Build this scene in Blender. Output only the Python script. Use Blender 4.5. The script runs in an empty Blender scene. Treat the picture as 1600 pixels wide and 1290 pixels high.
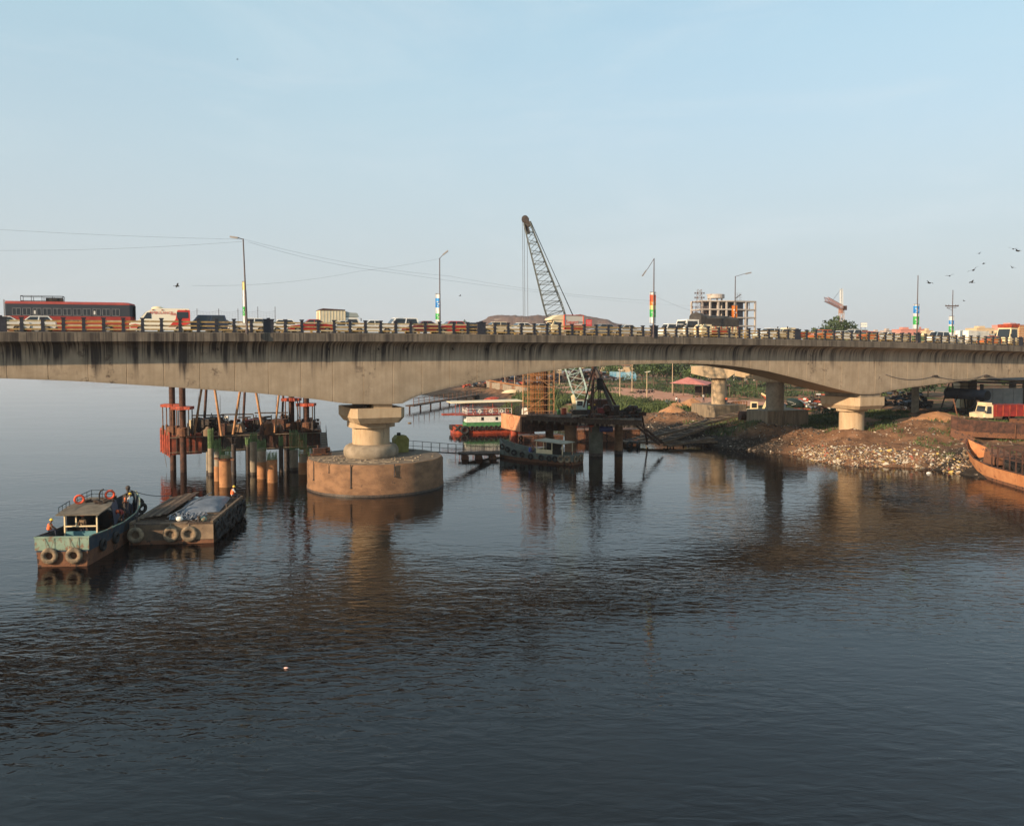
import bpy, math, random
import numpy as np
from mathutils import Vector, Matrix, noise
R = math.radians
random.seed(7)
rng = np.random.default_rng(7)
scn = bpy.context.scene
COL = scn.collection

# ------------------------------------------------------------------ camera
FPX, CAMH, HPX = 1280.0, 15.0, 545.0          # focal length in pixels of the 1600 px wide photo, eye height, horizon row
PITCH = math.atan((600 - HPX) / FPX)
cam_d = bpy.data.cameras.new('camera')
cam = bpy.data.objects.new('camera', cam_d); COL.objects.link(cam)
cam_d.sensor_width = 36.0; cam_d.lens = 36.0 * FPX / 1600
cam_d.shift_y = -45.0 / 1600
cam_d.clip_start = 0.5; cam_d.clip_end = 12000
cam.location = (0, 0, CAMH)
cam.rotation_euler = (math.pi / 2 - PITCH, 0, 0)
scn.camera = cam
# ------------------------------------------------------------------ sky, sun, exposure
SUN_AZ = (-0.75, -0.66)                        # horizontal direction towards the sun
SUN_EL = R(18)
world = bpy.data.worlds.new('World'); scn.world = world; world.use_nodes = True
wn = world.node_tree; bg = wn.nodes['Background']
sky = wn.nodes.new('ShaderNodeTexSky'); sky.sky_type = 'NISHITA'; sky.sun_disc = False
sky.sun_elevation = SUN_EL
sky.sun_rotation = math.atan2(SUN_AZ[0], SUN_AZ[1])
sky.altitude = 0; sky.air_density = 1.0; sky.dust_density = 1.0; sky.ozone_density = 1.6
# thin high haze with faint streaks veils the whole dome evenly
wtc = wn.nodes.new('ShaderNodeTexCoord'); wmp = wn.nodes.new('ShaderNodeMapping'); wmp.inputs['Scale'].default_value = (1, 1, 3.2)
wnz = wn.nodes.new('ShaderNodeTexNoise'); wnz.inputs['Scale'].default_value = 1.6; wnz.inputs['Detail'].default_value = 5; wnz.inputs['Roughness'].default_value = .55
wmr = wn.nodes.new('ShaderNodeMapRange'); wmr.inputs[1].default_value = .3; wmr.inputs[2].default_value = .7; wmr.inputs[3].default_value = .48; wmr.inputs[4].default_value = .62
wmx = wn.nodes.new('ShaderNodeMix'); wmx.data_type = 'RGBA'; wmx.inputs[7].default_value = (3.15, 4.5, 4.8, 1)
wn.links.new(wtc.outputs['Generated'], wmp.inputs[0]); wn.links.new(wmp.outputs[0], wnz.inputs['Vector']); wn.links.new(wnz.outputs['Fac'], wmr.inputs[0])
wn.links.new(wmr.outputs[0], wmx.inputs[0]); wn.links.new(sky.outputs[0], wmx.inputs[6])
# the haze layer seen edge on: the whole horizon pales to grey, all the way round
wsp = wn.nodes.new('ShaderNodeSeparateXYZ'); wn.links.new(wtc.outputs['Generated'], wsp.inputs[0])
whz = wn.nodes.new('ShaderNodeMapRange'); whz.interpolation_type = 'SMOOTHSTEP'; whz.inputs[1].default_value = -.02; whz.inputs[2].default_value = .44; whz.inputs[3].default_value = .92; whz.inputs[4].default_value = 0
wn.links.new(wsp.outputs[2], whz.inputs[0])
wm2 = wn.nodes.new('ShaderNodeMix'); wm2.data_type = 'RGBA'; wm2.inputs[7].default_value = (3.08, 3.28, 3.42, 1)
wn.links.new(whz.outputs[0], wm2.inputs[0]); wn.links.new(wmx.outputs[2], wm2.inputs[6])
wcp = wn.nodes.new('ShaderNodeMapping'); wcp.inputs['Scale'].default_value = (1.5, 1.5, 5.5); wcp.inputs['Rotation'].default_value = (.25, .1, .4); wn.links.new(wtc.outputs['Generated'], wcp.inputs[0])
wcn = wn.nodes.new('ShaderNodeTexNoise'); wcn.inputs['Scale'].default_value = 1.7; wcn.inputs['Detail'].default_value = 8; wcn.inputs['Roughness'].default_value = .6; wcn.inputs['Distortion'].default_value = .6; wn.links.new(wcp.outputs[0], wcn.inputs['Vector'])
wcr = wn.nodes.new('ShaderNodeMapRange'); wcr.interpolation_type = 'SMOOTHSTEP'; wcr.inputs[1].default_value = .46; wcr.inputs[2].default_value = .74; wcr.inputs[3].default_value = 0; wcr.inputs[4].default_value = .24; wn.links.new(wcn.outputs['Fac'], wcr.inputs[0])
wm3 = wn.nodes.new('ShaderNodeMix'); wm3.data_type = 'RGBA'; wm3.inputs[7].default_value = (4.1, 4.5, 4.7, 1)
wn.links.new(wcr.outputs[0], wm3.inputs[0]); wn.links.new(wm2.outputs[2], wm3.inputs[6]); wn.links.new(wm3.outputs[2], bg.inputs[0]); bg.inputs[1].default_value = 0.112
sd = bpy.data.lights.new('sun', 'SUN'); sun = bpy.data.objects.new('sun', sd); COL.objects.link(sun)
sd.energy = 4.7; sd.angle = R(0.6); sd.color = (1.0, 0.745, 0.49)
sv = Vector((SUN_AZ[0], SUN_AZ[1], 0)).normalized() * math.cos(SUN_EL) + Vector((0, 0, math.sin(SUN_EL)))
sun.rotation_euler = sv.to_track_quat('Z', 'Y').to_euler(); sun.location = (-60, -60, 60)
scn.view_settings.view_transform = 'Standard'; scn.view_settings.look = 'None'
scn.view_settings.exposure = 0.76; scn.view_settings.gamma = 1.0; scn.view_settings.use_curve_mapping = False

# ------------------------------------------------------------------ helpers
def ray(x, y):
    cx, cy = (x - 800) / FPX, (600 - y) / FPX
    c, s = math.cos(PITCH), math.sin(PITCH)
    return Vector((cx, c + cy * s, cy * c - s))
def at(x, y, Y):
    d = ray(x, y); t = Y / d.y
    return Vector((d.x * t, Y, CAMH + d.z * t))
def onz(x, y, z):
    d = ray(x, y); t = (z - CAMH) / d.z
    return Vector((d.x * t, d.y * t, z))
def zpix(y, Y):
    return at(800, y, Y).z
def xpix(x, Y, y=600):
    return at(x, y, Y).x

class MB:
    def __init__(s): s.v = []; s.f = []; s.m = []; s.cm = 0; s.uv = None
    def add(s, vs, fs):
        b = len(s.v); s.v.extend([tuple(p) for p in vs])
        for f in fs: s.f.append(tuple(i + b for i in f)); s.m.append(s.cm)
        return s
    def box(s, a, b):
        x0, y0, z0 = a; x1, y1, z1 = b
        return s.add([(x0,y0,z0),(x1,y0,z0),(x1,y1,z0),(x0,y1,z0),(x0,y0,z1),(x1,y0,z1),(x1,y1,z1),(x0,y1,z1)],
              [(0,3,2,1),(4,5,6,7),(0,1,5,4),(1,2,6,5),(2,3,7,6),(3,0,4,7)])
    def cbox(s, c, sz, rz=0, M=None):
        hx, hy, hz = sz[0]/2, sz[1]/2, sz[2]/2
        Q = M if M is not None else Matrix.Rotation(rz, 3, 'Z')
        vs = [Q @ Vector((i*hx, j*hy, k*hz)) + Vector(c) for k in (-1,1) for (i,j) in ((-1,-1),(1,-1),(1,1),(-1,1))]
        return s.add(vs, [(0,3,2,1),(4,5,6,7),(0,1,5,4),(1,2,6,5),(2,3,7,6),(3,0,4,7)])
    def beam(s, p0, p1, w, h, up=(0,0,1)):
        p0, p1 = Vector(p0), Vector(p1); d = (p1 - p0)
        if d.length < 1e-6: return s
        d.normalize(); up = Vector(up)
        if abs(d.dot(up)) > .98: up = Vector((0, 1, 0))
        a = d.cross(up).normalized() * w / 2; b = a.cross(d).normalized() * h / 2
        vs = [p0-a-b, p0+a-b, p0+a+b, p0-a+b, p1-a-b, p1+a-b, p1+a+b, p1-a+b]
        return s.add(vs, [(0,1,2,3),(7,6,5,4),(0,4,5,1),(1,5,6,2),(2,6,7,3),(3,7,4,0)])
    def tube(s, p0, p1, r0, r1=None, n=8, caps=True):
        r1 = r0 if r1 is None else r1
        p0, p1 = Vector(p0), Vector(p1); d = p1 - p0
        if d.length < 1e-6: return s
        d.normalize(); up = Vector((0,0,1)) if abs(d.z) < .95 else Vector((1,0,0))
        a = d.cross(up).normalized(); b = d.cross(a)
        vs = []
        for p, r in ((p0, r0), (p1, r1)):
            for i in range(n):
                t = 2*math.pi*i/n; vs.append(p + a*math.cos(t)*r + b*math.sin(t)*r)
        fs = [(i, (i+1) % n, n + (i+1) % n, n + i) for i in range(n)]
        if caps: fs += [tuple(range(n))[::-1], tuple(range(n, 2*n))]
        return s.add(vs, fs)
    def path(s, pts, r, n=6):
        for a, b in zip(pts[:-1], pts[1:]): s.tube(a, b, r, n=n, caps=True)
        return s
    def lathe(s, c, prof, n=32, cap=True):
        vs = [(c[0]+r*math.cos(2*math.pi*i/n), c[1]+r*math.sin(2*math.pi*i/n), c[2]+z) for r, z in prof for i in range(n)]
        fs = [(k*n+i, k*n+(i+1) % n, (k+1)*n+(i+1) % n, (k+1)*n+i) for k in range(len(prof)-1) for i in range(n)]
        if cap: fs += [tuple(range(n))[::-1], tuple((len(prof)-1)*n+i for i in range(n))]
        return s.add(vs, fs)
    def prism(s, poly, z0, z1):
        n = len(poly)
        vs = [(p[0], p[1], z0) for p in poly] + [(p[0], p[1], z1) for p in poly]
        return s.add(vs, [tuple(range(n))[::-1], tuple(range(n, 2*n))] + [(i, (i+1) % n, n+(i+1) % n, n+i) for i in range(n)])
    def side(s, poly, y0, y1, inset=None):
        """side profile (x,z) extruded in y; inset(z) narrows the width"""
        n = len(poly); g = inset or (lambda z: 0)
        vs = [(p[0], y0 + g(p[1]), p[1]) for p in poly] + [(p[0], y1 - g(p[1]), p[1]) for p in poly]
        return s.add(vs, [tuple(range(n)), tuple(range(n, 2*n))[::-1]] + [(i, n+i, n+(i+1) % n, (i+1) % n) for i in range(n)])
    def loft(s, rings, closed=True, caps=True):
        n = len(rings[0]); vs = [p for r in rings for p in r]; m = n if closed else n-1
        fs = [(k*n+i, k*n+(i+1) % n, (k+1)*n+(i+1) % n, (k+1)*n+i) for k in range(len(rings)-1) for i in range(m)]
        if caps: fs += [tuple(range(n))[::-1], tuple((len(rings)-1)*n+i for i in range(n))]
        return s.add(vs, fs)
    def torus(s, c, axis, Rr, r, n=18, m=8, sq=1.0):
        axis = Vector(axis).normalized(); up = Vector((0,0,1)) if abs(axis.z) < .9 else Vector((1,0,0))
        a = axis.cross(up).normalized(); b = axis.cross(a); c = Vector(c); vs = []
        for i in range(n):
            t = 2*math.pi*i/n; e = a*math.cos(t) + b*math.sin(t)
            for j in range(m):
                q = 2*math.pi*j/m; vs.append(c + e*(Rr + r*math.cos(q)) + axis*r*sq*math.sin(q))
        return s.add(vs, [(i*m+j, ((i+1) % n)*m+j, ((i+1) % n)*m+(j+1) % m, i*m+(j+1) % m) for i in range(n) for j in range(m)])
    def ball(s, c, r, n=10, m=7, sc=(1,1,1)):
        vs = [(c[0], c[1], c[2]-r*sc[2])]
        for j in range(1, m):
            q = math.pi*j/m - math.pi/2
            for i in range(n):
                t = 2*math.pi*i/n; vs.append((c[0]+r*sc[0]*math.cos(q)*math.cos(t), c[1]+r*sc[1]*math.cos(q)*math.sin(t), c[2]+r*sc[2]*math.sin(q)))
        vs.append((c[0], c[1], c[2]+r*sc[2])); L = len(vs)-1
        fs = [(0, 1+(i+1) % n, 1+i) for i in range(n)] + [(L, 1+(m-2)*n+i, 1+(m-2)*n+(i+1) % n) for i in range(n)]
        fs += [(1+k*n+i, 1+k*n+(i+1) % n, 1+(k+1)*n+(i+1) % n, 1+(k+1)*n+i) for k in range(m-2) for i in range(n)]
        return s.add(vs, fs)
    def mesh(s, name, mats, off=(0,0,0), smooth=False):
        me = bpy.data.meshes.new(name)
        o = Vector(off)
        me.from_pydata([(p[0]-o.x, p[1]-o.y, p[2]-o.z) for p in s.v], [], s.f)
        for m in (mats if isinstance(mats, (list, tuple)) else [mats]): me.materials.append(m)
        if max(s.m, default=0) > 0: me.polygons.foreach_set('material_index', s.m)
        if s.uv:
            ul = me.uv_layers.new(name='UVMap'); li = np.empty(len(me.loops), dtype=np.int32); me.loops.foreach_get('vertex_index', li)
            ul.data.foreach_set('uv', np.array(s.uv, dtype=np.float32)[li].ravel())
        if smooth:
            me.polygons.foreach_set('use_smooth', [True]*len(me.polygons))
            try: me.set_sharp_from_angle(angle=R(40))
            except Exception: pass
        me.update(); return me

def props(o, label=None, cat=None, group=None, kind=None):
    if label: o['label'] = label
    if cat: o['category'] = cat
    if group: o['group'] = group
    if kind: o['kind'] = kind
    return o
def link(name, data, parent=None, loc=(0,0,0), rot=(0,0,0), sc=None):
    o = bpy.data.objects.new(name, data); COL.objects.link(o)
    o.location = loc; o.rotation_euler = rot
    if sc is not None: o.scale = sc if hasattr(sc, '__len__') else (sc, sc, sc)
    if parent: o.parent = parent
    return o
def thing(name, label, cat, loc=(0,0,0), rz=0, group=None, sc=None):
    o = link(name, None, None, loc, (0,0,rz), sc); o.empty_display_size = .3
    return props(o, label, cat, group)
def part(parent, name, mb, mats, off=(0,0,0), smooth=False, label=None, kind=None):
    """a mesh child; off = the point the coordinates are measured against (thing location when built in world coordinates)"""
    o = link(name, mb.mesh(name, mats, off, smooth), parent)
    return props(o, label, None, None, kind)
def solo(name, mb, mats, label=None, cat=None, group=None, kind=None, smooth=False, origin=(0,0,0)):
    o = link(name, mb.mesh(name, mats, origin, smooth), None, origin)
    return props(o, label, cat, group, kind)
def kids(o): return [c for c in bpy.data.objects if c.parent == o]
KID = {}
def copy_tree(o, parent=None, childmap=None):
    if childmap is None:
        childmap = {}
        for c in bpy.data.objects:
            if c.parent: childmap.setdefault(c.parent.name, []).append(c)
    c = o.copy(); COL.objects.link(c); c.parent = parent
    for ch in childmap.get(o.name, []): copy_tree(ch, c, childmap)
    return c

# ------------------------------------------------------------------ materials
MATS = {}
def mat(name, col, col2=None, scale=1.2, rough=.8, metal=0., bump=0., bscale=12, spots=None, stretch=(1,1,1), spec=.35, detail=5, lo=.38, hi=.62):
    if name in MATS: return MATS[name]
    m = bpy.data.materials.new(name); m.use_nodes = True; t = m.node_tree; b = t.nodes['Principled BSDF']
    MATS[name] = m
    b.inputs['Roughness'].default_value = rough; b.inputs['Metallic'].default_value = metal
    b.inputs['Specular IOR Level'].default_value = spec
    b.inputs['Base Color'].default_value = (*col, 1)
    if col2 is None and not bump and not spots: return m
    tc = t.nodes.new('ShaderNodeTexCoord'); mp = t.nodes.new('ShaderNodeMapping'); mp.inputs['Scale'].default_value = stretch
    t.links.new(tc.outputs['Object'], mp.inputs[0])
    out = None
    if col2 is not None:
        n = t.nodes.new('ShaderNodeTexNoise'); n.inputs['Scale'].default_value = scale; n.inputs['Detail'].default_value = detail
        n.inputs['Roughness'].default_value = .62
        r = t.nodes.new('ShaderNodeValToRGB'); r.color_ramp.elements[0].position = lo; r.color_ramp.elements[1].position = hi
        r.color_ramp.elements[0].color = (*col, 1); r.color_ramp.elements[1].color = (*col2, 1)
        t.links.new(mp.outputs[0], n.inputs['Vector']); t.links.new(n.outputs['Fac'], r.inputs[0]); out = r.outputs[0]
    if spots:
        sc, ssc, thr = spots
        n = t.nodes.new('ShaderNodeTexNoise'); n.inputs['Scale'].default_value = ssc; n.inputs['Detail'].default_value = 8; n.inputs['Roughness'].default_value = .7
        r = t.nodes.new('ShaderNodeValToRGB'); r.color_ramp.elements[0].position = thr; r.color_ramp.elements[1].position = thr + .06
        mx = t.nodes.new('ShaderNodeMix'); mx.data_type = 'RGBA'
        t.links.new(mp.outputs[0], n.inputs['Vector']); t.links.new(n.outputs['Fac'], r.inputs[0]); t.links.new(r.outputs[0], mx.inputs[0])
        if out: t.links.new(out, mx.inputs[6])
        else: mx.inputs[6].default_value = (*col, 1)
        mx.inputs[7].default_value = (*sc, 1); out = mx.outputs[2]
    if out: t.links.new(out, b.inputs['Base Color'])
    if bump:
        n = t.nodes.new('ShaderNodeTexNoise'); n.inputs['Scale'].default_value = bscale; n.inputs['Detail'].default_value = 6
        bp = t.nodes.new('ShaderNodeBump'); bp.inputs['Strength'].default_value = 1; bp.inputs['Distance'].default_value = bump
        t.links.new(mp.outputs[0], n.inputs['Vector']); t.links.new(n.outputs['Fac'], bp.inputs['Height']); t.links.new(bp.outputs[0], b.inputs['Normal'])
    return m

def concrete_stained(name, c1, c2, stain, amount=1.0):
    """concrete whose UV is (metres along, metres below the deck); drip stains start at the top and fade downwards"""
    m = bpy.data.materials.new(name); m.use_nodes = True; t = m.node_tree; N = t.nodes; L = t.links; b = N['Principled BSDF']
    b.inputs['Roughness'].default_value = .85; b.inputs['Specular IOR Level'].default_value = .25
    tc = N.new('ShaderNodeTexCoord'); sep = N.new('ShaderNodeSeparateXYZ'); L.new(tc.outputs['UV'], sep.inputs[0])
    def noise_(sx, sy, scale, det=4, rgh=.6):
        mp = N.new('ShaderNodeMapping'); mp.inputs['Scale'].default_value = (sx, sy, 1); L.new(tc.outputs['UV'], mp.inputs[0])
        n = N.new('ShaderNodeTexNoise'); n.inputs['Scale'].default_value = scale; n.inputs['Detail'].default_value = det; n.inputs['Roughness'].default_value = rgh
        L.new(mp.outputs[0], n.inputs['Vector']); return n.outputs['Fac']
    def ramp(src, a, b_, ca=(0,0,0), cb=(1,1,1)):
        r = N.new('ShaderNodeValToRGB'); r.color_ramp.elements[0].position = a; r.color_ramp.elements[1].position = b_
        r.color_ramp.elements[0].color = (*ca, 1); r.color_ramp.elements[1].color = (*cb, 1); L.new(src, r.inputs[0]); return r.outputs[0]
    def mix(f, a, b_):
        x = N.new('ShaderNodeMix'); x.data_type = 'RGBA'; L.new(f, x.inputs[0])
        for s_, i in ((a, 6), (b_, 7)):
            if isinstance(s_, tuple): x.inputs[i].default_value = (*s_, 1)
            else: L.new(s_, x.inputs[i])
        return x.outputs[2]
    def math_(op, a, b_=None, cl=False, c_=None):
        x = N.new('ShaderNodeMath'); x.operation = op; x.use_clamp = cl
        for s_, i in ((a, 0), (b_, 1), (c_, 2)):
            if s_ is None: continue
            if isinstance(s_, (int, float)): x.inputs[i].default_value = s_
            else: L.new(s_, x.inputs[i])
        return x.outputs[0]
    base = ramp(noise_(1, 1, .55, 6), .35, .68, c1, c2)
    # vertical brushing of the cast faces
    v = ramp(noise_(1, .06, 2.6, 3), .35, .7)
    base = mix(math_('MULTIPLY', v, .35), base, tuple(c*.62 for c in c1))
    # drips: broad and narrow, reach down by a length that varies along the bridge
    reach = math_('MULTIPLY_ADD', noise_(.9, .0, .35, 4, .75), 13.0, c_=-3.2)
    dn = math_('SUBTRACT', 1.0, math_('DIVIDE', sep.outputs[1], reach), True)
    d1 = ramp(noise_(1, .02, .95, 5, .75), .45, .58)
    d2 = ramp(noise_(1, .03, 3.4, 4, .65), .52, .62)
    old = N.new('ShaderNodeMapRange'); L.new(sep.outputs[0], old.inputs[0]); old.inputs[1].default_value = 14; old.inputs[2].default_value = -6; old.inputs[3].default_value = .0; old.inputs[4].default_value = .65
    dr = math_('MAXIMUM', d1, math_('MULTIPLY', d2, .8))
    reach_m = ramp(dn, .0, .5)
    patch = ramp(noise_(1, .0, .12, 2), .34, .52)
    f = math_('MULTIPLY', math_('MULTIPLY', dr, reach_m), math_('MULTIPLY', math_('ADD', math_('MULTIPLY_ADD', patch, .65, c_=.30), old.outputs[0]), amount), True)
    base = mix(f, base, stain)
    # blotches low on the web
    bl = ramp(noise_(1, 1, .9, 9, .78), .54, .62)
    bl = math_('MULTIPLY', bl, ramp(noise_(1, .4, .16, 2), .5, .62))
    base = mix(math_('MULTIPLY', bl, .85), base, (stain[0]*1.3, stain[1]*1.15, stain[2]*1.05))
    L.new(base, b.inputs['Base Color'])
    n = N.new('ShaderNodeTexNoise'); n.inputs['Scale'].default_value = 5; n.inputs['Detail'].default_value = 8; L.new(tc.outputs['Object'], n.inputs['Vector'])
    bp = N.new('ShaderNodeBump'); bp.inputs['Strength'].default_value = .6; bp.inputs['Distance'].default_value = .02
    L.new(n.outputs['Fac'], bp.inputs['Height']); L.new(bp.outputs[0], b.inputs['Normal'])
    return m

M = dict(
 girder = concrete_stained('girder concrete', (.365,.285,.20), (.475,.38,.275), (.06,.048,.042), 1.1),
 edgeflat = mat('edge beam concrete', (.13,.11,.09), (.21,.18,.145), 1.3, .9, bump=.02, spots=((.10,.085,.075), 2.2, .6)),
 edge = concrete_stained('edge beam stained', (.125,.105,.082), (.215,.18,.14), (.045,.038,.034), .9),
 asphalt = mat('asphalt', (.05,.05,.052), (.07,.068,.066), 2, .9),
 rail = mat('ochre rail paint', (.27,.17,.055), (.40,.27,.11), 3, .6, spots=((.22,.15,.08), 5, .62)),
 post = mat('dark post paint', (.018,.020,.030), (.035,.036,.045), 4, .5),
 pier = mat('pier concrete', (.38,.275,.17), (.45,.34,.22), 1.1, .85, bump=.015, spots=((.20,.15,.10), 1.5, .60), stretch=(1.6,1.6,.4)),
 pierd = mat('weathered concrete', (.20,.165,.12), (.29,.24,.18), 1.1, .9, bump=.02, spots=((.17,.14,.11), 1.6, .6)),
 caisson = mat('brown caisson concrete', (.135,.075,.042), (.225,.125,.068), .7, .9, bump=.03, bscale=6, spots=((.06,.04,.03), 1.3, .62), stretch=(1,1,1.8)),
 wetline = mat('wet dark band', (.03,.025,.022), (.07,.05,.038), 3, .5),
 rust = mat('rust', (.10,.045,.026), (.20,.088,.044), 1.6, .85, bump=.01, spots=((.035,.022,.018), 1.6, .53)),
 rustd = mat('dark rust', (.035,.020,.016), (.095,.042,.028), 1.8, .85, bump=.01),
 darksteel = mat('dark steel', (.028,.024,.024), (.06,.045,.038), 2.5, .7),
 black = mat('black rubber', (.012,.012,.013), (.025,.024,.023), 4, .75),
 tyretan = mat('muddy tyre rubber', (.09,.07,.05), (.26,.19,.12), 3, .9),
 orange = mat('orange red paint', (.40,.065,.028), (.19,.038,.023), 2, .55, spots=((.14,.05,.03), 3, .62)),
 redp = mat('red paint', (.25,.025,.02), (.14,.018,.016), 1.5, .5),
 white = mat('white paint', (.74,.72,.66), (.58,.56,.50), 2, .5, spots=((.30,.24,.18), 3, .66)),
 cream = mat('cream paint', (.72,.60,.38), (.62,.50,.32), 1.5, .5),
 glass = mat('dark glass', (.02,.024,.028), None, rough=.08, spec=.6),
 bluehull = mat('navy hull paint', (.012,.030,.052), (.035,.055,.07), 1.4, .6, spots=((.08,.05,.035), 1.7, .55)),
 teal = mat('faded aqua paint', (.13,.205,.16), (.20,.27,.21), 1.4, .65, spots=((.16,.10,.06), 2.0, .53)),
 cyan = mat('cyan panel paint', (.06,.17,.20), (.10,.23,.25), 2, .6),
 greenp = mat('green paint', (.035,.14,.055), (.07,.20,.075), 2, .6),
 wood = mat('weathered wood', (.09,.062,.042), (.17,.12,.08), 2.2, .9, bump=.01, stretch=(6,1,1)),
 woodd = mat('dark wood', (.032,.022,.017), (.08,.05,.034), 2.2, .9, bump=.01, stretch=(5,1,1)),
 tarp = mat('grey blue tarpaulin', (.10,.12,.15), (.15,.17,.205), 1.2, .55, bump=.05, bscale=2),
 tarpd = mat('dark olive tarpaulin', (.035,.033,.032), (.06,.055,.05), 1.5, .8, bump=.05, bscale=3),
 rope = mat('rope', (.20,.17,.13), None, rough=.9),
 wire = mat('wire', (.10,.10,.11), None, rough=.7),
 cranebl = mat('pale grey green steel', (.045,.058,.058), (.09,.10,.095), 2, .6),
 cranecy = mat('pale aqua steel', (.33,.46,.46), (.40,.52,.50), 2, .6),
 rebargreen = mat('green coated rebar', (.075,.14,.055), (.13,.21,.08), 2, .7),
 rebarrust = mat('rusty rebar', (.20,.08,.028), (.33,.14,.045), 1.5, .8),
 scaff = mat('scaffold tube', (.26,.12,.055), (.42,.22,.10), 1.5, .7),
 steelpole = mat('galvanised pole', (.20,.19,.19), (.27,.26,.25), 2, .5, metal=.3),
 poled = mat('brown lamp pole', (.06,.05,.055), (.10,.075,.07), 2, .6),
 skin = mat('skin', (.16,.085,.05), None, rough=.6),
 vest = mat('orange safety vest', (.85,.16,.04), (.70,.12,.04), 5, .7),
 vestg = mat('lime safety vest', (.45,.72,.10), None, rough=.7),
 helmet = mat('yellow helmet', (.80,.50,.05), None, rough=.35),
 shirt = mat('pale shirt', (.50,.52,.52), None, rough=.85),
 cloth = mat('dark trousers', (.03,.035,.055), None, rough=.9),
 khaki = mat('brown cloth', (.16,.11,.07), None, rough=.9),
 hair = mat('black hair', (.01,.01,.01), None, rough=.6),
 leaf = mat('leaves', (.030,.060,.018), (.075,.115,.034), .35, .7, detail=3),
 leafd = mat('dark leaves', (.022,.042,.018), (.050,.075,.028), .35, .75, detail=3),
 leafy = mat('grass green leaves', (.035,.060,.016), (.080,.105,.034), .5, .75, detail=3),
 trunk = mat('bark', (.08,.055,.04), (.13,.095,.065), 3, .9),
 hillm = mat('landfill soil', (.085,.058,.052), (.14,.095,.08), .05, .95, spots=((.20,.155,.13), .09, .58), bump=1.2, bscale=.12, detail=10),
 rubber = mat('pipe paint', (.045,.055,.08), (.065,.075,.10), 1, .6),
)

# ================================================================== WATER
def water_material():
    m = bpy.data.materials.new('river water'); m.use_nodes = True; t = m.node_tree; N = t.nodes; L = t.links; b = N['Principled BSDF']
    b.inputs['Base Color'].default_value = (.0035, .003, .0035, 1); b.inputs['Roughness'].default_value = .03; b.inputs['IOR'].default_value = 1.30
    tc = N.new('ShaderNodeTexCoord')
    def nz(scale, det, rot=0, st=(1,1,1), rgh=.5, dist=0):
        mp = N.new('ShaderNodeMapping'); mp.inputs['Scale'].default_value = st; mp.inputs['Rotation'].default_value = (0,0,rot); L.new(tc.outputs['Object'], mp.inputs[0])
        n = N.new('ShaderNodeTexNoise'); n.inputs['Scale'].default_value = scale; n.inputs['Detail'].default_value = det
        n.inputs['Roughness'].default_value = rgh; n.inputs['Distortion'].default_value = dist
        L.new(mp.outputs[0], n.inputs['Vector']); return n.outputs['Fac']
    def rmp(src, a, b_, lo=0., hi=1.):
        r = N.new('ShaderNodeMapRange'); r.interpolation_type = 'SMOOTHSTEP'; L.new(src, r.inputs[0])
        for i, v in enumerate((a, b_, lo, hi)): r.inputs[i+1].default_value = v
        return r.outputs[0]
    def mul(a, b_):
        x = N.new('ShaderNodeMath'); x.operation = 'MULTIPLY'
        for s_, i in ((a, 0), (b_, 1)):
            if isinstance(s_, (int, float)): x.inputs[i].default_value = s_
            else: L.new(s_, x.inputs[i])
        return x.outputs[0]
    def add(a, b_):
        x = N.new('ShaderNodeMath'); x.operation = 'ADD'; L.new(a, x.inputs[0]); L.new(b_, x.inputs[1]); return x.outputs[0]
    sep = N.new('ShaderNodeSeparateXYZ'); L.new(tc.outputs['Object'], sep.inputs[0])
    # wind reaches the open water on this side of the bridge; the lee beyond it is calmer
    calm = rmp(sep.outputs[1], 45, 130, 1.0, .36)
    patch = rmp(nz(.035, 3, .3, (1, 2.2, 1)), .36, .62, .45, 1.15)
    rip = nz(1.6, 3, .30, (.6, 1.3, 1), .5, .5)
    chop = nz(.62, 2, .5, (.6, 1.3, 1), .5, .5)
    fine = nz(6.5, 2, .2, (.8, 1.2, 1))
    h = add(add(mul(rip, .038), mul(chop, .042)), mul(fine, .002))
    h = mul(h, mul(calm, patch))
    bp = N.new('ShaderNodeBump'); bp.inputs['Strength'].default_value = 1; bp.inputs['Distance'].default_value = 1.0
    L.new(h, bp.inputs['Height']); L.new(bp.outputs[0], b.inputs['Normal'])
    return m
M['water'] = water_material()
mb = MB(); mb.add([(-2500,-250,0),(2500,-250,0),(2500,5000,0),(-2500,5000,0)], [(0,1,2,3)])
solo('water', mb, M['water'], 'dark rippled river water', kind='structure')

# ================================================================== LAND
SHORE = [onz(*p, 0) for p in ((640,612),(700,618),(745,624),(800,640),(850,655),(930,668),(1000,680),(1060,692),(1130,700),(1200,706),(1252,712),(1278,721),(1330,728),(1400,729),(1450,732),(1510,742),(1540,748),(1600,762))]
SH = [(-420.,640.),(-160.,470.),(-80.,360.)] + [(p.x, p.y) for p in SHORE] + [(62.,78.),(80.,60.),(150.,40.),(400.,20.)]
SHa = np.array(SH)
def shore_dist(X, Y):
    """signed distance, positive on land"""
    P = np.stack([X, Y], -1); best = np.full(X.shape, 1e9); sgn = np.ones(X.shape)
    for a, b in zip(SHa[:-1], SHa[1:]):
        ab = b - a; t = np.clip(((P - a) @ ab) / (ab @ ab), 0, 1); q = a + t[..., None]*ab
        dv = P - q; d = np.hypot(dv[...,0], dv[...,1]); s = ab[0]*dv[...,1] - ab[1]*dv[...,0]
        m = d < best; best = np.where(m, d, best); sgn = np.where(m, np.sign(s), sgn)
    return best*sgn
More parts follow.
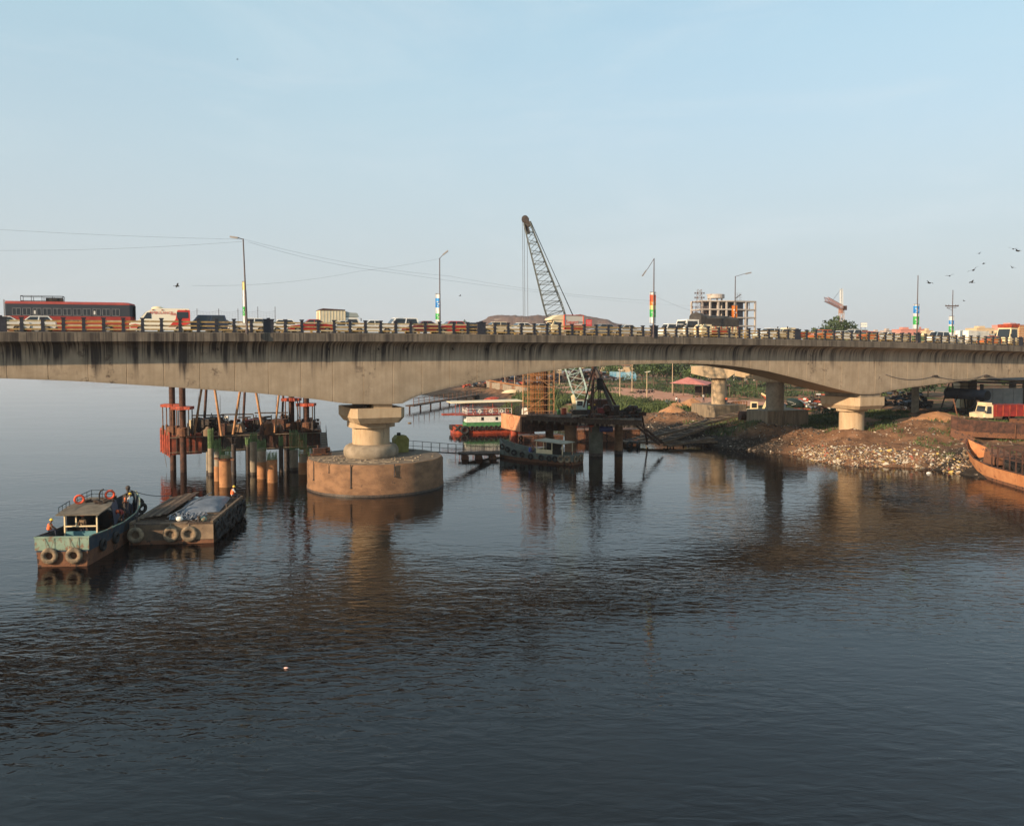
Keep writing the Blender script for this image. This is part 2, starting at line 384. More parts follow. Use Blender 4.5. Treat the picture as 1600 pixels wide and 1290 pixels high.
CT = [(900,612,222),(1000,618,205),(1040,622,200),(950,600,265),(760,600,300),(700,603,310),(830,620,205),(830,645,184),(880,630,176),(1000,640,165),(1080,640,150),
 (1040,645,148),(1000,665,147),(1045,668,140),(1100,654,149),(1150,652,146),(1190,656,125),(1240,656,125),(1190,650,133),(1150,672,134),(1100,680,132),(1200,690,121),(1250,694,119),(1282,672,124),(1240,672,127),
 (1296,690,114),(1335,670,117.5),(1335,690,112.5),(1400,694,111.5),(1400,671,117),(1450,664,123),(1440,654,121),(1500,653,121),(1472,647,123),(1380,660,124),(1400,655,132),
 (1500,694,109),(1560,688,112),(1525,706,106),(1600,694,110),(1540,655,131),(1600,655,131),(1350,650,136),(1300,650,138),(1250,648,145),(1200,632,172),(1300,630,180),(1450,630,170),(1600,635,165)]
CP = np.array([(at(x,y,Y).x, Y, at(x,y,Y).z) for x, y, Y in CT] + [(100,140,5),(140,130,5),(140,180,5),(90,90,4.5),(120,100,5),(0,400,4),(60,400,4),(150,400,4.5),(-60,430,4),(300,300,5),(300,900,5),(-200,900,5)])
def land_base(X, Y):
    w = 0; s = 0
    for px, py, pz in CP:
        wi = 1.0/(((X-px)**2 + (Y-py)**2) + 6.0)**1.7; w = w + wi; s = s + wi*pz
    z = s/w; d = shore_dist(X, Y)
    k = np.clip(d/7.0, 0, 1); k = k*(2-k)
    zz = z*k
    return np.where(d > 0, zz, np.maximum(-2.0, d*.35)), d
def fbm(X, Y, sc, seed=0.):
    o = np.empty(X.shape); it = np.nditer([X, Y], flags=['multi_index'])
    for x, y in it: o[it.multi_index] = noise.fractal(Vector((float(x)*sc+seed, float(y)*sc, 0)), .8, 2.2, 4)
    return o
def gaps(a, b, n): return list(np.linspace(a, b, n, endpoint=False))
gx = np.array(gaps(-2400,-400,10)+gaps(-400,-60,18)+gaps(-60,14,40)+gaps(14,78,118)+gaps(78,170,50)+gaps(170,500,20)+gaps(500,2401,11)+[2400])
gy = np.array(gaps(20,84,18)+gaps(84,150,118)+gaps(150,310,100)+gaps(310,600,30)+gaps(600,5000,22)+[5000])
GX, GY = np.meshgrid(gx, gy)
GZ, GD = land_base(GX, GY)
near = (GD > -6)
nz1 = fbm(GX, GY, .22); nz2 = fbm(GX, GY, .9, 31.)
GZ = GZ + np.where(near, (nz1*.45 + nz2*.16)*np.clip((GD+1.5)/6, 0, 1), 0)
GZ = np.where(GD < -12, -2.0, GZ)
from bisect import bisect_right
def ground(x, y):
    i = min(max(bisect_right(gx, x)-1, 0), len(gx)-2); j = min(max(bisect_right(gy, y)-1, 0), len(gy)-2)
    u = (x-gx[i])/(gx[i+1]-gx[i]); v = (y-gy[j])/(gy[j+1]-gy[j])
    return float((GZ[j,i]*(1-u)+GZ[j,i+1]*u)*(1-v) + (GZ[j+1,i]*(1-u)+GZ[j+1,i+1]*u)*v)
def land_material():
    m = bpy.data.materials.new('river bank soil'); m.use_nodes = True; t = m.node_tree; N = t.nodes; L = t.links; b = N['Principled BSDF']
    b.inputs['Roughness'].default_value = .95; b.inputs['Specular IOR Level'].default_value = .15
    tc = N.new('ShaderNodeTexCoord'); sep = N.new('ShaderNodeSeparateXYZ'); L.new(tc.outputs['Object'], sep.inputs[0])
    def nz(scale, det, rgh=.6):
        n = N.new('ShaderNodeTexNoise'); n.inputs['Scale'].default_value = scale; n.inputs['Detail'].default_value = det; n.inputs['Roughness'].default_value = rgh
        L.new(tc.outputs['Object'], n.inputs['Vector']); return n.outputs['Fac']
    def rp(src, stops):
        r = N.new('ShaderNodeValToRGB'); e = r.color_ramp.elements
        while len(e) < len(stops): e.new(.5)
        for k, (p, c) in enumerate(stops): e[k].position = p; e[k].color = (*c, 1)
        L.new(src, r.inputs[0]); return r.outputs[0]
    def mix(f, a, c):
        x = N.new('ShaderNodeMix'); x.data_type = 'RGBA'; L.new(f, x.inputs[0])
        for s_, i in ((a, 6), (c, 7)):
            if isinstance(s_, tuple): x.inputs[i].default_value = (*s_, 1)
            else: L.new(s_, x.inputs[i])
        return x.outputs[2]
    def rg(src, a, b_):
        r = N.new('ShaderNodeMapRange'); r.interpolation_type = 'SMOOTHSTEP'; L.new(src, r.inputs[0]); r.inputs[1].default_value = a; r.inputs[2].default_value = b_; return r.outputs[0]
    soil = rp(nz(.5, 8), [(.3, (.10,.053,.031)), (.5, (.185,.10,.057)), (.7, (.27,.15,.088))])
    mud = rp(nz(1.3, 9, .7), [(.3, (.014,.012,.011)), (.55, (.034,.028,.023)), (.7, (.075,.058,.045))])
    grass = rp(nz(2.2, 8, .7), [(.35, (.03,.04,.015)), (.55, (.055,.07,.022)), (.7, (.11,.095,.05))])
    # the tide mark: dark mud where the river has stood, soil above it; the dumped mound by the pier is soil down to the water
    vx = N.new('ShaderNodeVectorMath'); vx.operation = 'DISTANCE'; L.new(tc.outputs['Object'], vx.inputs[0]); vx.inputs[1].default_value = (47.5, 112., 2.)
    ad = N.new('ShaderNodeMath'); ad.operation = 'MULTIPLY_ADD'; L.new(nz(.35, 5), ad.inputs[0]); ad.inputs[1].default_value = 2.6; L.new(sep.outputs[2], ad.inputs[2])
    hi = rg(ad.outputs[0], 2.6, 4.2)
    mound = rg(vx.outputs['Value'], 12.5, 8.5)
    mxm = N.new('ShaderNodeMath'); mxm.operation = 'MAXIMUM'; L.new(hi, mxm.inputs[0]); L.new(mound, mxm.inputs[1])
    c = mix(mxm.outputs[0], mud, soil)
    gm = rg(nz(.11, 6), .50, .58)
    g2 = N.new('ShaderNodeMath'); g2.operation = 'MULTIPLY'; L.new(gm, g2.inputs[0]); L.new(rg(ad.outputs[0], 3.2, 4.4), g2.inputs[1])
    inv = N.new('ShaderNodeMath'); inv.operation = 'MULTIPLY'; L.new(g2.outputs[0], inv.inputs[0]); L.new(rg(vx.outputs['Value'], 14., 21.), inv.inputs[1])
    c = mix(inv.outputs[0], c, grass)
    L.new(c, b.inputs['Base Color'])
    n = N.new('ShaderNodeTexNoise'); n.inputs['Scale'].default_value = 2.4; n.inputs['Detail'].default_value = 9; n.inputs['Roughness'].default_value = .7; L.new(tc.outputs['Object'], n.inputs['Vector'])
    bp = N.new('ShaderNodeBump'); bp.inputs['Distance'].default_value = .25; L.new(n.outputs['Fac'], bp.inputs['Height']); L.new(bp.outputs[0], b.inputs['Normal'])
    return m
M['land'] = land_material()
mb = MB(); nx, ny = len(gx), len(gy)
mb.v = [(float(GX[j,i]), float(GY[j,i]), float(GZ[j,i])) for j in range(ny) for i in range(nx)]
mb.f = [(j*nx+i, j*nx+i+1, (j+1)*nx+i+1, (j+1)*nx+i) for j in range(ny-1) for i in range(nx-1)]; mb.m = [0]*len(mb.f)
solo('ground', mb, M['land'], 'brown river bank soil with dark tidal mud', kind='structure', smooth=True)

# ================================================================== BRIDGE
BETA = math.atan2(.4125, .911); BO = Vector((at(420, 521, 80).x, 80, 0))
U = Vector((math.cos(BETA), math.sin(BETA), 0)); V = Vector((-math.sin(BETA), math.cos(BETA), 0))
LB = 22.42; BAY = LB/14
def B2W(s, t, z=0): return BO + U*s + V*t + Vector((0,0,z))
def on_bridge(x, y, t=0):
    """where the sight line through a photo point meets the bridge's lateral plane t -> (s, z)"""
    d = ray(x, y); c = Vector((0, 0, CAMH)); k = ((BO - c).dot(V) + t)/d.dot(V); p = c + d*k
    return (p - BO).dot(U), p.z
def zd(s): return 16.55 - .057*(s/LB - .5)**2
TW = 1.85
_sp = [(-60,590),(0,591),(60,593),(130,596),(200,600.5),(265,604.5),(330,609),(400,614),(460,620),(500,624.5),(526,628.5),(546,631),(610,631.5),(634,630),(645,622),(660,616),(675,612.5),(700,606),(750,596.5),(800,587.5),(850,580.3),(900,574.5),(950,571),(1000,568.7),(1040,567.8),(1075,567.7),(1125,569.7),(1160,573.5),(1200,579.7),(1250,592),(1300,605.5),(1330,612.8),(1345,616),(1372,615.5),(1388,611),(1425,605),(1500,595.5),(1550,591),(1600,589.5),(1660,590)]
_sv = [on_bridge(x, y, TW) for x, y in _sp]
_ss = np.array([p[0] for p in _sv]); _sz = np.array([p[1] for p in _sv])
def soff(s): return float(np.interp(s, _ss, _sz))
def section(s, k=0.0):
    t = zd(s); b = soff(s)
    P = [(0, t-k*.3), (0, t-.80), (.30, t-.84), (.9, t-.92), (1.35, t-1.08), (1.62, t-1.32), (1.76, t-1.7), (TW, t-2.3), (TW+k, b+.35), (TW+.12+k, b+k), (9.0-k, b+k), (9.15-k, b+.3), (9.15-k, t-1.7), (9.9, t-1.1), (10.8, t-.85), (12.5, t-.8), (12.5, t-k*.3)]
    if k: P[4:8] = [(p[0]+k, p[1]+k) for p in P[4:8]]
    return P
bridge = thing('road_bridge', 'long concrete box girder road bridge with stained haunched spans crossing the river', 'bridge', BO, BETA)
S0, S1 = -1.42*LB, 5.5*LB
seg = 3.2; nseg = int((S1-S0)/seg)+1
for i in range(nseg):
    a = S0 + i*seg; b = a + seg
    if b > S1: b = S1
    if b - a < .3: break
    ring_s = [(a, .045), (a+.035, 0)] + [(a+.035+(b-a-.07)*q/3, 0) for q in (1, 2)] + [(b-.035, 0), (b, .045)]
    mb = MB(); uv = []
    for s_, k in ring_s:
        for tt, z in section(s_, k): mb.v.append((s_, tt, z)); uv.append((s_ + (0 if tt < 5 else 40), zd(s_) - z))
    n = len(section(0)); K = len(ring_s)
    mb.f = [(k*n+j, k*n+(j+1) % n, (k+1)*n+(j+1) % n, (k+1)*n+j) for k in range(K-1) for j in range(n)] + [tuple(range(n))[::-1], tuple((K-1)*n+j for j in range(n))]
    mb.m = [0]*len(mb.f)
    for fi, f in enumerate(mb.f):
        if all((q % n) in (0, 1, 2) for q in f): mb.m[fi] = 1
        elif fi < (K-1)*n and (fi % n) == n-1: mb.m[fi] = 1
    mb.uv = uv
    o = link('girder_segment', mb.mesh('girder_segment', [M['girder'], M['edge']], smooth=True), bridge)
# road surface sheet, kerb plinth
def strip(t0, t1, dz0, dz1, s0=S0, s1=S1, step=2.0):
    mb = MB(); n = int((s1-s0)/step)
    rings = []
    for i in range(n+1):
        s_ = s0+(s1-s0)*i/n; z = zd(s_)
        rings.append([(s_, t0, z+dz0), (s_, t1, z+dz0), (s_, t1, z+dz1), (s_, t0, z+dz1)])
    return mb.loft(rings)
part(bridge, 'road_surface', strip(.5, 12.0, -.08, .012), M['asphalt'])
railing = part(bridge, 'railing', strip(.05, .33, -.05, .06), M['edgeflat'])
post_mb = MB()
post_mb.box((-.13,.06,0), (.13,.30,1.18)); post_mb.box((-.20,.02,1.18), (.20,.34,1.30)); post_mb.box((-.17,.03,0.001), (.17,.33,.14))
post_mb.box((-.17,.045,.62), (.17,.315,.72))
post_me = post_mb.mesh('post', M['post'])
wide_mb = MB(); wide_mb.box((-.48,.03,0), (.48,.35,1.20)); wide_mb.box((-.54,-.01,1.2), (-.02,.37,1.32)); wide_mb.box((.02,-.01,1.2), (.54,.37,1.32)); wide_mb.box((-.15,.02,1.2),(.15,.34,1.42))
wide_me = wide_mb.mesh('post', M['post'])
rail_mb = MB(); rail_mb.box((.0,.10,-.072), (BAY-.26,.24,.072)); rl2 = MB(); rl2.box((.0,.10,-.072), (BAY-.26-.35,.24,.072))
rail_ms = [M['rail'], M['rail'], mat('shaded rail paint', (.19,.13,.06), (.33,.23,.11), 3, .7, spots=((.09,.065,.04), 5, .55)), mat('sunlit rail paint', (.40,.31,.17), (.50,.40,.24), 3, .7, spots=((.20,.14,.08), 6, .6))]  # darker and paler tints stand in for shaded and sunlit rails
rail_mes = [rail_mb.mesh('rail', m) for m in rail_ms]; rail2_mes = [rl2.mesh('rail', m) for m in rail_ms]
NB0, NB1 = -19, 77
for k in range(NB0, NB1):
    s_ = k*BAY; wide = (k % 14 == 0)
    z = zd(s_) + .06
    link('post', wide_me if wide else post_me, railing, (s_, 0, z))
    s2 = s_+BAY; sl = -math.atan2(zd(s2)-zd(s_), BAY)
    for h in (.22, .58, .97):
        q_ = random.randrange(4); rail_me = rail_mes[q_]; rail2_me = rail2_mes[q_]; h += random.uniform(-.015,.015); sl = -math.atan2(zd(s2)-zd(s_), BAY)+random.uniform(-.008,.008)
        if wide: link('rail', rail2_me, railing, (s_+.48, 0, z+h), (0, sl, 0))
        elif (k+1) % 14 == 0: link('rail', rail2_me, railing, (s_+.13, 0, z+h), (0, sl, 0))
        else: link('rail', rail_me, railing, (s_+.13, random.uniform(-.01,.01), z+h), (0, sl, 0))
mb = MB()
for k in range(NB0, NB1):
    s_ = k*BAY; z = zd(s_)
    mb.box((s_-.13, 12.15, z), (s_+.13, 12.4, z+1.25))
    for h in (.22, .58, .97): mb.beam((s_, 12.28, z+.06+h), (s_+BAY, 12.28, zd(s_+BAY)+.06+h), .12, .19)
part(bridge, 'far_railing', mb, M['rail'], kind='stuff')
# drain spouts on the web and the slack cable pinned along it
for x in (212, 247, 340, 512, 590, 634, 706, 758, 818):
    s_, _ = on_bridge(x, 543, TW)
    mb = MB(); mb.tube((s_, 1.7, zd(s_)-1.45), (s_, 1.35, zd(s_)-1.62), .07); part(bridge, 'drain_spout', mb, M['darksteel'])
pts = []
for x0, y0, x1, y1, sag in ((1384,585,1460,587,7), (1460,587,1541,585,7), (1541,585,1605,592,5)):
    for q in range(9):
        f_ = q/8; s_, z = on_bridge(x0+(x1-x0)*f_, y0+(y1-y0)*f_+sag*4*f_*(1-f_), TW-.08); pts.append((s_, TW-.08, z))
mb = MB(); mb.path(pts, .035, 4); part(bridge, 'slack_cable', mb, M['wire'])
for x in (1460, 1541):
    s_, z = on_bridge(x, 587, TW); mb = MB(); mb.cbox((s_, TW-.12, z), (.9, .25, .22)); mb.tube((s_-.6,TW-.06,z-.15), (s_,TW-.1,z), .04); mb.tube((s_+.6,TW-.06,z-.15), (s_,TW-.1,z), .04)
    part(bridge, 'cable_bracket', mb, M['darksteel'])

# ---- piers
def cap_block(mb, s, t0, t1, hw, zt, zb, ch, bev):
    """hammerhead block in bridge axes: vertical faces down to zb, then chamfered to a smaller base"""
    def ringat(z, e, c):
        a, b_, p, q = s-hw+e, s+hw-e, t0+e, t1-e
        return [(a+c, p, z), (b_-c, p, z), (b_, p+c, z), (b_, q-c, z), (b_-c, q, z), (a+c, q, z), (a, q-c, z), (a, p+c, z)]
    mb.loft([ringat(zb-ch, bev, .4), ringat(zb, 0, .5), ringat(zt, 0, .5)])
# river pier
s1, tc1 = 11.5, 5.5; P1 = B2W(s1, tc1)
p1 = thing('river_pier', 'tan concrete pier with round column and wide cap standing on a round brown caisson', 'bridge pier', P1, BETA)
ZC = 3.25
mb = MB()
n = 72; prof = [(7.42,-1.5),(7.42,.22),(7.36,.5),(7.33,ZC-.25),(7.2,ZC-.02),(7.12,ZC)]
for r, z in prof:
    for i in range(n):
        a = 2*math.pi*i/n; rr = r + .035*math.sin(i*2.3+z) + .03*math.sin(i*5.1)
        mb.v.append((rr*math.cos(a), rr*math.sin(a), z))
K = len(prof)
mb.f = [(k*n+i, k*n+(i+1) % n, (k+1)*n+(i+1) % n, (k+1)*n+i) for k in range(K-1) for i in range(n)] + [tuple((K-1)*n+i for i in range(n))]
mb.m = [1 if (i // n) == 0 else (2 if i == (K-1)*n else 0) for i in range(len(mb.f))]
CSH = Matrix.Rotation(-BETA, 3, 'Z') @ Vector((.5, .0, 0)); mb.v = [(p[0]+CSH.x, p[1]+CSH.y, p[2]) for p in mb.v]
cs = part(p1, 'caisson', mb, [M['caisson'], M['wetline'], mat('caisson top', (.12,.09,.065), (.19,.15,.11), 1.2, .9, spots=((.28,.22,.16), 2.5, .66))], smooth=True)
for a, l, w in ((-2.45,1.9,.10),(-1.75,2.3,.12),(-1.15,1.2,.12),(-2.1,.9,.06)):
    mb = MB(); c_, s_ = math.cos(a-BETA+.0), math.sin(a-BETA)
    mb.tube((7.40*c_, 7.40*s_, ZC+.05), (7.43*c_, 7.43*s_, ZC-l), w/2, n=6); mb.ball((7.44*c_,7.44*s_,ZC-l), w*.9, 6, 5)
    mb.v = [(p[0]+CSH.x, p[1]+CSH.y, p[2]) for p in mb.v]; link('hanging_bar', mb.mesh('hanging_bar', M['darksteel']), cs)
mb = MB(); mb.lathe((0,0,ZC-.05), [(2.75,0),(2.95,.25),(3.0,.6),(2.95,.95),(2.75,1.25),(2.4,1.42),(2.05,1.46)], 48); part(p1, 'base_ring', mb, M['pierd'], smooth=True)
mb = MB(); mb.lathe((0,0,4.55), [(2.03,0),(2.03,2.35)], 48, cap=False); part(p1, 'column', mb, M['pier'], smooth=True)
def collar(zb, zt, r):
    mb = MB(); P = [(r*(1.0 if abs(math.cos(2*math.pi*i/8+.39)) else 1)*math.cos(2*math.pi*i/8+.3927), r*math.sin(2*math.pi*i/8+.3927)) for i in range(8)]
    return mb.prism(P, zb, zt)
part(p1, 'collar', collar(6.5, 7.06, 2.62), M['pier'])
mb = MB(); cap_block(mb, 0, 1.8-tc1, 9.2-tc1, 2.85, 8.72, 7.72, .62, .45); part(p1, 'pier_cap', mb, M['pier'])
for dx, tt in ((.55,-2.2),(.55,2.2)):
    mb = MB(); mb.box((dx-1.05, tt-1.0, 8.72), (dx+.95, tt+1.0, soff(s1)-.01)); part(p1, 'bearing', mb, M['pier'])
for dx in (-1.3,):
    mb = MB(); mb.box((dx-.2, -2.4, 8.72), (dx+.2, 2.4, soff(s1)-.01)); part(p1, 'seismic_stop', mb, M['darksteel'])
# bank pier
s2, tc2 = 82.9, 5.5; P2 = B2W(s2, tc2); g2 = ground(P2.x, P2.y) - 1.0
p2 = thing('bank_pier', 'concrete pier with round column and chamfered cap standing on the dumped soil mound', 'bridge pier', (P2.x, P2.y, 0), BETA)
zc2 = zpix(621, 115.5); zc2b = zpix(634, 115.5)
mb = MB(); mb.lathe((0,0,g2), [(1.72,0),(1.72,zc2b-.9-g2)], 40, cap=False); part(p2, 'column', mb, M['pier'], smooth=True)
part(p2, 'collar', collar(zc2b-.95, zc2b-.5, 2.3), M['pier'])
mb = MB(); cap_block(mb, 0, 1.8-tc2, 9.2-tc2, 2.85, zc2, zc2b, .55, .45); part(p2, 'pier_cap', mb, M['pier'])
mb = MB(); mb.box((-1.9,-3.3,zc2), (1.9,3.3,soff(s2)+.1)); part(p2, 'bearing', mb, M['pierd'])

# ================================================================== LAMP POSTS
def banner_mb(): return MB()
def text_part(parent, name, txt, size, M_, mat_, ext=.004, space=1.0):
    """lettering as real thin geometry; M_ places its plane"""
    cu = bpy.data.curves.new(name, 'FONT'); cu.body = txt; cu.size = size; cu.extrude = ext; cu.align_x = 'CENTER'; cu.align_y = 'CENTER'; cu.space_character = space
    cu.resolution_u = 2
    ob = bpy.data.objects.new(name, cu); COL.objects.link(ob)
    dg = bpy.context.evaluated_depsgraph_get(); me = bpy.data.meshes.new_from_object(ob.evaluated_get(dg)); bpy.data.objects.remove(ob)
    me.materials.clear(); me.materials.append(mat_); me.name = name
    o = link(name, me, parent); o.matrix_local = M_
    return o
bl = dict(w=mat('banner white', (.74,.75,.72)), g=mat('banner green', (.05,.42,.09), (.10,.52,.15), 2), b=mat('banner blue', (.04,.26,.66), (.06,.34,.75), 2), o=mat('banner orange', (.80,.24,.03), (.72,.18,.04), 2), r=mat('banner red', (.66,.12,.06)), y=mat('banner cream', (.80,.66,.28)))
def add_banner(post, y0, y1, w, bands, Yd, off, yaw):
    """banner sheet hung beside the pole: bands = [(fraction, colour key)]"""
    z1, z0 = zpix(y0, Yd), zpix(y1, Yd)
    H = z1 - z0; z = z1
    fr = MB(); fr.tube((off-w/2,0,z1), (off+w/2,0,z1), .03); fr.tube((off-w/2,0,z0), (off+w/2,0,z0), .03)
    Mx = Matrix.Rotation(yaw, 4, 'Z')
    b = part(post, 'banner', fr, M['steelpole']); b.rotation_euler.z = yaw
    for frac, c in bands:
        zz = z - H*frac; sh = MB(); n = 4
        for q in range(n+1):
            u_ = -w/2 + w*q/n; sh.v += [(off+u_, .05*math.sin(q*1.7)+.02, zz), (off+u_, .05*math.sin(q*1.7+.5)+.02, z), (off+u_, .05*math.sin(q*1.7)+.045, zz), (off+u_, .05*math.sin(q*1.7+.5)+.045, z)]
        for q in range(n):
            a = q*4; sh.f += [(a, a+4, a+5, a+1), (a+2, a+3, a+7, a+6)]
        sh.f += [(0,1,3,2), (n*4, n*4+2, n*4+3, n*4+1)]; sh.m = [0]*len(sh.f)
        if c in ('g', 'b', 'o'):
            # dark symbol or lettering blot on the coloured field
            for kx, kz, kw, kh in ((-.12,.62,.3,.12),(.1,.40,.34,.10),(-.05,.2,.22,.08)):
                sh.cm = 1; sh.cbox((off+kx*w, -.045, zz+(z-zz)*kz), (w*kw, .008, (z-zz)*kh))
            sh.cm = 0
        link('banner_sheet', sh.mesh('banner_sheet', [bl[c], bl['w']]), b)
        z = zz
    return b
def lamp(x, Yd, ytop, arm, label, bands=None, by=None, bx=0, extra=None, lean=0.):
    top = at(x, ytop, Yd); base = Vector((top.x, Yd, 0)); s_ = (base-BO).dot(U); zb = zd(s_)
    t = thing('street_lamp', label, 'street lamp', (base.x, base.y, 0), 0, 'street lamps along the bridge')
    mb = MB(); h = top.z - zb
    mb.tube((0,0,zb-.1), (lean*.4,0,zb+h*.45), .11, .09, 10); mb.tube((lean*.4,0,zb+h*.45-.02), (lean,0,zb+h), .075, .055, 10); mb.tube((0,0,zb), (0,0,zb+.35), .17, .17, 10)
    part(t, 'pole', mb, M['poled'], smooth=True)
    if arm:
        dx, dz = (arm[0]-x)/FPX*Yd, -(arm[1]-ytop)/FPX*Yd
        mb = MB(); mb.path([(lean,0,top.z-.05), (lean+dx*.55, -.1, top.z+dz*.62), (lean+dx*.82, -.15, top.z+dz*.86)], .035, 6); part(t, 'arm', mb, M['poled'])
        d = Vector((dx, -.05, dz)).normalized(); c = Vector((lean+dx*.9, -.17, top.z+dz*.93))
        mb = MB(); mb.beam(c-d*.38, c+d*.38, .26, .14); mb.beam(c-d*.5, c-d*.34, .12, .10)
        lh = part(t, 'lamp_head', mb, M['steelpole'])
        mb = MB(); mb.beam(c-d*.25-Vector((0,0,.08)), c+d*.33-Vector((0,0,.08)), .2, .03); link('lens', mb.mesh('lens', M['white']), lh)
    if bands: add_banner(t, by[0], by[1], by[2], bands, Yd, bx, BETA*.6)
    if extra: extra(t, zb, top.z)
    return t
lamp(384, 78.6, 373, (369.5, 371), 'leftmost street lamp, its pole leaning a little, beside a banner seen edge on', [(.2,'y'),(.15,'w'),(.25,'w'),(.22,'g'),(.18,'w')], (440,505,.24), -.26, lean=-.25)
lamp(687, 99, 403, (697.5, 394.5), 'street lamp with arm rising to the right and a narrow blue, white and green banner', [(.15,'w'),(.32,'b'),(.2,'w'),(.2,'g'),(.13,'w')], (459,505,.62), -.22)
lamp(1022, 98.4, 403.5, (1004.5, 429), 'street lamp with broken arm hanging down left above an orange, white and green banner', [(.08,'w'),(.2,'r'),(.14,'o'),(.14,'y'),(.24,'g'),(.2,'w')], (456.5,505,.80), -.1)
def ex4(t, zb, zt):
    mb = MB(); z = zpix(463, 112); mb.beam((.15,0,z-.2), (.75,-.1,z+.25), .22, .1); mb.tube((0,0,z-.35), (.2,0,z-.15), .03); part(t, 'floodlight', mb, M['darksteel'])
lamp(1149, 112, 431.5, (1171, 426.5), 'street lamp with long flat arm and a small floodlight above an orange and green banner', [(.5,'o'),(.05,'y'),(.27,'g'),(.18,'w')], (477,515,.84), -.02, extra=ex4)
lamp(1434.5, 117, 430, None, 'bare lamp pole without an arm behind a broad blue, white and green banner', [(.06,'w'),(.3,'b'),(.13,'w'),(.33,'g'),(.18,'w')], (475.5,514,1.05), -.12)
def ex6(t, zb, zt):
    z = zpix(478, 130); mb = MB(); mb.beam((-1.15,0,z), (.95,0,z), .12, .16); mb.beam((-.9,0,z-.25),(.6,0,z-.25), .08,.08); mb.tube((-.9,0,z-.3),(0,0,z-.7),.03)
    for q in (-1.05,-.6,.5,.85): mb.tube((q,0,z), (q,0,z+.22), .06, .04)
    part(t, 'crossarm', mb, M['woodd'])
lamp(1489, 130, 453, None, 'pole with a wooden crossarm above a blue and green banner', [(.22,'w'),(.2,'b'),(.1,'w'),(.33,'g'),(.15,'w')], (494,524,1.0), -.1, extra=ex6)

# overhead wires
def wire(name, pts, r, label, group='overhead wires'):
    P = []
    for (a, b, sag) in pts:
        a, b = Vector(a), Vector(b)
        for q in range(13):
            f_ = q/12; p = a.lerp(b, f_); p.z -= sag*4*f_*(1-f_); P.append(p)
    mb = MB(); mb.path(P, r, 4); o0 = P[0]
    solo(name, mb, M['wire'], label, 'wire', group, origin=tuple(o0))
A = lambda x, y, Y: at(x, y, Y)
L1 = A(382, 374, 78.6)
wire('overhead_wire', [(A(-60,355,74), L1, .15)], .008, 'upper overhead wire running left from the top of the leftmost lamp')
wire('overhead_wire', [(A(-60,391,74), A(382,377,78.6), .3)], .008, 'lower overhead wire running left from the leftmost lamp')
wire('overhead_wire', [(L1, A(700,431,92), .5), (A(700,431,92), A(1022,470,98.4), .4)], .008, 'long overhead wire sagging right from the leftmost lamp past the second lamp')
wire('overhead_wire', [(A(388,378,78.6), A(600,424,90), .35), (A(600,424,90), A(1092,478,250), .8)], .009, 'thin overhead wire dropping right across the sky towards the lattice mast')
wire('overhead_wire', [(A(300,446,84), A(560,424,92), .5), (A(560,424,92), A(687,404,99), .1)], .008, 'overhead wire rising right to the top of the second lamp')
wire('overhead_wire', [(A(1022,462,98.4), A(1149,500,112), .5)], .008, 'faint overhead wire between the two lamps with orange and green banners')

# ================================================================== VEHICLES
paint = {}
def pm(name, c, rough=.3): 
    if name not in paint: paint[name] = mat('car paint '+name, c, None, rough=rough, spec=.5)
    return paint[name]
wheel_me = MB().tube((0,-.11,0),(0,.11,0),.33,n=20).mesh('tyre', M['black'], smooth=True)
rim_me = MB().tube((0,-.13,0),(0,.13,0),.19,n=14).mesh('rim', M['steelpole'], smooth=True)
twheel_me = MB().tube((0,-.16,0),(0,.16,0),.48,n=20).mesh('tyre', M['black'], smooth=True)
trim_me = MB().tube((0,-.18,0),(0,.18,0),.25,n=14).mesh('rim', M['steelpole'], smooth=True)
def wheel(t, x, y, big=False, sc=1.0):
    w = link('wheel', twheel_me if big else wheel_me, t, (x, y, .48*sc if big else .33*sc)); w.scale = (sc, 1, sc)
    link('rim', trim_me if big else rim_me, w)
def put(s, t, flip=False):
    p = B2W(s, t, zd(s)+.012); return p, BETA + (math.pi if flip else 0)
def gp(px, t): return on_bridge(px, 520, t)[0]
def base_vehicle(name, label, cat, s, t, flip, group=None):
    p, r = put(s, t, flip); e = thing(name, label, cat, p, r, group)
    e.rotation_euler.y = (1 if flip else -1)*math.atan2(zd(s+1)-zd(s-1), 2); return e
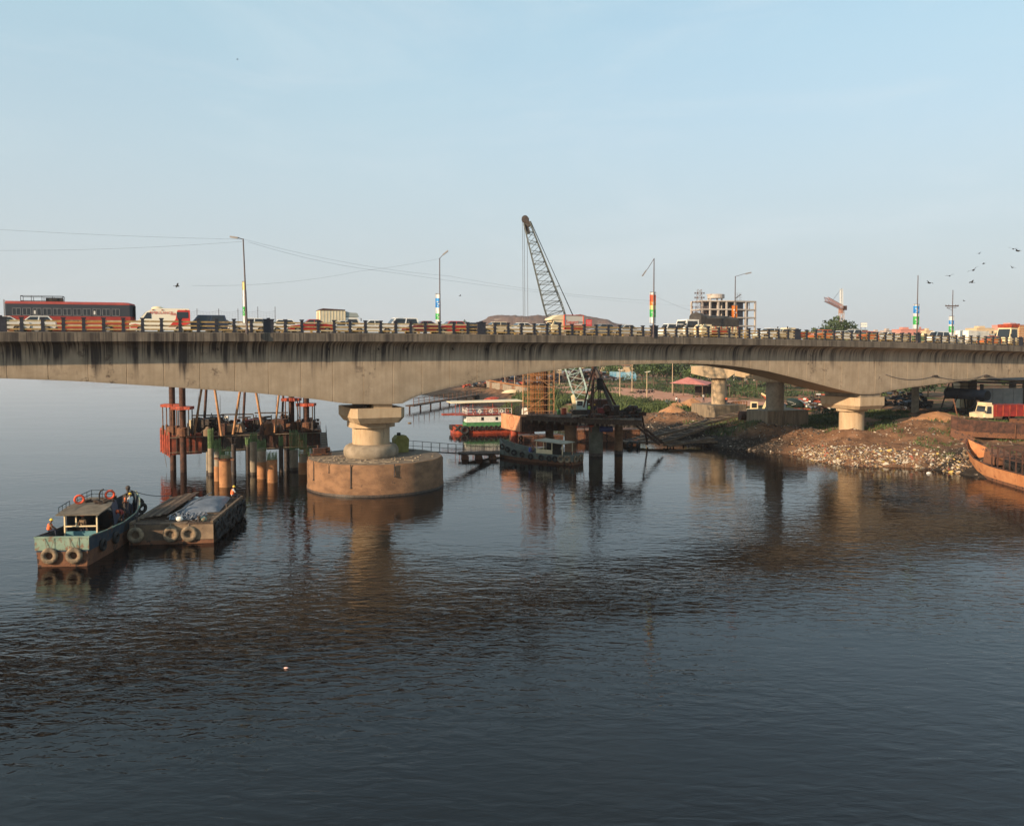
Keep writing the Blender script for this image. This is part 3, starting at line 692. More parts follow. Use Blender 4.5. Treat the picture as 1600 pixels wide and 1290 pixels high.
def car(label, px, t, flip, colour, kind='hatch', loc=None, group='cars driving over the bridge'):
    s = gp(px, t)
    e = base_vehicle('car', label, 'car', s, t, flip, group)
    if loc is not None: e.location = loc[0]; e.rotation_euler = (0,0,loc[1])
    L, H, W = dict(hatch=(3.7,1.5,1.62), sedan=(4.4,1.46,1.72), suv=(4.5,1.85,1.85), van=(3.6,1.85,1.5))[kind]
    h = L/2; b = .28
    if kind == 'sedan': body = [(-h,b),(h,b),(h,.62),(h-.1,.78),(h-1.1,.92),(-h+.9,.97),(-h+.05,.92),(-h,.7)]; gh = [(h-1.15,.91),(h-1.95,H),(-h+1.55,H),(-h+.7,.96)]
    elif kind == 'hatch': body = [(-h,b),(h,b),(h,.62),(h-.1,.8),(h-.95,.95),(-h+.05,1.0),(-h,.7)]; gh = [(h-1.0,.94),(h-1.7,H),(-h+.6,H),(-h+.08,.99)]
    elif kind == 'suv': body = [(-h,b+.1),(h,b+.1),(h,.8),(h-.1,1.02),(h-1.1,1.12),(-h+.05,1.15),(-h,.8)]; gh = [(h-1.15,1.1),(h-1.75,H),(-h+.25,H),(-h+.05,1.14)]
    else: body = [(-h,b),(h,b),(h,.65),(h-.1,.95),(h-.4,1.05),(-h+.02,1.05),(-h,.7)]; gh = [(h-.42,1.04),(h-.95,H),(-h+.15,H),(-h+.04,1.04)]
    w = W/2
    mb = MB(); mb.side(body, -w, w, lambda z: .05 if z < .5 else .0); part(e, 'body', mb, pm(*colour))
    zt = max(p[1] for p in gh); zb = min(p[1] for p in gh)
    mb = MB(); mb.side(gh, -w, w, lambda z: .06+.16*(z-zb)/(zt-zb)); part(e, 'roof', mb, pm(*colour))
    # glass panels a few mm proud of the cabin
    (xa,za),(xb,zb_),(xc,zc),(xd,zd_) = gh
    ins = lambda z: .055+.16*(z-zb)/(zt-zb)
    for sg in (-1, 1):
        for (u0, u1) in ((.06,.47),(.53,.94)):
            def P(u, v):
                x0 = xa+(xd-xa)*u; x1 = xb+(xc-xb)*u; z = .06+v*.86; zz = zb+(zt-zb)*z
                return (x0+(x1-x0)*z, sg*(w-ins(zz)+.012), zz)
            g = MB(); g.add([P(u0,.02),P(u1,.02),P(u1,.96),P(u0,.96)], [(0,1,2,3) if sg < 0 else (3,2,1,0)]); g.add([(x, y-sg*.02, z) for x, y, z in g.v[:4]], [])
            g.f += [(0,4,5,1),(1,5,6,2),(2,6,7,3),(3,7,4,0)]; g.m += [0]*4
            link('window', g.mesh('window', M['glass']), e)
    for (A_, B_, nm) in (((xa,za),(xb,zb_),'windscreen'), ((xd,zd_),(xc,zc),'rear_window')):
        o_ = .012 if nm == 'windscreen' else -.012
        g = MB(); f0, f1 = .1, .9
        q = []
        for f_, sg in ((f0,-1),(f0,1),(f1,1),(f1,-1)):
            x = A_[0]+(B_[0]-A_[0])*f_+o_; z = A_[1]+(B_[1]-A_[1])*f_; q.append((x, sg*(w-ins(z)-.06), z+.008))
        q2 = [(x-o_*2, y, z) for x, y, z in q]
        g.add(q+q2, [(0,1,2,3),(7,6,5,4),(0,4,5,1),(1,5,6,2),(2,6,7,3),(3,7,4,0)]); part(e, nm, g, M['glass'])
    for sx in (-1, 1):
        for sg in (-1, 1): wheel(e, sx*(h-.72), sg*(w-.08))
        for sg in (-1, 1):
            mb = MB(); mb.cbox((sx*(h+.0), sg*(w-.25), .72 if kind != 'suv' else .88), (.05,.3,.13)); part(e, 'headlight' if sx > 0 else 'tail_light', mb, M['white'] if sx > 0 else M['redp'])
    mb = MB(); mb.cbox((h+.02,0,.42),(.1,W*.96,.18)); mb.cbox((-h-.02,0,.42),(.1,W*.96,.18)); part(e, 'bumper', mb, M['darksteel'])
    return e
WH=('white',(.72,.70,.64)); SV=('silver',(.45,.45,.43)); RD=('red',(.38,.03,.025)); DK=('dark blue',(.03,.04,.07)); BK=('black',(.015,.015,.018)); OR=('orange',(.62,.14,.03)); GY=('grey',(.18,.18,.18)); MR=('maroon',(.16,.02,.02)); YL=('taxi yellow',(.62,.42,.05)); BG=('beige',(.55,.46,.32))
T1, T2, T3, T4 = 2.6, 5.4, 8.2, 10.8
NEAR, FAR = True, False      # near lanes drive left, far lanes drive right
for lb, px, t, fl, c, k in (
 ('white hatchback in front of the rear half of the red bus', 52, T1, NEAR, WH, 'hatch'),
 ('white car at the very left edge of the bridge', 4, T1, NEAR, WH, 'sedan'),
 ('dark blue car just right of the ambulance', 318, T2, NEAR, DK, 'suv'),
 ('grey car following the dark blue car right of the ambulance', 352, T3, FAR, GY, 'hatch'),
 ('white hatchback beside the leftmost lamp post', 388, T1, NEAR, WH, 'hatch'),
 ('white car just left of the first wide dark pillar block', 408, T2, NEAR, WH, 'sedan'),
 ('white hatchback with dark roof rack just right of the leftmost wide pillar block', 436, T2, NEAR, WH, 'hatch'),
 ('dark red sedan in front of the cream box truck', 486, T1, NEAR, RD, 'sedan'),
 ('silver sedan under the nose of the cream box truck', 535, T2, NEAR, SV, 'sedan'),
 ('white sedan between the cream box truck and the white people carrier', 580, T1, NEAR, WH, 'sedan'),
 ('white people carrier with tall windows above the rails', 622, T2, NEAR, WH, 'suv'),
 ('maroon car left of the second lamp', 662, T1, NEAR, MR, 'sedan'),
 ('red hatchback right of the second lamp', 703, T1, NEAR, RD, 'hatch'),
 ('dark car behind the rails between the second lamp and the landfill hill', 735, T2, NEAR, BK, 'sedan'),
 ('beige car just right of the second wide pillar block', 772, T1, NEAR, BG, 'hatch'),
 ('white sedan close to the left of the small lettered truck', 813, T1, NEAR, WH, 'sedan'),
 ('silver hatchback ahead of the small lettered truck', 842, T2, NEAR, SV, 'hatch'),
 ('grey car behind the small lettered truck', 938, T1, NEAR, GY, 'hatch'),
 ('silver sedan left of the lamp with the broken arm', 976, T1, NEAR, SV, 'sedan'),
 ('pale van between the lamp with the broken arm and the white cab truck', 1049, T2, NEAR, WH, 'van'),
 ('white car right of the tarpaulin truck, in front of the concrete frame', 1200, T1, NEAR, WH, 'hatch'),
 ('beige sedan below the right end of the concrete frame building', 1222, T1, NEAR, BG, 'sedan'),
 ('orange red car left of the tower crane mast', 1283, T1, NEAR, OR, 'hatch'),
 ('white car below the tower crane mast', 1312, T1, NEAR, WH, 'sedan'),
 ('silver people carrier right of the tower crane mast', 1334, T2, NEAR, SV, 'suv'),
 ('orange car below the small two-panel signboard', 1352, T1, NEAR, OR, 'hatch'),
 ('white car left of the bare lamp pole with blue banner', 1385, T1, NEAR, WH, 'sedan'),
 ('beige hatchback just left of the bare lamp pole', 1404, T2, NEAR, BG, 'hatch'),
 ('white van between the bare lamp pole and the crossarm pole', 1466, T1, NEAR, WH, 'van'),
 ('white sedan just left of the crossarm pole', 1480, T2, NEAR, WH, 'sedan'),
 ('white van right of the crossarm pole', 1514, T3, FAR, WH, 'van'),
 ('orange red hatchback left of the far decorated truck', 1546, T1, NEAR, OR, 'hatch'),
 ('silver car at the far right before the decorated truck', 1562, T2, NEAR, SV, 'sedan')):
    car(lb, px, t, fl, c, k)

# ---- red bus
def bus():
    t = 10.6; s = (gp(12, t)+gp(213, t))/2; L = abs(gp(213, t)-gp(12, t))
    e = base_vehicle('bus', 'long dark red coach with roof rack and rear ladder facing right behind the ambulance', 'bus', s, t, FAR)
    h = L/2; w = 1.25
    def shell(z0, z1, fr=0., inw=0.):
        x1 = h-.0
        return [(-h, -w+inw), (x1-.5-fr, -w+inw), (x1-.12-fr, -w+.35), (x1-fr, -w+.8), (x1-fr, w-.8), (x1-.12-fr, w-.35), (x1-.5-fr, w-inw), (-h, w-inw)]
    R_ = mat('bus red paint', (.36,.05,.035), (.28,.035,.028), 1, .45)
    mb = MB(); mb.prism(shell(0,0), .35, 1.75); part(e, 'body', mb, R_)
    mb = MB(); mb.prism([(x*.998, y*.985) for x, y in shell(0,0,.06)], 1.75, 2.92); part(e, 'window_band', mb, mat('bus dark band', (.045,.05,.06), None, rough=.35))
    mb = MB(); a = [(x, y, 2.92) for x, y in shell(0,0,.02)]; b_ = [(x, y*.96, 3.06) for x, y in shell(0,0,.1)]; c_ = [(x*.99, y*.75, 3.2) for x, y in shell(0,0,.6)]; mb.loft([a, b_, c_]); part(e, 'roof', mb, mat('bus roof red', (.34,.065,.05), (.27,.05,.042), 1, .6))
    mb = MB()
    for z in (.72, 1.12): mb.box((-h+.05, -w-.008, z), (h-.6, -w+.02, z+.10)); mb.box((-h+.05, w-.02, z), (h-.6, w+.008, z+.10))
    part(e, 'stripe', mb, mat('bus stripe', (.52,.20,.04)))
    n = 11; pw = (L-1.9)/n
    for sg in (-1, 1):
        for k in range(n):
            x = -h+.5+k*pw
            mb = MB(); y = sg*w*.985
            for a_, b2 in (((x+.1,y,1.84),(x+pw-.08,y,1.84)), ((x+.1,y,2.5),(x+pw-.08,y,2.5)), ((x+.1,y,1.84),(x+.1,y,2.5)), ((x+pw-.08,y,1.84),(x+pw-.08,y,2.5)), ((x+pw*.5,y,1.84),(x+pw*.5,y,2.5))): mb.beam(a_, b2, .045, .045)
            f_ = part(e, 'window', mb, M['steelpole']); g = MB(); g.box((x+.13, y-.012, 1.86), (x+pw-.11, y+.012, 2.48)); link('pane', g.mesh('pane', M['glass']), f_)
            if sg < 0 and k in (2, 8):
                g = MB(); g.box((x+pw*.2, y-.016, 1.95), (x+pw*.38, y+.004, 2.3)); link('curtain', g.mesh('curtain', M['white']), f_)
    mb = MB(); mb.box((h-.08, -1.05, 1.55), (h+.012, 1.05, 2.85)); part(e, 'windscreen', mb, M['glass'])
    for sg in (-1,1):
        mb = MB(); mb.cbox((h+.0, sg*.85, .75), (.06,.34,.2)); part(e, 'headlight', mb, M['white'])
        for x in (-h+2.6, -h+3.7 if False else h-2.6): wheel(e, x, sg*(w-.12), True)
    mb = MB(); z0, z1 = 3.16, 3.72; x0, x1 = -h+1.3, -h+4.9
    for y in (-.95, .95):
        for z in (z0+.08, z1): mb.beam((x0,y,z),(x1,y,z),.05,.05)
        for k in range(5): mb.beam((x0+(x1-x0)*k/4,y,z0-.05),(x0+(x1-x0)*k/4,y,z1),.045,.045)
    for x in (x0, x1): mb.beam((x,-.95,z1),(x,.95,z1),.05,.05); mb.beam((x,-.95,z0+.08),(x,.95,z0+.08),.05,.05)
    rk = part(e, 'roof_rack', mb, M['black'])
    mb = MB(); mb.box((x0+2.1,-.8,z0), (x1-.05,.8,z0+.40)); link('luggage', mb.mesh('luggage', M['tarpd']), rk)
    mb = MB()
    for y in (-.5,-.1): mb.beam((-h-.18,y,.8),(-h-.18,y,3.35),.04,.04)
    for k in range(7): mb.beam((-h-.18,-.5,1+.35*k),(-h-.18,-.1,1+.35*k),.035,.035)
    mb.beam((-h-.18,-.3,3.3),(-h,-.3,3.2),.04,.04); mb.beam((-h-.18,-.3,.9),(-h,-.3,.9),.04,.04); part(e, 'ladder', mb, M['steelpole'])
bus()
# ---- ambulance
def ambulance():
    t = T2-.4; s = (gp(203, t)+gp(297, t))/2; L = abs(gp(297, t)-gp(203, t))
    e = base_vehicle('ambulance', 'cream and red ambulance van with roof beacon facing left in front of the bus nose', 'ambulance', s, t, NEAR)
    h = L/2; w = .98
    prof = [(-h,.35),(h,.35),(h+.02,.75),(h-.1,1.05),(h-.75,1.25),(h-1.45,2.05),(h-1.9,2.3),(h-2.3,2.42),(-h+.15,2.42),(-h,2.25)]
    mb = MB(); mb.side(prof, -w, w, lambda z: .14*max(0,(z-1.1)/1.3)); part(e, 'body', mb, mat('ambulance cream', (.80,.73,.57), None, rough=.4))
    rp_ = mat('ambulance red', (.58,.05,.035), None, rough=.4)
    for sg in (-1,1):
        iy = lambda z: sg*(w - .14*max(0,(z-1.1)/1.3))
        def panel(nm, x0, x1, z0, z1, m_, pr=.012, pts=None):
            P = pts or [(x0,z0),(x1,z0),(x1,z1),(x0,z1)]
            g = MB(); n = len(P); g.v = [(x, iy(z)+sg*pr, z) for x, z in P] + [(x, iy(z)-sg*.02, z) for x, z in P]
            g.f = [tuple(range(n)), tuple(range(n,2*n))[::-1]] + [(i, n+i, n+(i+1) % n, (i+1) % n) for i in range(n)]; g.m = [0]*len(g.f)
            return part(e, nm, g, m_)
        panel('red_panel', 0,0,0,0, rp_, .008, [(-h+.02,1.0),(-h+.02,2.28),(-h+1.15,2.28),(-h+1.35,1.35),(-h+2.0,.62),(-h+.9,.62)])
        panel('red_panel', 0,0,0,0, rp_, .008, [(h-.95,.5),(h-.05,.5),(h-.06,.8),(h-.5,.9),(h-1.2,.75)])
        panel('side_window', -h+.18, -h+1.22, 1.5, 2.1, M['glass'], .02)
        panel('door_window', 0,0,0,0, M['glass'], .014, [(h-1.9,1.42),(h-1.2,1.42),(h-1.55,2.0),(h-1.9,2.02)])
        rx = 0 if sg < 0 else math.pi
        for txt, x, z, sz in (('AMBULANCE', .0, 1.98, .36), ('108', -1.05, 1.86, .36)):
            Mt = Matrix.Translation((x*1.0-.1, iy(z)+sg*.012, z)) @ Matrix.Rotation(math.pi/2 if sg < 0 else math.pi/2, 4, 'X') if sg < 0 else Matrix.Translation((x-.1, iy(z)+sg*.012, z)) @ Matrix.Rotation(math.pi, 4, 'Z') @ Matrix.Rotation(math.pi/2, 4, 'X')
            text_part(e, 'lettering', txt, sz, Mt, rp_)
        for x in (h-.95, -h+1.05): wheel(e, x, sg*(w-.1), False, 1.05)
        for x in (h-2.1, -.2, -h+.4):
            g = MB(); g.cbox((x, sg*(w-.12), 2.26), (.16,.08,.09)); part(e, 'side_light', g, M['orange'])
        g = MB(); g.cbox((h-.02, sg*.72, .86), (.1,.3,.2)); part(e, 'headlight', g, M['white'])
    q = [(h-.80,1.24),(h-1.42,2.02)]
    g = MB(); g.add([(q[0][0]+.02,-.8,q[0][1]+.03),(q[0][0]+.02,.8,q[0][1]+.03),(q[1][0]+.02,.74,q[1][1]+.02),(q[1][0]+.02,-.74,q[1][1]+.02),(q[0][0]-.04,-.8,q[0][1]),(q[0][0]-.04,.8,q[0][1]),(q[1][0]-.04,.74,q[1][1]),(q[1][0]-.04,-.74,q[1][1])], [(0,1,2,3),(7,6,5,4),(0,4,5,1),(1,5,6,2),(2,6,7,3),(3,7,4,0)]); part(e, 'windscreen', g, M['glass'])
    g = MB(); g.ball((h-2.5,0,2.44), .5, 12, 8, (1.1,1,.42)); part(e, 'beacon', g, M['cream'], smooth=True)
ambulance()
# ---- trucks
def truck_wheels(e, xs, w):
    for x in xs:
        for sg in (-1,1): wheel(e, x, sg*(w-.14), True, .9)
def cab(e, x0, x1, w, z1, m_, name='cab', zf=.5):
    P = [(x0,zf),(x1,zf),(x1+.03,1.35),(x1-.28,z1-.08),(x1-.4,z1),(x0,z1)]
    g = MB(); g.side(P, -w, w, lambda z: .05*max(0,z-1.3)); c = part(e, name, g, m_)
    for sg in (-1,1):
        g = MB(); g.v = []
        Q = [(x0+.28,1.42),(x1-.28,1.42),(x1-.42,z1-.22),(x0+.28,z1-.22)]
        g.v = [(x, sg*(w-.05*max(0,z-1.3)+.012), z) for x, z in Q]+[(x, sg*(w-.09), z) for x, z in Q]
        g.f = [(0,1,2,3),(7,6,5,4),(0,4,5,1),(1,5,6,2),(2,6,7,3),(3,7,4,0)]; g.m = [0]*6
        link('door_window', g.mesh('door_window', M['glass']), c)
        g = MB(); g.cbox((x1+.02, sg*(w-.25), .85), (.08,.28,.2)); link('headlight', g.mesh('headlight', M['white']), c)
        g = MB(); g.cbox((x1+.05, sg*(w+.14), 1.75), (.06,.16,.34)); g.beam((x1-.1,sg*w,1.9),(x1+.05,sg*(w+.14),1.9),.03,.03); link('mirror', g.mesh('mirror', M['black']), c)
    g = MB(); wx = lambda z: x1+.03-(z-1.35)*.31/(z1-1.43)+.012
    za, zb = 1.42, z1-.18
    g.add([(wx(za),-w+.14,za),(wx(za),w-.14,za),(wx(zb),w-.2,zb),(wx(zb),-w+.2,zb),(wx(za)-.06,-w+.14,za),(wx(za)-.06,w-.14,za),(wx(zb)-.06,w-.2,zb),(wx(zb)-.06,-w+.2,zb)], [(0,1,2,3),(7,6,5,4),(0,4,5,1),(1,5,6,2),(2,6,7,3),(3,7,4,0)])
    link('windscreen', g.mesh('windscreen', M['glass']), c)
    return c
def box_truck():
    t = T4-.4; s = (gp(498, t)+gp(560, t))/2; L = abs(gp(560, t)-gp(498, t))
    e = base_vehicle('box_truck', 'cream box truck with a bright rear door driving right behind the dark red sedan', 'truck', s, t, FAR)
    h = L/2; w = 1.05; xb = h-1.75
    z1 = zpix(484.5, 92) - zd(s)
    g = MB(); g.box((-h,-w,.85),(xb,w,z1)); bx = part(e, 'cargo_box', g, mat('cream box panel', (.62,.57,.42), (.55,.50,.37), 1.2, .6))
    g = MB(); g.side([(-h-.12,z1-.05),(-h+.3,z1+.16),(xb,z1+.06),(xb,z1-.02)], -w-.06, w+.06); link('roof_edge', g.mesh('roof_edge', M['rustd']), bx)
    for y in (-.53,.53):
        g = MB(); g.cbox((-h-.02,y,(z1+.95)/2), (.03,.98,z1-1.05)); d = part(e, 'rear_door', g, M['cream'])
        g = MB(); g.tube((-h-.06,y*.3,1.0),(-h-.06,y*.3,z1-.2),.025); link('lock_bar', g.mesh('lock_bar', M['steelpole']), d)
    for k in range(9):
        x = -h+(xb+h)*k/8; g = MB(); g.cbox((x,-w-.01,(z1+.85)/2),(.04,.03,z1-.87)); link('rib', g.mesh('rib', M['cream']), bx)
    g = MB(); g.side([(xb+.05,2.05),(h-.1,2.05),(h-.35,2.5),(xb+.6,z1-.25),(xb+.05,z1-.1)], -w+.12, w-.12); part(e, 'wind_deflector', g, mat('grey deflector', (.30,.33,.31), None, rough=.5))
    cab(e, xb+.05, h, .98, 2.0, M['white']); truck_wheels(e, (-h+1.2, h-.9), w)
    g = MB(); g.box((-h,-.45,.55),(h-.3,.45,.84)); part(e, 'chassis', g, M['darksteel'])
box_truck()
def small_truck():
    t = T2; s = (gp(857, t)+gp(905, t))/2; L = abs(gp(905, t)-gp(857, t))
    e = base_vehicle('box_truck', 'small truck with cream cab fairing and red framed box with red script lettering driving left', 'truck', s, t, NEAR)
    h = L/2; w = .98; xb = h-L*.38; z1 = zpix(493.5, 101) - zd(s)
    g = MB(); g.box((-h,-w,.75),(xb,w,z1)); bx = part(e, 'cargo_box', g, mat('grey white panel', (.50,.48,.43), None, rough=.5))
    rp_ = mat('red trim', (.60,.07,.03), None, rough=.5)
    for sg in (-1,1):
        for a, b in (((-h,z1),(xb,z1)), ((-h,.8),(-h,z1)), ((xb,.8),(xb,z1)), ((-h,1.35),(xb,1.35))):
            g = MB(); g.beam((a[0],sg*(w+.01),a[1]),(b[0],sg*(w+.01),b[1]),.05,.13,up=(0,1,0)); link('trim', g.mesh('trim', rp_), bx)
        g = MB(); g.box((-h+.05, sg*w-.015 if sg > 0 else -w-.02, .78), (xb-.05, w+.02 if sg > 0 else -w+.015, 1.28)); link('lower_panel', g.mesh('lower_panel', M['orange']), bx)
        for txt, x, z, sz, m_ in (('Supatri', .25 if sg>0 else .25, 1.72, .62, rp_), ('EXPRESS', -.95, 1.72, .20, M['black'])):
            xc = (xb-h)/2 + x
            Mt = Matrix.Translation((xc, sg*(w+.02), z)) @ (Matrix.Rotation(math.pi, 4, 'Z') if sg > 0 else Matrix.Identity(4)) @ Matrix.Rotation(math.pi/2, 4, 'X') @ Matrix.Shear('XY', 4, (0.25, 0)) if False else Matrix.Translation((xc, sg*(w+.02), z)) @ (Matrix.Rotation(math.pi, 4, 'Z') if sg > 0 else Matrix.Identity(4)) @ Matrix.Rotation(math.pi/2, 4, 'X')
            text_part(e, 'lettering', txt, sz, Mt, m_)
    g = MB(); g.side([(xb+.04,1.95),(h+.1,1.95),(h-.05,2.15),(xb+.9,z1-.15),(xb+.5,z1),(xb+.04,z1)], -w+.05, w-.05); part(e, 'wind_deflector', g, M['cream'])
    cab(e, xb+.05, h, .94, 1.9, M['cream']); truck_wheels(e, (-h+.9, h-.7), w)
small_truck()
def tarp_truck():
    t = T2; s = (gp(1062, t)+gp(1144, t))/2; L = abs(gp(1144, t)-gp(1062, t))
    e = base_vehicle('cargo_truck', 'white cab truck with load under dark tarpaulin and cream side boards driving left', 'truck', s, t, NEAR)
    h = L/2; w = 1.2; xb = h-2.3
    z1 = zpix(493, 107) - zd(s); zb = zpix(508, 107)-zd(s)
    g = MB(); g.box((-h,-w,.9),(xb-.15,w,zb+.1)); bd = part(e, 'cargo_bed', g, M['cream'])
    for k in range(14):
        x = -h+.1+(xb-.15+h-.2)*k/13
        for sg in (-1,1): g = MB(); g.box((x-.06, sg*w-.02, 1.0), (x+.06, sg*w+.045, zb+.12)) if sg > 0 else g.box((x-.06,-w-.045,1.0),(x+.06,-w+.02,zb+.12)); link('side_board_rib', g.mesh('side_board_rib', M['cream' if k % 2 else 'orange']), bd)
    rings = []
    for k in range(13):
        x = -h-.05+(xb-.05+h)*k/12; sg_ = .06*math.sin(k*1.9); zt = z1+.05*math.sin(k*2.3)-(.12 if k < 2 else 0)+(.3 if k > 10 else 0)
        rings.append([(x,-w-.08,zb-.1+.06*math.sin(k*3)), (x,-w-.06,zt-.35+sg_), (x,-w*.7,zt-.05), (x,0,zt+.05), (x,w*.7,zt-.05), (x,w+.06,zt-.35), (x,w+.08,zb-.1)])
    g = MB(); g.loft(rings); part(e, 'tarpaulin', g, M['tarpd'])
    cab(e, xb+.05, h-.05, 1.12, 2.45, M['white'], zf=.55); truck_wheels(e, (-h+1.1, -h+2.3, h-1.1), w)
tarp_truck()
def ornate_truck():
    t = T1+.4; s = gp(1592, t)
    e = base_vehicle('cargo_truck', 'truck with orange decorated high body and pale cab at the right end of the bridge', 'truck', s, t, NEAR)
    h = 3.8; w = 1.2
    g = MB(); g.box((-h,-w,.8),(h-2.0,w,3.3)); b_ = part(e, 'cargo_body', g, mat('faded orange boards', (.50,.22,.10), (.60,.32,.16), 2, .6))
    for k in range(6): g = MB(); g.box((-h-.02,-w-.03,1.1+.36*k),(h-1.98,w+.03,1.16+.36*k)); link('board', g.mesh('board', M['cream']), b_)
    g = MB(); g.side([(h-2.2,3.0),(h-.3,3.0),(h-.2,3.45),(h-2.2,3.6)], -w+.05, w-.05); part(e, 'headboard', g, M['orange'])
    cab(e, h-1.95, h, 1.15, 2.9, M['cream']); truck_wheels(e, (-h+1, h-1), w)
ornate_truck()
def lorry_side():
    t = T3; s = gp(1500, t)
    e = base_vehicle('cargo_truck', 'low white canvas topped truck right of the crossarm pole', 'truck', gp(1525, t), t, FAR)
    h = 3.4; w = 1.15
    g = MB(); g.side([(-h,.8),(h-1.8,.8),(h-1.8,2.5),(-h,2.5)], -w, w); part(e, 'cargo_box', g, M['white'])
    cab(e, h-1.75, h, 1.05, 2.1, M['white']); truck_wheels(e, (-h+1, h-.9), w)
lorry_side()
def pickup(px, t, lab, flip=True):
    e = base_vehicle('pickup_truck', lab, 'truck', gp(px, t), t, flip, 'small pickups on the bridge'); h = 2.2; w = .85
    g = MB(); g.box((-h,-w,.55),(h-1.6,w,1.25)); part(e, 'cargo_bed', g, M['orange' if flip else 'greenp']); cab(e, h-1.55, h, .82, 1.75, M['cream']); 
    for x in (-h+.7, h-.7):
        for sg in (-1,1): wheel(e, x, sg*(w-.1))
pickup(1112, T1, 'orange pickup below the white cab of the tarpaulin truck'); pickup(1432, T3, 'green pickup behind the bare lamp pole', False); pickup(1242, T2, 'orange pickup by the middle wide pillar block left of the tower crane')
# red placard carried on a pole behind the small lettered truck
e = thing('sign_board', 'small red square placard on a pole behind the small lettered truck', 'sign', B2W(gp(920, 12.1), 12.1, 0), BETA)
z0 = zpix(508, 105); z1 = zpix(497.5, 105); zc = (z0+z1)/2
g = MB(); g.tube((0,0,zd(gp(920,12.1))), (0,0,z1+.1), .05); part(e, 'pole', g, M['poled'])
g = MB(); g.box((-.42,-.06,z0),(.42,-.02,z1)); pb = part(e, 'panel', g, mat('placard red', (.68,.05,.05), None, rough=.6))
g = MB()
for r_ in range(3):
    for c_ in range(4): g.cbox((-.27+.18*c_, -.066, zc+.2-.2*r_), (.09,.01,.07))
link('lettering', g.mesh('lettering', M['white']), pb)

# ================================================================== BACKGROUND ABOVE THE DECK
# landfill hill, a heightfield mound far behind the bridge
def hill():
    prof = [(640,531),(690,522),(722,512),(745,503),(765,493.5),(785,491),(810,491.5),(838,491),(870,493),(905,490.5),(930,496),(950,499),(965,505),(985,508),(1003,514),(1030,521),(1075,528),(1120,534)]
    px = np.array([p[0] for p in prof]); py = np.array([p[1] for p in prof]); Yc = 700.
    xs = np.linspace(xpix(620,Yc), xpix(1140,Yc), 150); ys = np.linspace(Yc-70, Yc+190, 60); mb = MB(); rows = []
    for j, y in enumerate(ys):
        for i, x in enumerate(xs):
            pxx = x/Yc*FPX+800; zt = zpix(float(np.interp(pxx, px, py)), Yc) - 4
            q = (y-ys[0])/(Yc-ys[0]) if y < Yc else 1-(y-Yc)/(ys[-1]-Yc)*.9
            q = max(0, q); q = q*q*(3-2*q)
            edge = min(1, i/8, (len(xs)-1-i)/8)
            z = 3.2 + zt*q*edge + (noise.fractal(Vector((x*.03, y*.03, 3)), .8, 2.1, 5)*5.5)*q*edge*(1-.75*q) + noise.fractal(Vector((x*.11, y*.11, 9)), .7, 2.1, 4)*1.1*edge
            mb.v.append((x, y, z))
    n = len(xs); mb.f = [(j*n+i, j*n+i+1, (j+1)*n+i+1, (j+1)*n+i) for j in range(len(ys)-1) for i in range(n-1)]; mb.m = [0]*len(mb.f)
    solo('hill', mb, M['hillm'], 'long flat topped brown landfill hill', kind='structure')
hill()
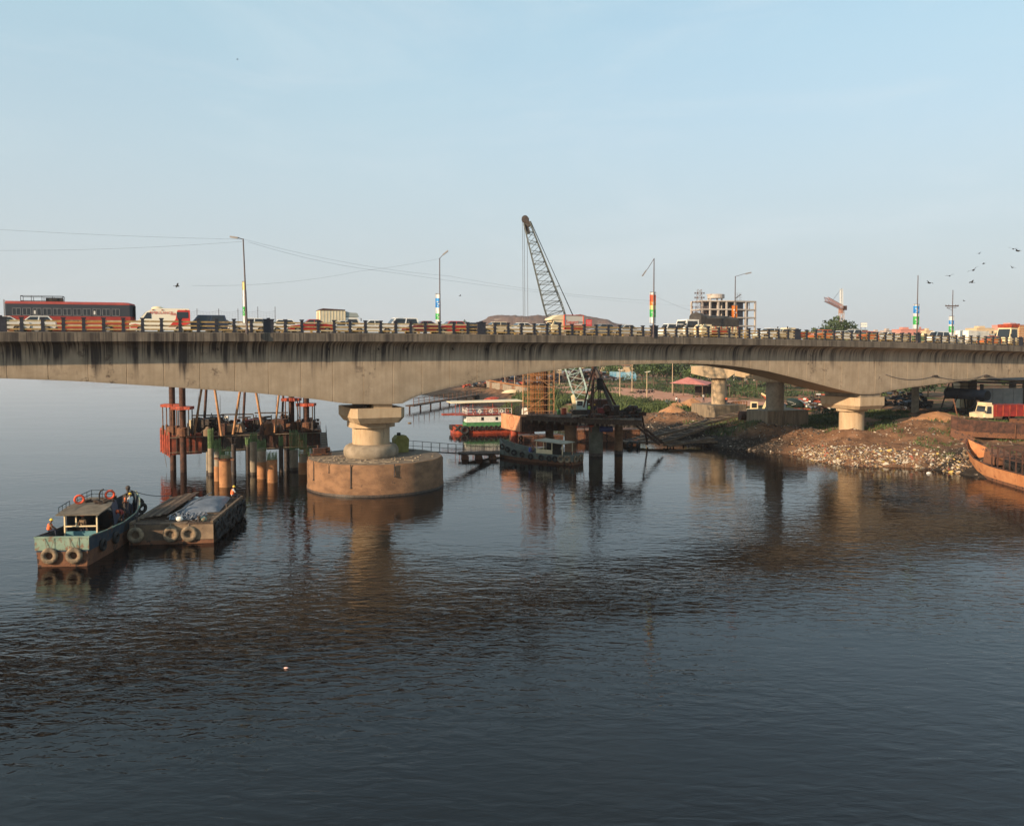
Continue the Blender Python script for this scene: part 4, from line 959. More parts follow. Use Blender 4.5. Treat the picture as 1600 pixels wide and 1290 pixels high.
# unfinished concrete frame building
def frame_building():
    Y0 = 300.; k = Y0/FPX
    e = thing('building', 'unfinished grey concrete frame building with open floors and a round tank tower on its roof', 'building', (at(1145, 520, Y0).x, Y0, 0), 0)
    cx = e.location.x
    cm = mat('raw building concrete', (.34,.30,.27), (.42,.38,.34), .4, .9); inn = mat('shaded interior wall', (.07,.075,.10), (.10,.10,.12), .6, .9)  # inner walls coloured dark blue for the shade between the floors
    Q = Matrix.Rotation(R(24), 3, 'Z')      # corner towards the river at x = 1148
    c0 = Vector((at(1148,520,Y0).x-cx, 0, 0))
    def W(a, b, z): return c0 + (Q @ Vector((a, b, 0))) + Vector((0,0,z))    # a to the right along the right face, b backwards along the left
    zt = zpix(466, Y0); fl = [zpix(y, Y0) for y in (531,519,508,495,482.5,469.5)]
    A_, B_ = 9.6, 15.5
    for i, z in enumerate(fl):
        g = MB(); P = [W(-9.5,-1,z),W(A_,-.0,z),W(A_,9,z),W(-9.5,9,z)]; P = [W(-.3,-.3,0),W(A_,-.3,0),W(A_,9.3,0),W(-.3,9.3,0)]
        g.prism([(p.x,p.y) for p in P], z-.45, z+.02); part(e, 'floor_slab', g, cm)
        g = MB(); P = [W(-12.2,3.4,0),W(-.3,-.31,0),W(-.31,9.3,0),W(-10.2,13,0)]
        g.prism([(p.x,p.y) for p in P], z-.40, z+.0); part(e, 'floor_slab', g, cm)
    for a, b in [(0,0),(4.9,0),(A_-.3,0),(0,9),(4.9,9),(A_-.3,9),(0,4.5),(A_-.3,4.5),(-11.8,3.7),(-9.0,2.8),(-6.0,1.9),(-3,1.0),(-10,12.6),(-5,10.8)]:
        g = MB(); p = W(a, b, 0); g.cbox((p.x,p.y,(3+fl[-1])/2), (.55,.55,fl[-1]-3-.0), R(24)); part(e, 'column', g, cm)
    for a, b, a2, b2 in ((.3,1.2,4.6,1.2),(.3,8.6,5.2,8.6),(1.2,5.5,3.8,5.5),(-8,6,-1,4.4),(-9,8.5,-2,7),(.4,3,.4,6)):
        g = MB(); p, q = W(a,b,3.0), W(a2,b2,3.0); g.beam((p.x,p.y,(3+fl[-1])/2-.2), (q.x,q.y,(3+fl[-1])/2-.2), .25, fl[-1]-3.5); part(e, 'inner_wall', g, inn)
    z1, z2 = fl[-1], zpix(459, Y0)
    for a, b in ((-7.6,4.4),(-5.3,3.6),(-7.0,6.4),(-3.4,3.3),(-3.4,6)):
        p = W(a,b,0); g = MB(); g.cbox((p.x,p.y,(fl[1]+z2)/2), (.42,.42,z2-fl[1]), R(24)); part(e, 'tower_column', g, cm)
    g = MB(); c = W(-4.9,4.8,0); g.lathe((c.x,c.y,z1+.9), [(3.1,0),(3.1,1.4),(2.9,1.5)], 24); part(e, 'round_tank', g, cm)
    g = MB(); P = [W(-8.2,3.6,0),W(-3.4,2.6,0),W(-3.0,6.4,0),W(-7.6,7,0)]; g.prism([(p.x,p.y) for p in P], z2-.3, z2); part(e, 'tower_slab', g, cm)
    # props and bamboo standing between the floors on the right
    g = MB()
    for q in range(26):
        a = random.uniform(.8, A_-.8); b = random.uniform(.5, 8); f_ = random.randrange(0, 5); p = W(a,b,0); g.beam((p.x,p.y,fl[f_]),(p.x+random.uniform(-.3,.3),p.y,fl[f_+1]-.4),.10,.10)
    part(e, 'scaffold_props', g, M['scaff'], kind='stuff')
    c = W(4.0,3,0); g = MB(); z3 = zpix(457, Y0)
    for dx in (-1,1): g.beam((c.x+dx*.6,c.y,fl[-1]),(c.x+dx*.45,c.y,z3),.07,.07)
    for q in range(5): zz = fl[-1]+(z3-fl[-1])*(q+1)/5; g.beam((c.x-1.3,c.y,zz),(c.x+1.3,c.y,zz),.06,.06)
    part(e, 'roof_hoist', g, M['darksteel'])
frame_building()
# lattice transmission mast
def mast():
    Y0 = 250.; zb = 3.5; zt = zpix(452, Y0); zm = zpix(500, Y0)
    e = thing('lattice_mast', 'tall lattice power mast with many short arms standing left of the concrete frame building', 'pylon', (at(1092.5,500,Y0).x, Y0, 0))
    g = MB(); w = lambda z: 1.1 if z < zm else 1.1-.55*(z-zm)/(zt-zm)
    lv = list(np.linspace(zb, zt, 22))
    for a, b in zip(lv[:-1], lv[1:]):
        for sx in (-1,1):
            for sy in (-1,1): g.beam((sx*w(a),sy*w(a),a),(sx*w(b),sy*w(b),b),.10,.10)
        g.beam((-w(a),-w(a),a),(w(b),-w(b),b),.07,.07); g.beam((w(a),-w(a),a),(-w(b),-w(b),b),.07,.07); g.beam((-w(a),w(a),a),(w(b),w(b),b),.07,.07)
        g.beam((-w(a),-w(a),a),(w(a),-w(a),a),.07,.07)
    part(e, 'lattice', g, mat('mast steel', (.16,.14,.14), None, rough=.7))
    for k, y in enumerate((458,465,472,480,488,496)):
        z = zpix(y, Y0); g = MB(); L_ = 1.35 if k < 2 else 2.1; g.beam((-L_,0,z),(L_,0,z),.12,.12)
        for q in (-L_,-L_*.5,L_*.5,L_): g.tube((q,-.1,z-.25),(q,-.1,z+.28),.16,n=6)
        part(e, 'crossarm', g, M['rustd'])
mast()
# far tower crane seen almost along its jib
def tower_crane():
    Y0 = 350.; k = Y0/FPX; x0 = at(1314.5, 500, Y0).x
    e = thing('tower_crane', 'small tower crane with foreshortened red brown jib pointing left, rising behind a dark tree', 'crane', (x0, Y0, 0))
    lat = mat('crane lattice paint', (.38,.27,.19), None, rough=.7); lr = mat('crane jib red', (.30,.13,.10), None, rough=.7)
    def lattice(g, p, q, w, n, th=.13):
        p, q = Vector(p), Vector(q); d = (q-p).normalized(); up = Vector((0,0,1)) if abs(d.z) < .9 else Vector((0,1,0)); a = d.cross(up).normalized()*w/2; b = a.cross(d).normalized()*w/2
        C = [(-1,-1),(1,-1),(1,1),(-1,1)]
        for i in range(n):
            s_, t_ = p.lerp(q, i/n), p.lerp(q, (i+1)/n)
            for u_, v_ in C: g.beam(s_+a*u_+b*v_, t_+a*u_+b*v_, th, th)
            for j in range(4):
                u0, v0 = C[j]; u1, v1 = C[(j+1) % 4]
                g.beam(s_+a*u0+b*v0, t_+a*u1+b*v1, th*.7, th*.7); g.beam(s_+a*u0+b*v0, s_+a*u1+b*v1, th*.7, th*.7)
    zj = zpix(483, Y0); zt = zpix(451, Y0)
    g = MB(); lattice(g, (0,0,3), (0,0,zj), 1.7, 17); part(e, 'mast', g, lat)
    g = MB(); lattice(g, (0,0,zj+.3), (-.2,0,zt), .9, 6, .10); part(e, 'cathead', g, M['white'])
    tip = at(1291, 467.5, 318) - Vector((x0, Y0, 0)); tip = at(1291, 467.5, 305) - Vector((x0, Y0, 0))
    g = MB(); lattice(g, (-.5,-1,zj+.8), tip, 1.5, 12); part(e, 'jib', g, lr)
    g = MB(); lattice(g, (.3,.8,zj+.7), (3.0,8,zj+1.0), 1.2, 4); g.cbox((2.8,7.5,zj-.4),(1.6,1.6,1.8)); part(e, 'counter_jib', g, lr)
    g = MB(); g.tube((-.2,0,zt),tip.lerp(Vector((0,0,zj)),.35)+Vector((0,0,.8)),.07,n=4); g.tube((0,0,zt),(2.8,7.5,zj+1.4),.07,n=4); part(e, 'tie_rope', g, M['wire'])
    g = MB(); g.cbox((1.3,-.4,zj+.5),(1.2,1.4,1.8)); part(e, 'cab', g, M['rustd'])
tower_crane()

# ---- trees
leafq = {}
def leaf_cloud(mb, blobs, n, size, seed=0):
    r = np.random.default_rng(seed)
    vol = [b[3]*b[4]*b[5] for b in blobs]; tot = sum(vol)
    for bi, (cx, cy, cz, rx, ry, rz) in enumerate(blobs):
        m = max(20, int(n*vol[bi]/tot)); d = r.normal(size=(m,3)); d /= np.linalg.norm(d, axis=1)[:,None]
        rad = r.uniform(.35, 1.0, m)**.45; lump = np.array([noise.noise(Vector((x*2.1+bi*7, y*2.1, z*2.1))) for x, y, z in d])
        rad = rad*(1+.45*lump); keep = lump > -.42
        P = np.stack([cx+d[:,0]*rad*rx, cy+d[:,1]*rad*ry, cz+d[:,2]*rad*rz], 1)[keep]
        for p in P:
            a = Vector(r.normal(size=3)).normalized(); b = a.cross(Vector(r.normal(size=3))).normalized(); s_ = size*r.uniform(.6, 1.4)
            p = Vector(p); a *= s_; b *= s_*.55; k = len(mb.v)
            mb.v += [tuple(p-a), tuple(p-b*.9+a*.1), tuple(p+a), tuple(p+b+a*.1)]; mb.f.append((k,k+1,k+2,k+3)); mb.m.append(0)
def tree(label, x, y, zb, h, rad, m_='leaf', n=1400, size=.30, seed=0, group='trees behind the bridge', flat=1., cat='tree', name='tree'):
    random.seed(seed+500); e = thing(name, label, cat, (x, y, zb), random.uniform(0, 6), group)
    g = MB(); tips = []; th = h*.42; g.tube((0,0,-.4),(.1*rad,0,th),.045*h*.5+.05,.03*h*.5+.03,8)
    blobs = []
    for k in range(7):
        a = k*2.399+seed; rr = rad*random.uniform(.35,.68); zz = h*random.uniform(.55,.82); tip = (rr*math.cos(a), rr*math.sin(a), zz); g.tube((.1*rad*.8,0,th*random.uniform(.75,1)), tip, .018*h*.5+.02, .012, 5)
        q = rad*random.uniform(.38,.60); blobs.append((tip[0], tip[1], zz, q, q, q*.75*flat))
    blobs.append((0,0,h*.78,rad*.55,rad*.55,h*.2*flat))
    part(e, 'trunk', g, M['trunk'])
    g = MB(); leaf_cloud(g, blobs, n, size, seed); part(e, 'crown', g, M[m_])
    return e
tree('broad dark green tree standing at the foot of the tower crane', at(1305,520,262).x, 262, 3.6, zpix(500,262)-3.6, 8.6, 'leafd', 5200, .55, 3, None, 1.3)
tree('small bare topped tree on the left slope of the landfill hill', at(725,505,640).x, 640, 12, zpix(499,640)-12, 4.5, 'leafd', 500, .8, 8, None)
# two-panel sign board
p = at(1350, 520, 160); e = thing('sign_board', 'small two panel road sign on thin poles right of the tower crane', 'sign', (p.x, 160, 0))
g = MB(); g.tube((-.62,0,4),(-.62,0,zpix(504,160)),.06); g.tube((.2,0,4),(.2,0,zpix(504,160)),.04); part(e, 'pole', g, M['darksteel'])
for y0, y1 in ((504.5,507),(508,510.7)):
    g = MB(); g.box((-.65,-.1,zpix(y1,160)),(.55,-.04,zpix(y0,160))); part(e, 'panel', g, M['white'])
# netting poles left
xs = [308, 342, 403, 430]; e = thing('net_fence', 'tall thin netting fence hung between slender poles far behind the left of the bridge', 'fence', (at(370,500,300).x, 300, 0))
ex = e.location.x
P = [(at(x,500,300).x-ex) for x in (285,308,342,372,403,430)]
for i, x in enumerate(P):
    g = MB(); g.tube((x,0,2),(x,0,zpix(479 if i > 3 else 482,300)),.10,n=6); part(e, 'pole', g, M['darksteel'])
g = MB()
for a, b in zip(P[:-1], P[1:]):
    za = zpix(485,300)
    for r_ in range(9):
        z = za-r_*.75; pts = [(a+(b-a)*q/8, 0, z-.7*4*(q/8)*(1-q/8)*(1-r_/9)) for q in range(9)]; g.path(pts, .018 if r_ else .035, 3)
    for q in range(1, int((b-a)/1.0)):
        x = a+(b-a)*q/int((b-a)/1.0); g.tube((x,0,za-6.5),(x,0,za-.5),.014,n=3)
part(e, 'net', g, M['wire'], kind='stuff')
# far houses on the right
hw = [(1372,525,519,4.5,420,'pale'),(1390,523,517,5,430,'pale'),(1420,526,515,9,410,'pink'),(1440,526,514.5,7,430,'pink'),(1452,526,517,4,400,'cream'),(1500,528,521,6,420,'pale'),(1519,527,520,13,390,'white'),(1540,526,513,10.5,430,'cream'),(1566,527,519.5,8,440,'cream'),(1592,527,508,14,460,'pink')]
colr = dict(pale=((.40,.34,.30),'pale grey house'), pink=((.50,.22,.18),'pink red house'), cream=((.55,.42,.27),'cream house'), white=((.62,.60,.54),'long white house'))
whr = ['at the left end of the far row','second from the left in the far row','left of the bare lamp pole','just behind the bare lamp pole','right against the bare lamp pole','left of the crossarm pole','right of the crossarm pole','with terrace roof above the long white house','between the terrace house and the decorated truck','above the decorated truck']
for i, (x, yb, yt, w, Y0, c) in enumerate(hw):
    X = at(x, yb, Y0).x; z1 = zpix(yt, Y0); e = thing('house', colr[c][1]+' '+whr[i], 'house', (X, Y0, 0), R(random.uniform(8,26)), 'houses behind the right end of the bridge')
    wm = mat('house wall '+c, colr[c][0], tuple(v*.85 for v in colr[c][0]), .3, .9)
    g = MB(); g.box((-w/2,0,3),(w/2,w*.8,z1)); part(e, 'wall', g, wm)
    g = MB(); g.box((-w/2-.2,-.2,z1),(w/2+.2,w*.8+.2,z1+.25)); g.box((-w*.25,w*.2,z1+.25),(w*.12,w*.5,z1+1.3)); part(e, 'roof', g, wm)
    nf = max(1, int((z1-14)/2.8))
    for f_ in range(nf+2):
        for k in range(max(2, int(w/2.4))):
            xx = -w/2+(k+.5)*w/max(2, int(w/2.4)); zz = z1-1.9-f_*2.8
            if zz < 4: continue
            g = MB(); g.cbox((xx,-.02,zz),(.9,.12,1.1)); fr = part(e, 'window', g, M['darksteel'])
for x, Y0, h, r_ in ((1352,300,8.6,3.5),(1395,330,9.2,4),(1468,310,9,4),(1484,340,9.5,4.5),(1552,350,9.5,4.5),(1240,280,8,3.5),(1582,340,9.5,4)):
    tree(f'low dark tree beyond the deck '+{1352:'right of the two panel sign',1395:'between the sign and the bare lamp pole',1468:'left of the crossarm pole',1484:'behind the crossarm pole',1552:'before the cream houses',1240:'left of the tower crane tree',1582:'behind the decorated truck'}[x], at(x,520,Y0).x, Y0, 3.6, zpix(519,Y0)-3.6, r_, 'leafd', 500, .45, int(x), 'low trees beyond the deck')
# birds
bw = MB(); bw.ball((0,0,0), .16, 8, 6, (2.4,.8,.75)); bw.add([(-.34,-.03,0),(-.62,-.12,.01),(-.62,.12,.01),(-.34,.03,0)], [(0,1,2,3)])
for sg in (-1,1): bw.add([(.16,sg*.08,.03),(.12,sg*.55,.22),(-.02,sg*.95,.12),(-.14,sg*.5,.20),(-.16,sg*.08,.03),(.0,sg*.3,.10)], [(0,1,5),(1,3,5),(1,2,3),(3,4,5),(4,0,5)])
bird_me = bw.mesh('bird', M['black'])
bird_ps = [(277,447,95,.7,.2,'lone dark bird left of the leftmost lamp above the bus'),(1452,442,150,1.1,.3,'bird just right of the bare lamp pole top'),(1484,431,150,.9,.9,'bird above the crossarm pole'),(1518,441,150,1.0,2.2,'lowest bird of the flock, right of the crossarm pole'),(1521,422,150,1.25,1.4,'largest bird at the middle of the flock'),(1530,396,160,.7,.5,'faint bird high in the flock at its left'),(1537,412,160,.7,2.6,'small bird right of the flock middle'),(1583,389,150,1.0,1.2,'upper right bird of the flock'),(1590,392,150,1.1,2.0,'bird touching the right edge at the top of the flock'),(1582,418,160,.8,1.6,'bird low near the right edge of the flock'),(1506,470,170,.6,.1,'tiny bird low between the crossarm pole and the flock'),(371,93,150,.45,.4,'tiny speck of a bird high in the upper left sky'),(719,462,200,.7,.5,'tiny bird right of the second lamp')]
for x, y, Y0, sc, rz, lb in bird_ps:
    o = link('bird', bird_me, None, at(x,y,Y0), (random.uniform(-.6,.6), random.uniform(-.3,.3), rz), sc); props(o, lb, 'bird', 'birds in the sky')

# ================================================================== PEOPLE
def person(label, loc, rz, pose, top, legs, vest=None, helmet='helmet', sc=1.0, group='workers on the boats and platforms'):
    J = {}
    if pose == 'stand':
        J = dict(pel=(0,0,.93), spi=(0,.0,1.14), che=(0,.01,1.36), nec=(0,.02,1.50), hea=(0,.04,1.60), top=(0,.04,1.70), sl=(-.17,0,1.42), sr=(.17,0,1.42), el=(-.25,.02,1.15), er=(.26,.05,1.16), hl=(-.2,.20,.98), hr=(.2,.26,1.02),
                 pl=(-.09,0,.90), pr=(.09,0,.90), kl=(-.12,.05,.49), kr=(.11,.0,.49), al=(-.13,-.01,.09), ar=(.12,-.05,.09), tl=(-.14,.14,.04), tr=(.13,.10,.04))
    elif pose == 'sit':
        J = dict(pel=(0,0,.10), spi=(0,.03,.32), che=(0,.09,.53), nec=(0,.13,.67), hea=(0,.17,.77), top=(0,.18,.87), sl=(-.17,.09,.59), sr=(.17,.09,.59), el=(-.25,.20,.36), er=(.25,.22,.37), hl=(-.16,.38,.24), hr=(.14,.40,.26),
                 pl=(-.09,.02,.09), pr=(.09,.02,.09), kl=(-.14,.42,.13), kr=(.13,.42,.14), al=(-.14,.42,-.30), ar=(.14,.46,-.29), tl=(-.15,.57,-.34), tr=(.15,.60,-.33))
    else:
        J = dict(pel=(0,-.12,.88), spi=(0,.05,1.02), che=(0,.25,1.12), nec=(0,.38,1.17), hea=(0,.47,1.16), top=(0,.56,1.15), sl=(-.17,.28,1.12), sr=(.17,.28,1.12), el=(-.22,.38,.85), er=(.22,.40,.86), hl=(-.14,.52,.64), hr=(.14,.54,.66),
                 pl=(-.09,-.12,.86), pr=(.09,-.12,.86), kl=(-.13,.04,.48), kr=(.13,.0,.48), al=(-.14,-.08,.09), ar=(.14,-.12,.09), tl=(-.15,.07,.04), tr=(.15,.04,.04))
    order = ['pel','spi','che','nec','hea','top','sl','sr','el','er','hl','hr','pl','pr','kl','kr','al','ar','tl','tr']
    rad = dict(pel=.145, spi=.135, che=.155, nec=.062, hea=.098, top=.075, sl=.072, sr=.072, el=.048, er=.048, hl=.036, hr=.036, pl=.098, pr=.098, kl=.064, kr=.064, al=.045, ar=.045, tl=.04, tr=.04)
    E = [('pel','spi'),('spi','che'),('che','nec'),('nec','hea'),('hea','top'),('che','sl'),('che','sr'),('sl','el'),('sr','er'),('el','hl'),('er','hr'),('pel','pl'),('pel','pr'),('pl','kl'),('pr','kr'),('kl','al'),('kr','ar'),('al','tl'),('ar','tr')]
    reg = {0:'t',1:'t',2:'s',3:'s',4:'s',5:'t',6:'t',7:'t',8:'t',9:'k',10:'k',11:'l',12:'l',13:'l',14:'l',15:'l',16:'l',17:'f',18:'f'}
    # fingers: five short tapering chains from each palm
    V_ = [Vector(J[k]) for k in order]; Rr = [rad[k] for k in order]; Ed = [(order.index(a), order.index(b)) for a, b in E]
    for hd, eb in (('hl','el'),('hr','er')):
        h = Vector(J[hd]); d = (h-Vector(J[eb])).normalized(); sd_ = d.cross(Vector((0,0,1))).normalized(); hi = order.index(hd)
        palm = len(V_); V_.append(h+d*.07); Rr.append(.034); Ed.append((hi, palm)); reg[len(Ed)-1] = 'k'
        for q in range(4):
            o_ = sd_*(q-1.5)*.021; L_ = (.07,.082,.078,.06)[q]; a = len(V_)
            V_.append(h+d*(.10)+o_); Rr.append(.0095); Ed.append((palm, a)); reg[len(Ed)-1] = 'k'
            V_.append(h+d*(.10+L_*.8)+o_-Vector((0,0,.02))); Rr.append(.008); Ed.append((a, a+1)); reg[len(Ed)-1] = 'k'
        a = len(V_); V_.append(h+d*.05+sd_*.05+Vector((0,0,.01))); Rr.append(.010); Ed.append((hi, a)); reg[len(Ed)-1] = 'k'
    me = bpy.data.meshes.new('body'); me.from_pydata([tuple(v) for v in V_], Ed, []); ob = bpy.data.objects.new('body', me); COL.objects.link(ob)
    sk = ob.modifiers.new('skin', 'SKIN'); sl = me.skin_vertices[0].data
    for i, r_ in enumerate(Rr): sl[i].radius = (r_*(1.22 if order[i] in ('che','spi','pel') else 1) if i < len(order) else r_, r_); sl[i].use_root = (i == 0)
    ss = ob.modifiers.new('ss', 'SUBSURF'); ss.levels = 1; ss.render_levels = 1
    dg = bpy.context.evaluated_depsgraph_get(); m2 = bpy.data.meshes.new_from_object(ob.evaluated_get(dg)); bpy.data.objects.remove(ob)
    m2.materials.clear(); mats_ = {'t':M[top],'l':M[legs],'s':M['skin'],'k':M['skin'],'f':M['black']}; keys = list(mats_)
    for k in keys: m2.materials.append(mats_[k])
    for p in m2.polygons:
        c = p.center; best = 9; bi = 0
        for ei, (a, b) in enumerate(Ed):
            A_, B_ = V_[a], V_[b]; ab = B_-A_; t_ = max(0, min(1, (c-A_).dot(ab)/ab.dot(ab))); dd = (A_+ab*t_-c).length - .5*(Rr[a]+(Rr[b]-Rr[a])*t_)
            if dd < best: best = dd; bi = ei
        p.material_index = keys.index(reg[bi]); p.use_smooth = True
    e = thing('person', label, 'person', loc, rz, group, sc)
    o = link('body', m2, e)
    H = Vector(J['hea']); T = Vector(J['top']); up = (T-H).normalized(); fw = Vector((0,1,0)) if pose != 'bend' else Vector((0,.3,-.95)).normalized()
    g = MB(); g.tube(H+fw*.09+up*.02, H+fw*.125-up*.0, .012, .016, 6)
    for sg in (-1,1): g.ball(H+Vector((sg*.096,0,0))+up*.02, .026, 6, 5, (.5,.8,1.2))
    part(e, 'face', g, M['skin'])
    g = MB()
    for sg in (-1,1): g.ball(H+fw*.088+Vector((sg*.035,0,0))+up*.045, .010, 6, 4)
    g.tube(H+fw*.09-up*.035-Vector((.025,0,0)), H+fw*.09-up*.035+Vector((.025,0,0)), .006, n=5); part(e, 'eyes_and_mouth', g, M['hair'])
    if helmet:
        g = MB(); c = H+up*.075; g.lathe((0,0,0), [(.145,-.01),(.14,.0),(.115,.01),(.11,.05),(.085,.095),(.04,.12),(0.005,.125)], 14, cap=False)
        q = Vector((0,0,1)).rotation_difference(up); g.v = [tuple(q @ Vector(v) + c) for v in g.v]; part(e, 'helmet', g, M[helmet], smooth=True)
    else:
        g = MB(); g.ball(H+up*.05-fw*.015, .115, 10, 7); part(e, 'hair', g, M['hair'], smooth=True)
    if vest:
        ax = (Vector(J['che'])-Vector(J['pel'])); a0 = Vector(J['pel'])+ax*.18; u_ = ax.normalized(); s_ = Vector((1,0,0)); f_ = s_.cross(u_).normalized() * -1
        rings = []
        for t_, rx, ry in ((0,.185,.155),(.3,.185,.16),(.6,.20,.165),(.85,.215,.165),(1.0,.19,.14),(1.12,.12,.10)):
            c = a0+ax*.9*t_; rings.append([tuple(c+s_*rx*math.cos(2*math.pi*i/16)+f_*ry*math.sin(2*math.pi*i/16)) for i in range(16)])
        g = MB(); g.loft(rings, caps=False); v_ = part(e, 'vest', g, M[vest], smooth=True)
    return e

# ================================================================== FLOATING THINGS
tyre_big = MB().torus((0,0,0),(0,1,0),.36,.155,22,10,.9).mesh('tyre_fender', M['tyretan'], smooth=True)
tyre_blk = MB().torus((0,0,0),(0,1,0),.33,.145,18,8,.9).mesh('tyre_fender', M['black'], smooth=True)
tyre_sml = MB().torus((0,0,0),(0,1,0),.30,.13,14,6,.9).mesh('tyre_fender', M['black'], smooth=True)
def hull(parent, st, zc, mats, deckz, mdeck, th=.10, name='hull', bottom=-.5):
    """st: stations (y, half width, top z, bottom half width); paint line at zc; a closed shell with an inner side and a deck"""
    g = MB(); rings = []
    for y, w, zt, wb in st:
        zz = min(zc, zt-.05); wc = wb+(w-wb)*(zz-bottom)/(zt-bottom); dz = min(deckz, zt-.1); wd = max(.02, (wb+(w-wb)*(dz-bottom)/(zt-bottom))-th)
        wi = max(.02, w-th)
        rings.append([(-wb,y,bottom),(-wc,y,zz),(-w,y,zt),(-wi,y,zt),(-wd,y,dz),(wd,y,dz),(wi,y,zt),(w,y,zt),(wc,y,zz),(wb,y,bottom)])
    g.loft(rings); n = 10; K = len(rings)
    for k in range(K-1):
        for i in range(n):
            g.m[k*n+i] = {0:1,8:1,9:1,4:2,3:0,5:0}.get(i, 0)
    # end walls: split so the paint line carries round the transom
    g.f = g.f[:(K-1)*n]; g.m = g.m[:(K-1)*n]
    for e_, o_, dy in ((0, 0, th), ((K-1)*n, 1, -th)):
        b = e_; q = [(b+0,b+1,b+8,b+9),(b+1,b+2,b+7,b+8)]
        if o_: q = [tuple(reversed(f)) for f in q]
        g.f += q; g.m += [1, 0]
        y, w, zt, wb = st[0 if not o_ else -1]
        dz = min(deckz, zt-.1); k = len(g.v)
        g.v += [(-max(.02,w-th),y+dy,zt),(max(.02,w-th),y+dy,zt),(max(.02,w-th),y+dy,dz),(-max(.02,w-th),y+dy,dz)]
        g.f += [(k,k+1,k+2,k+3),(b+2,b+7,k+1,k)]; g.m += [0,0]
    return part(parent, name, g, mats + [mdeck])
def rail_run(g, pts, h, n_bars=2, r=.02, post=1.0):
    for a, b in zip(pts[:-1], pts[1:]):
        a, b = Vector(a), Vector(b); m = max(1, int(round((b-a).length/post)))
        for k in range(n_bars): g.tube(a+Vector((0,0,h*(k+1)/n_bars)), b+Vector((0,0,h*(k+1)/n_bars)), r, n=5)
        for q in range(m+1): p = a.lerp(b, q/m); g.tube(p, p+Vector((0,0,h)), r, n=5)

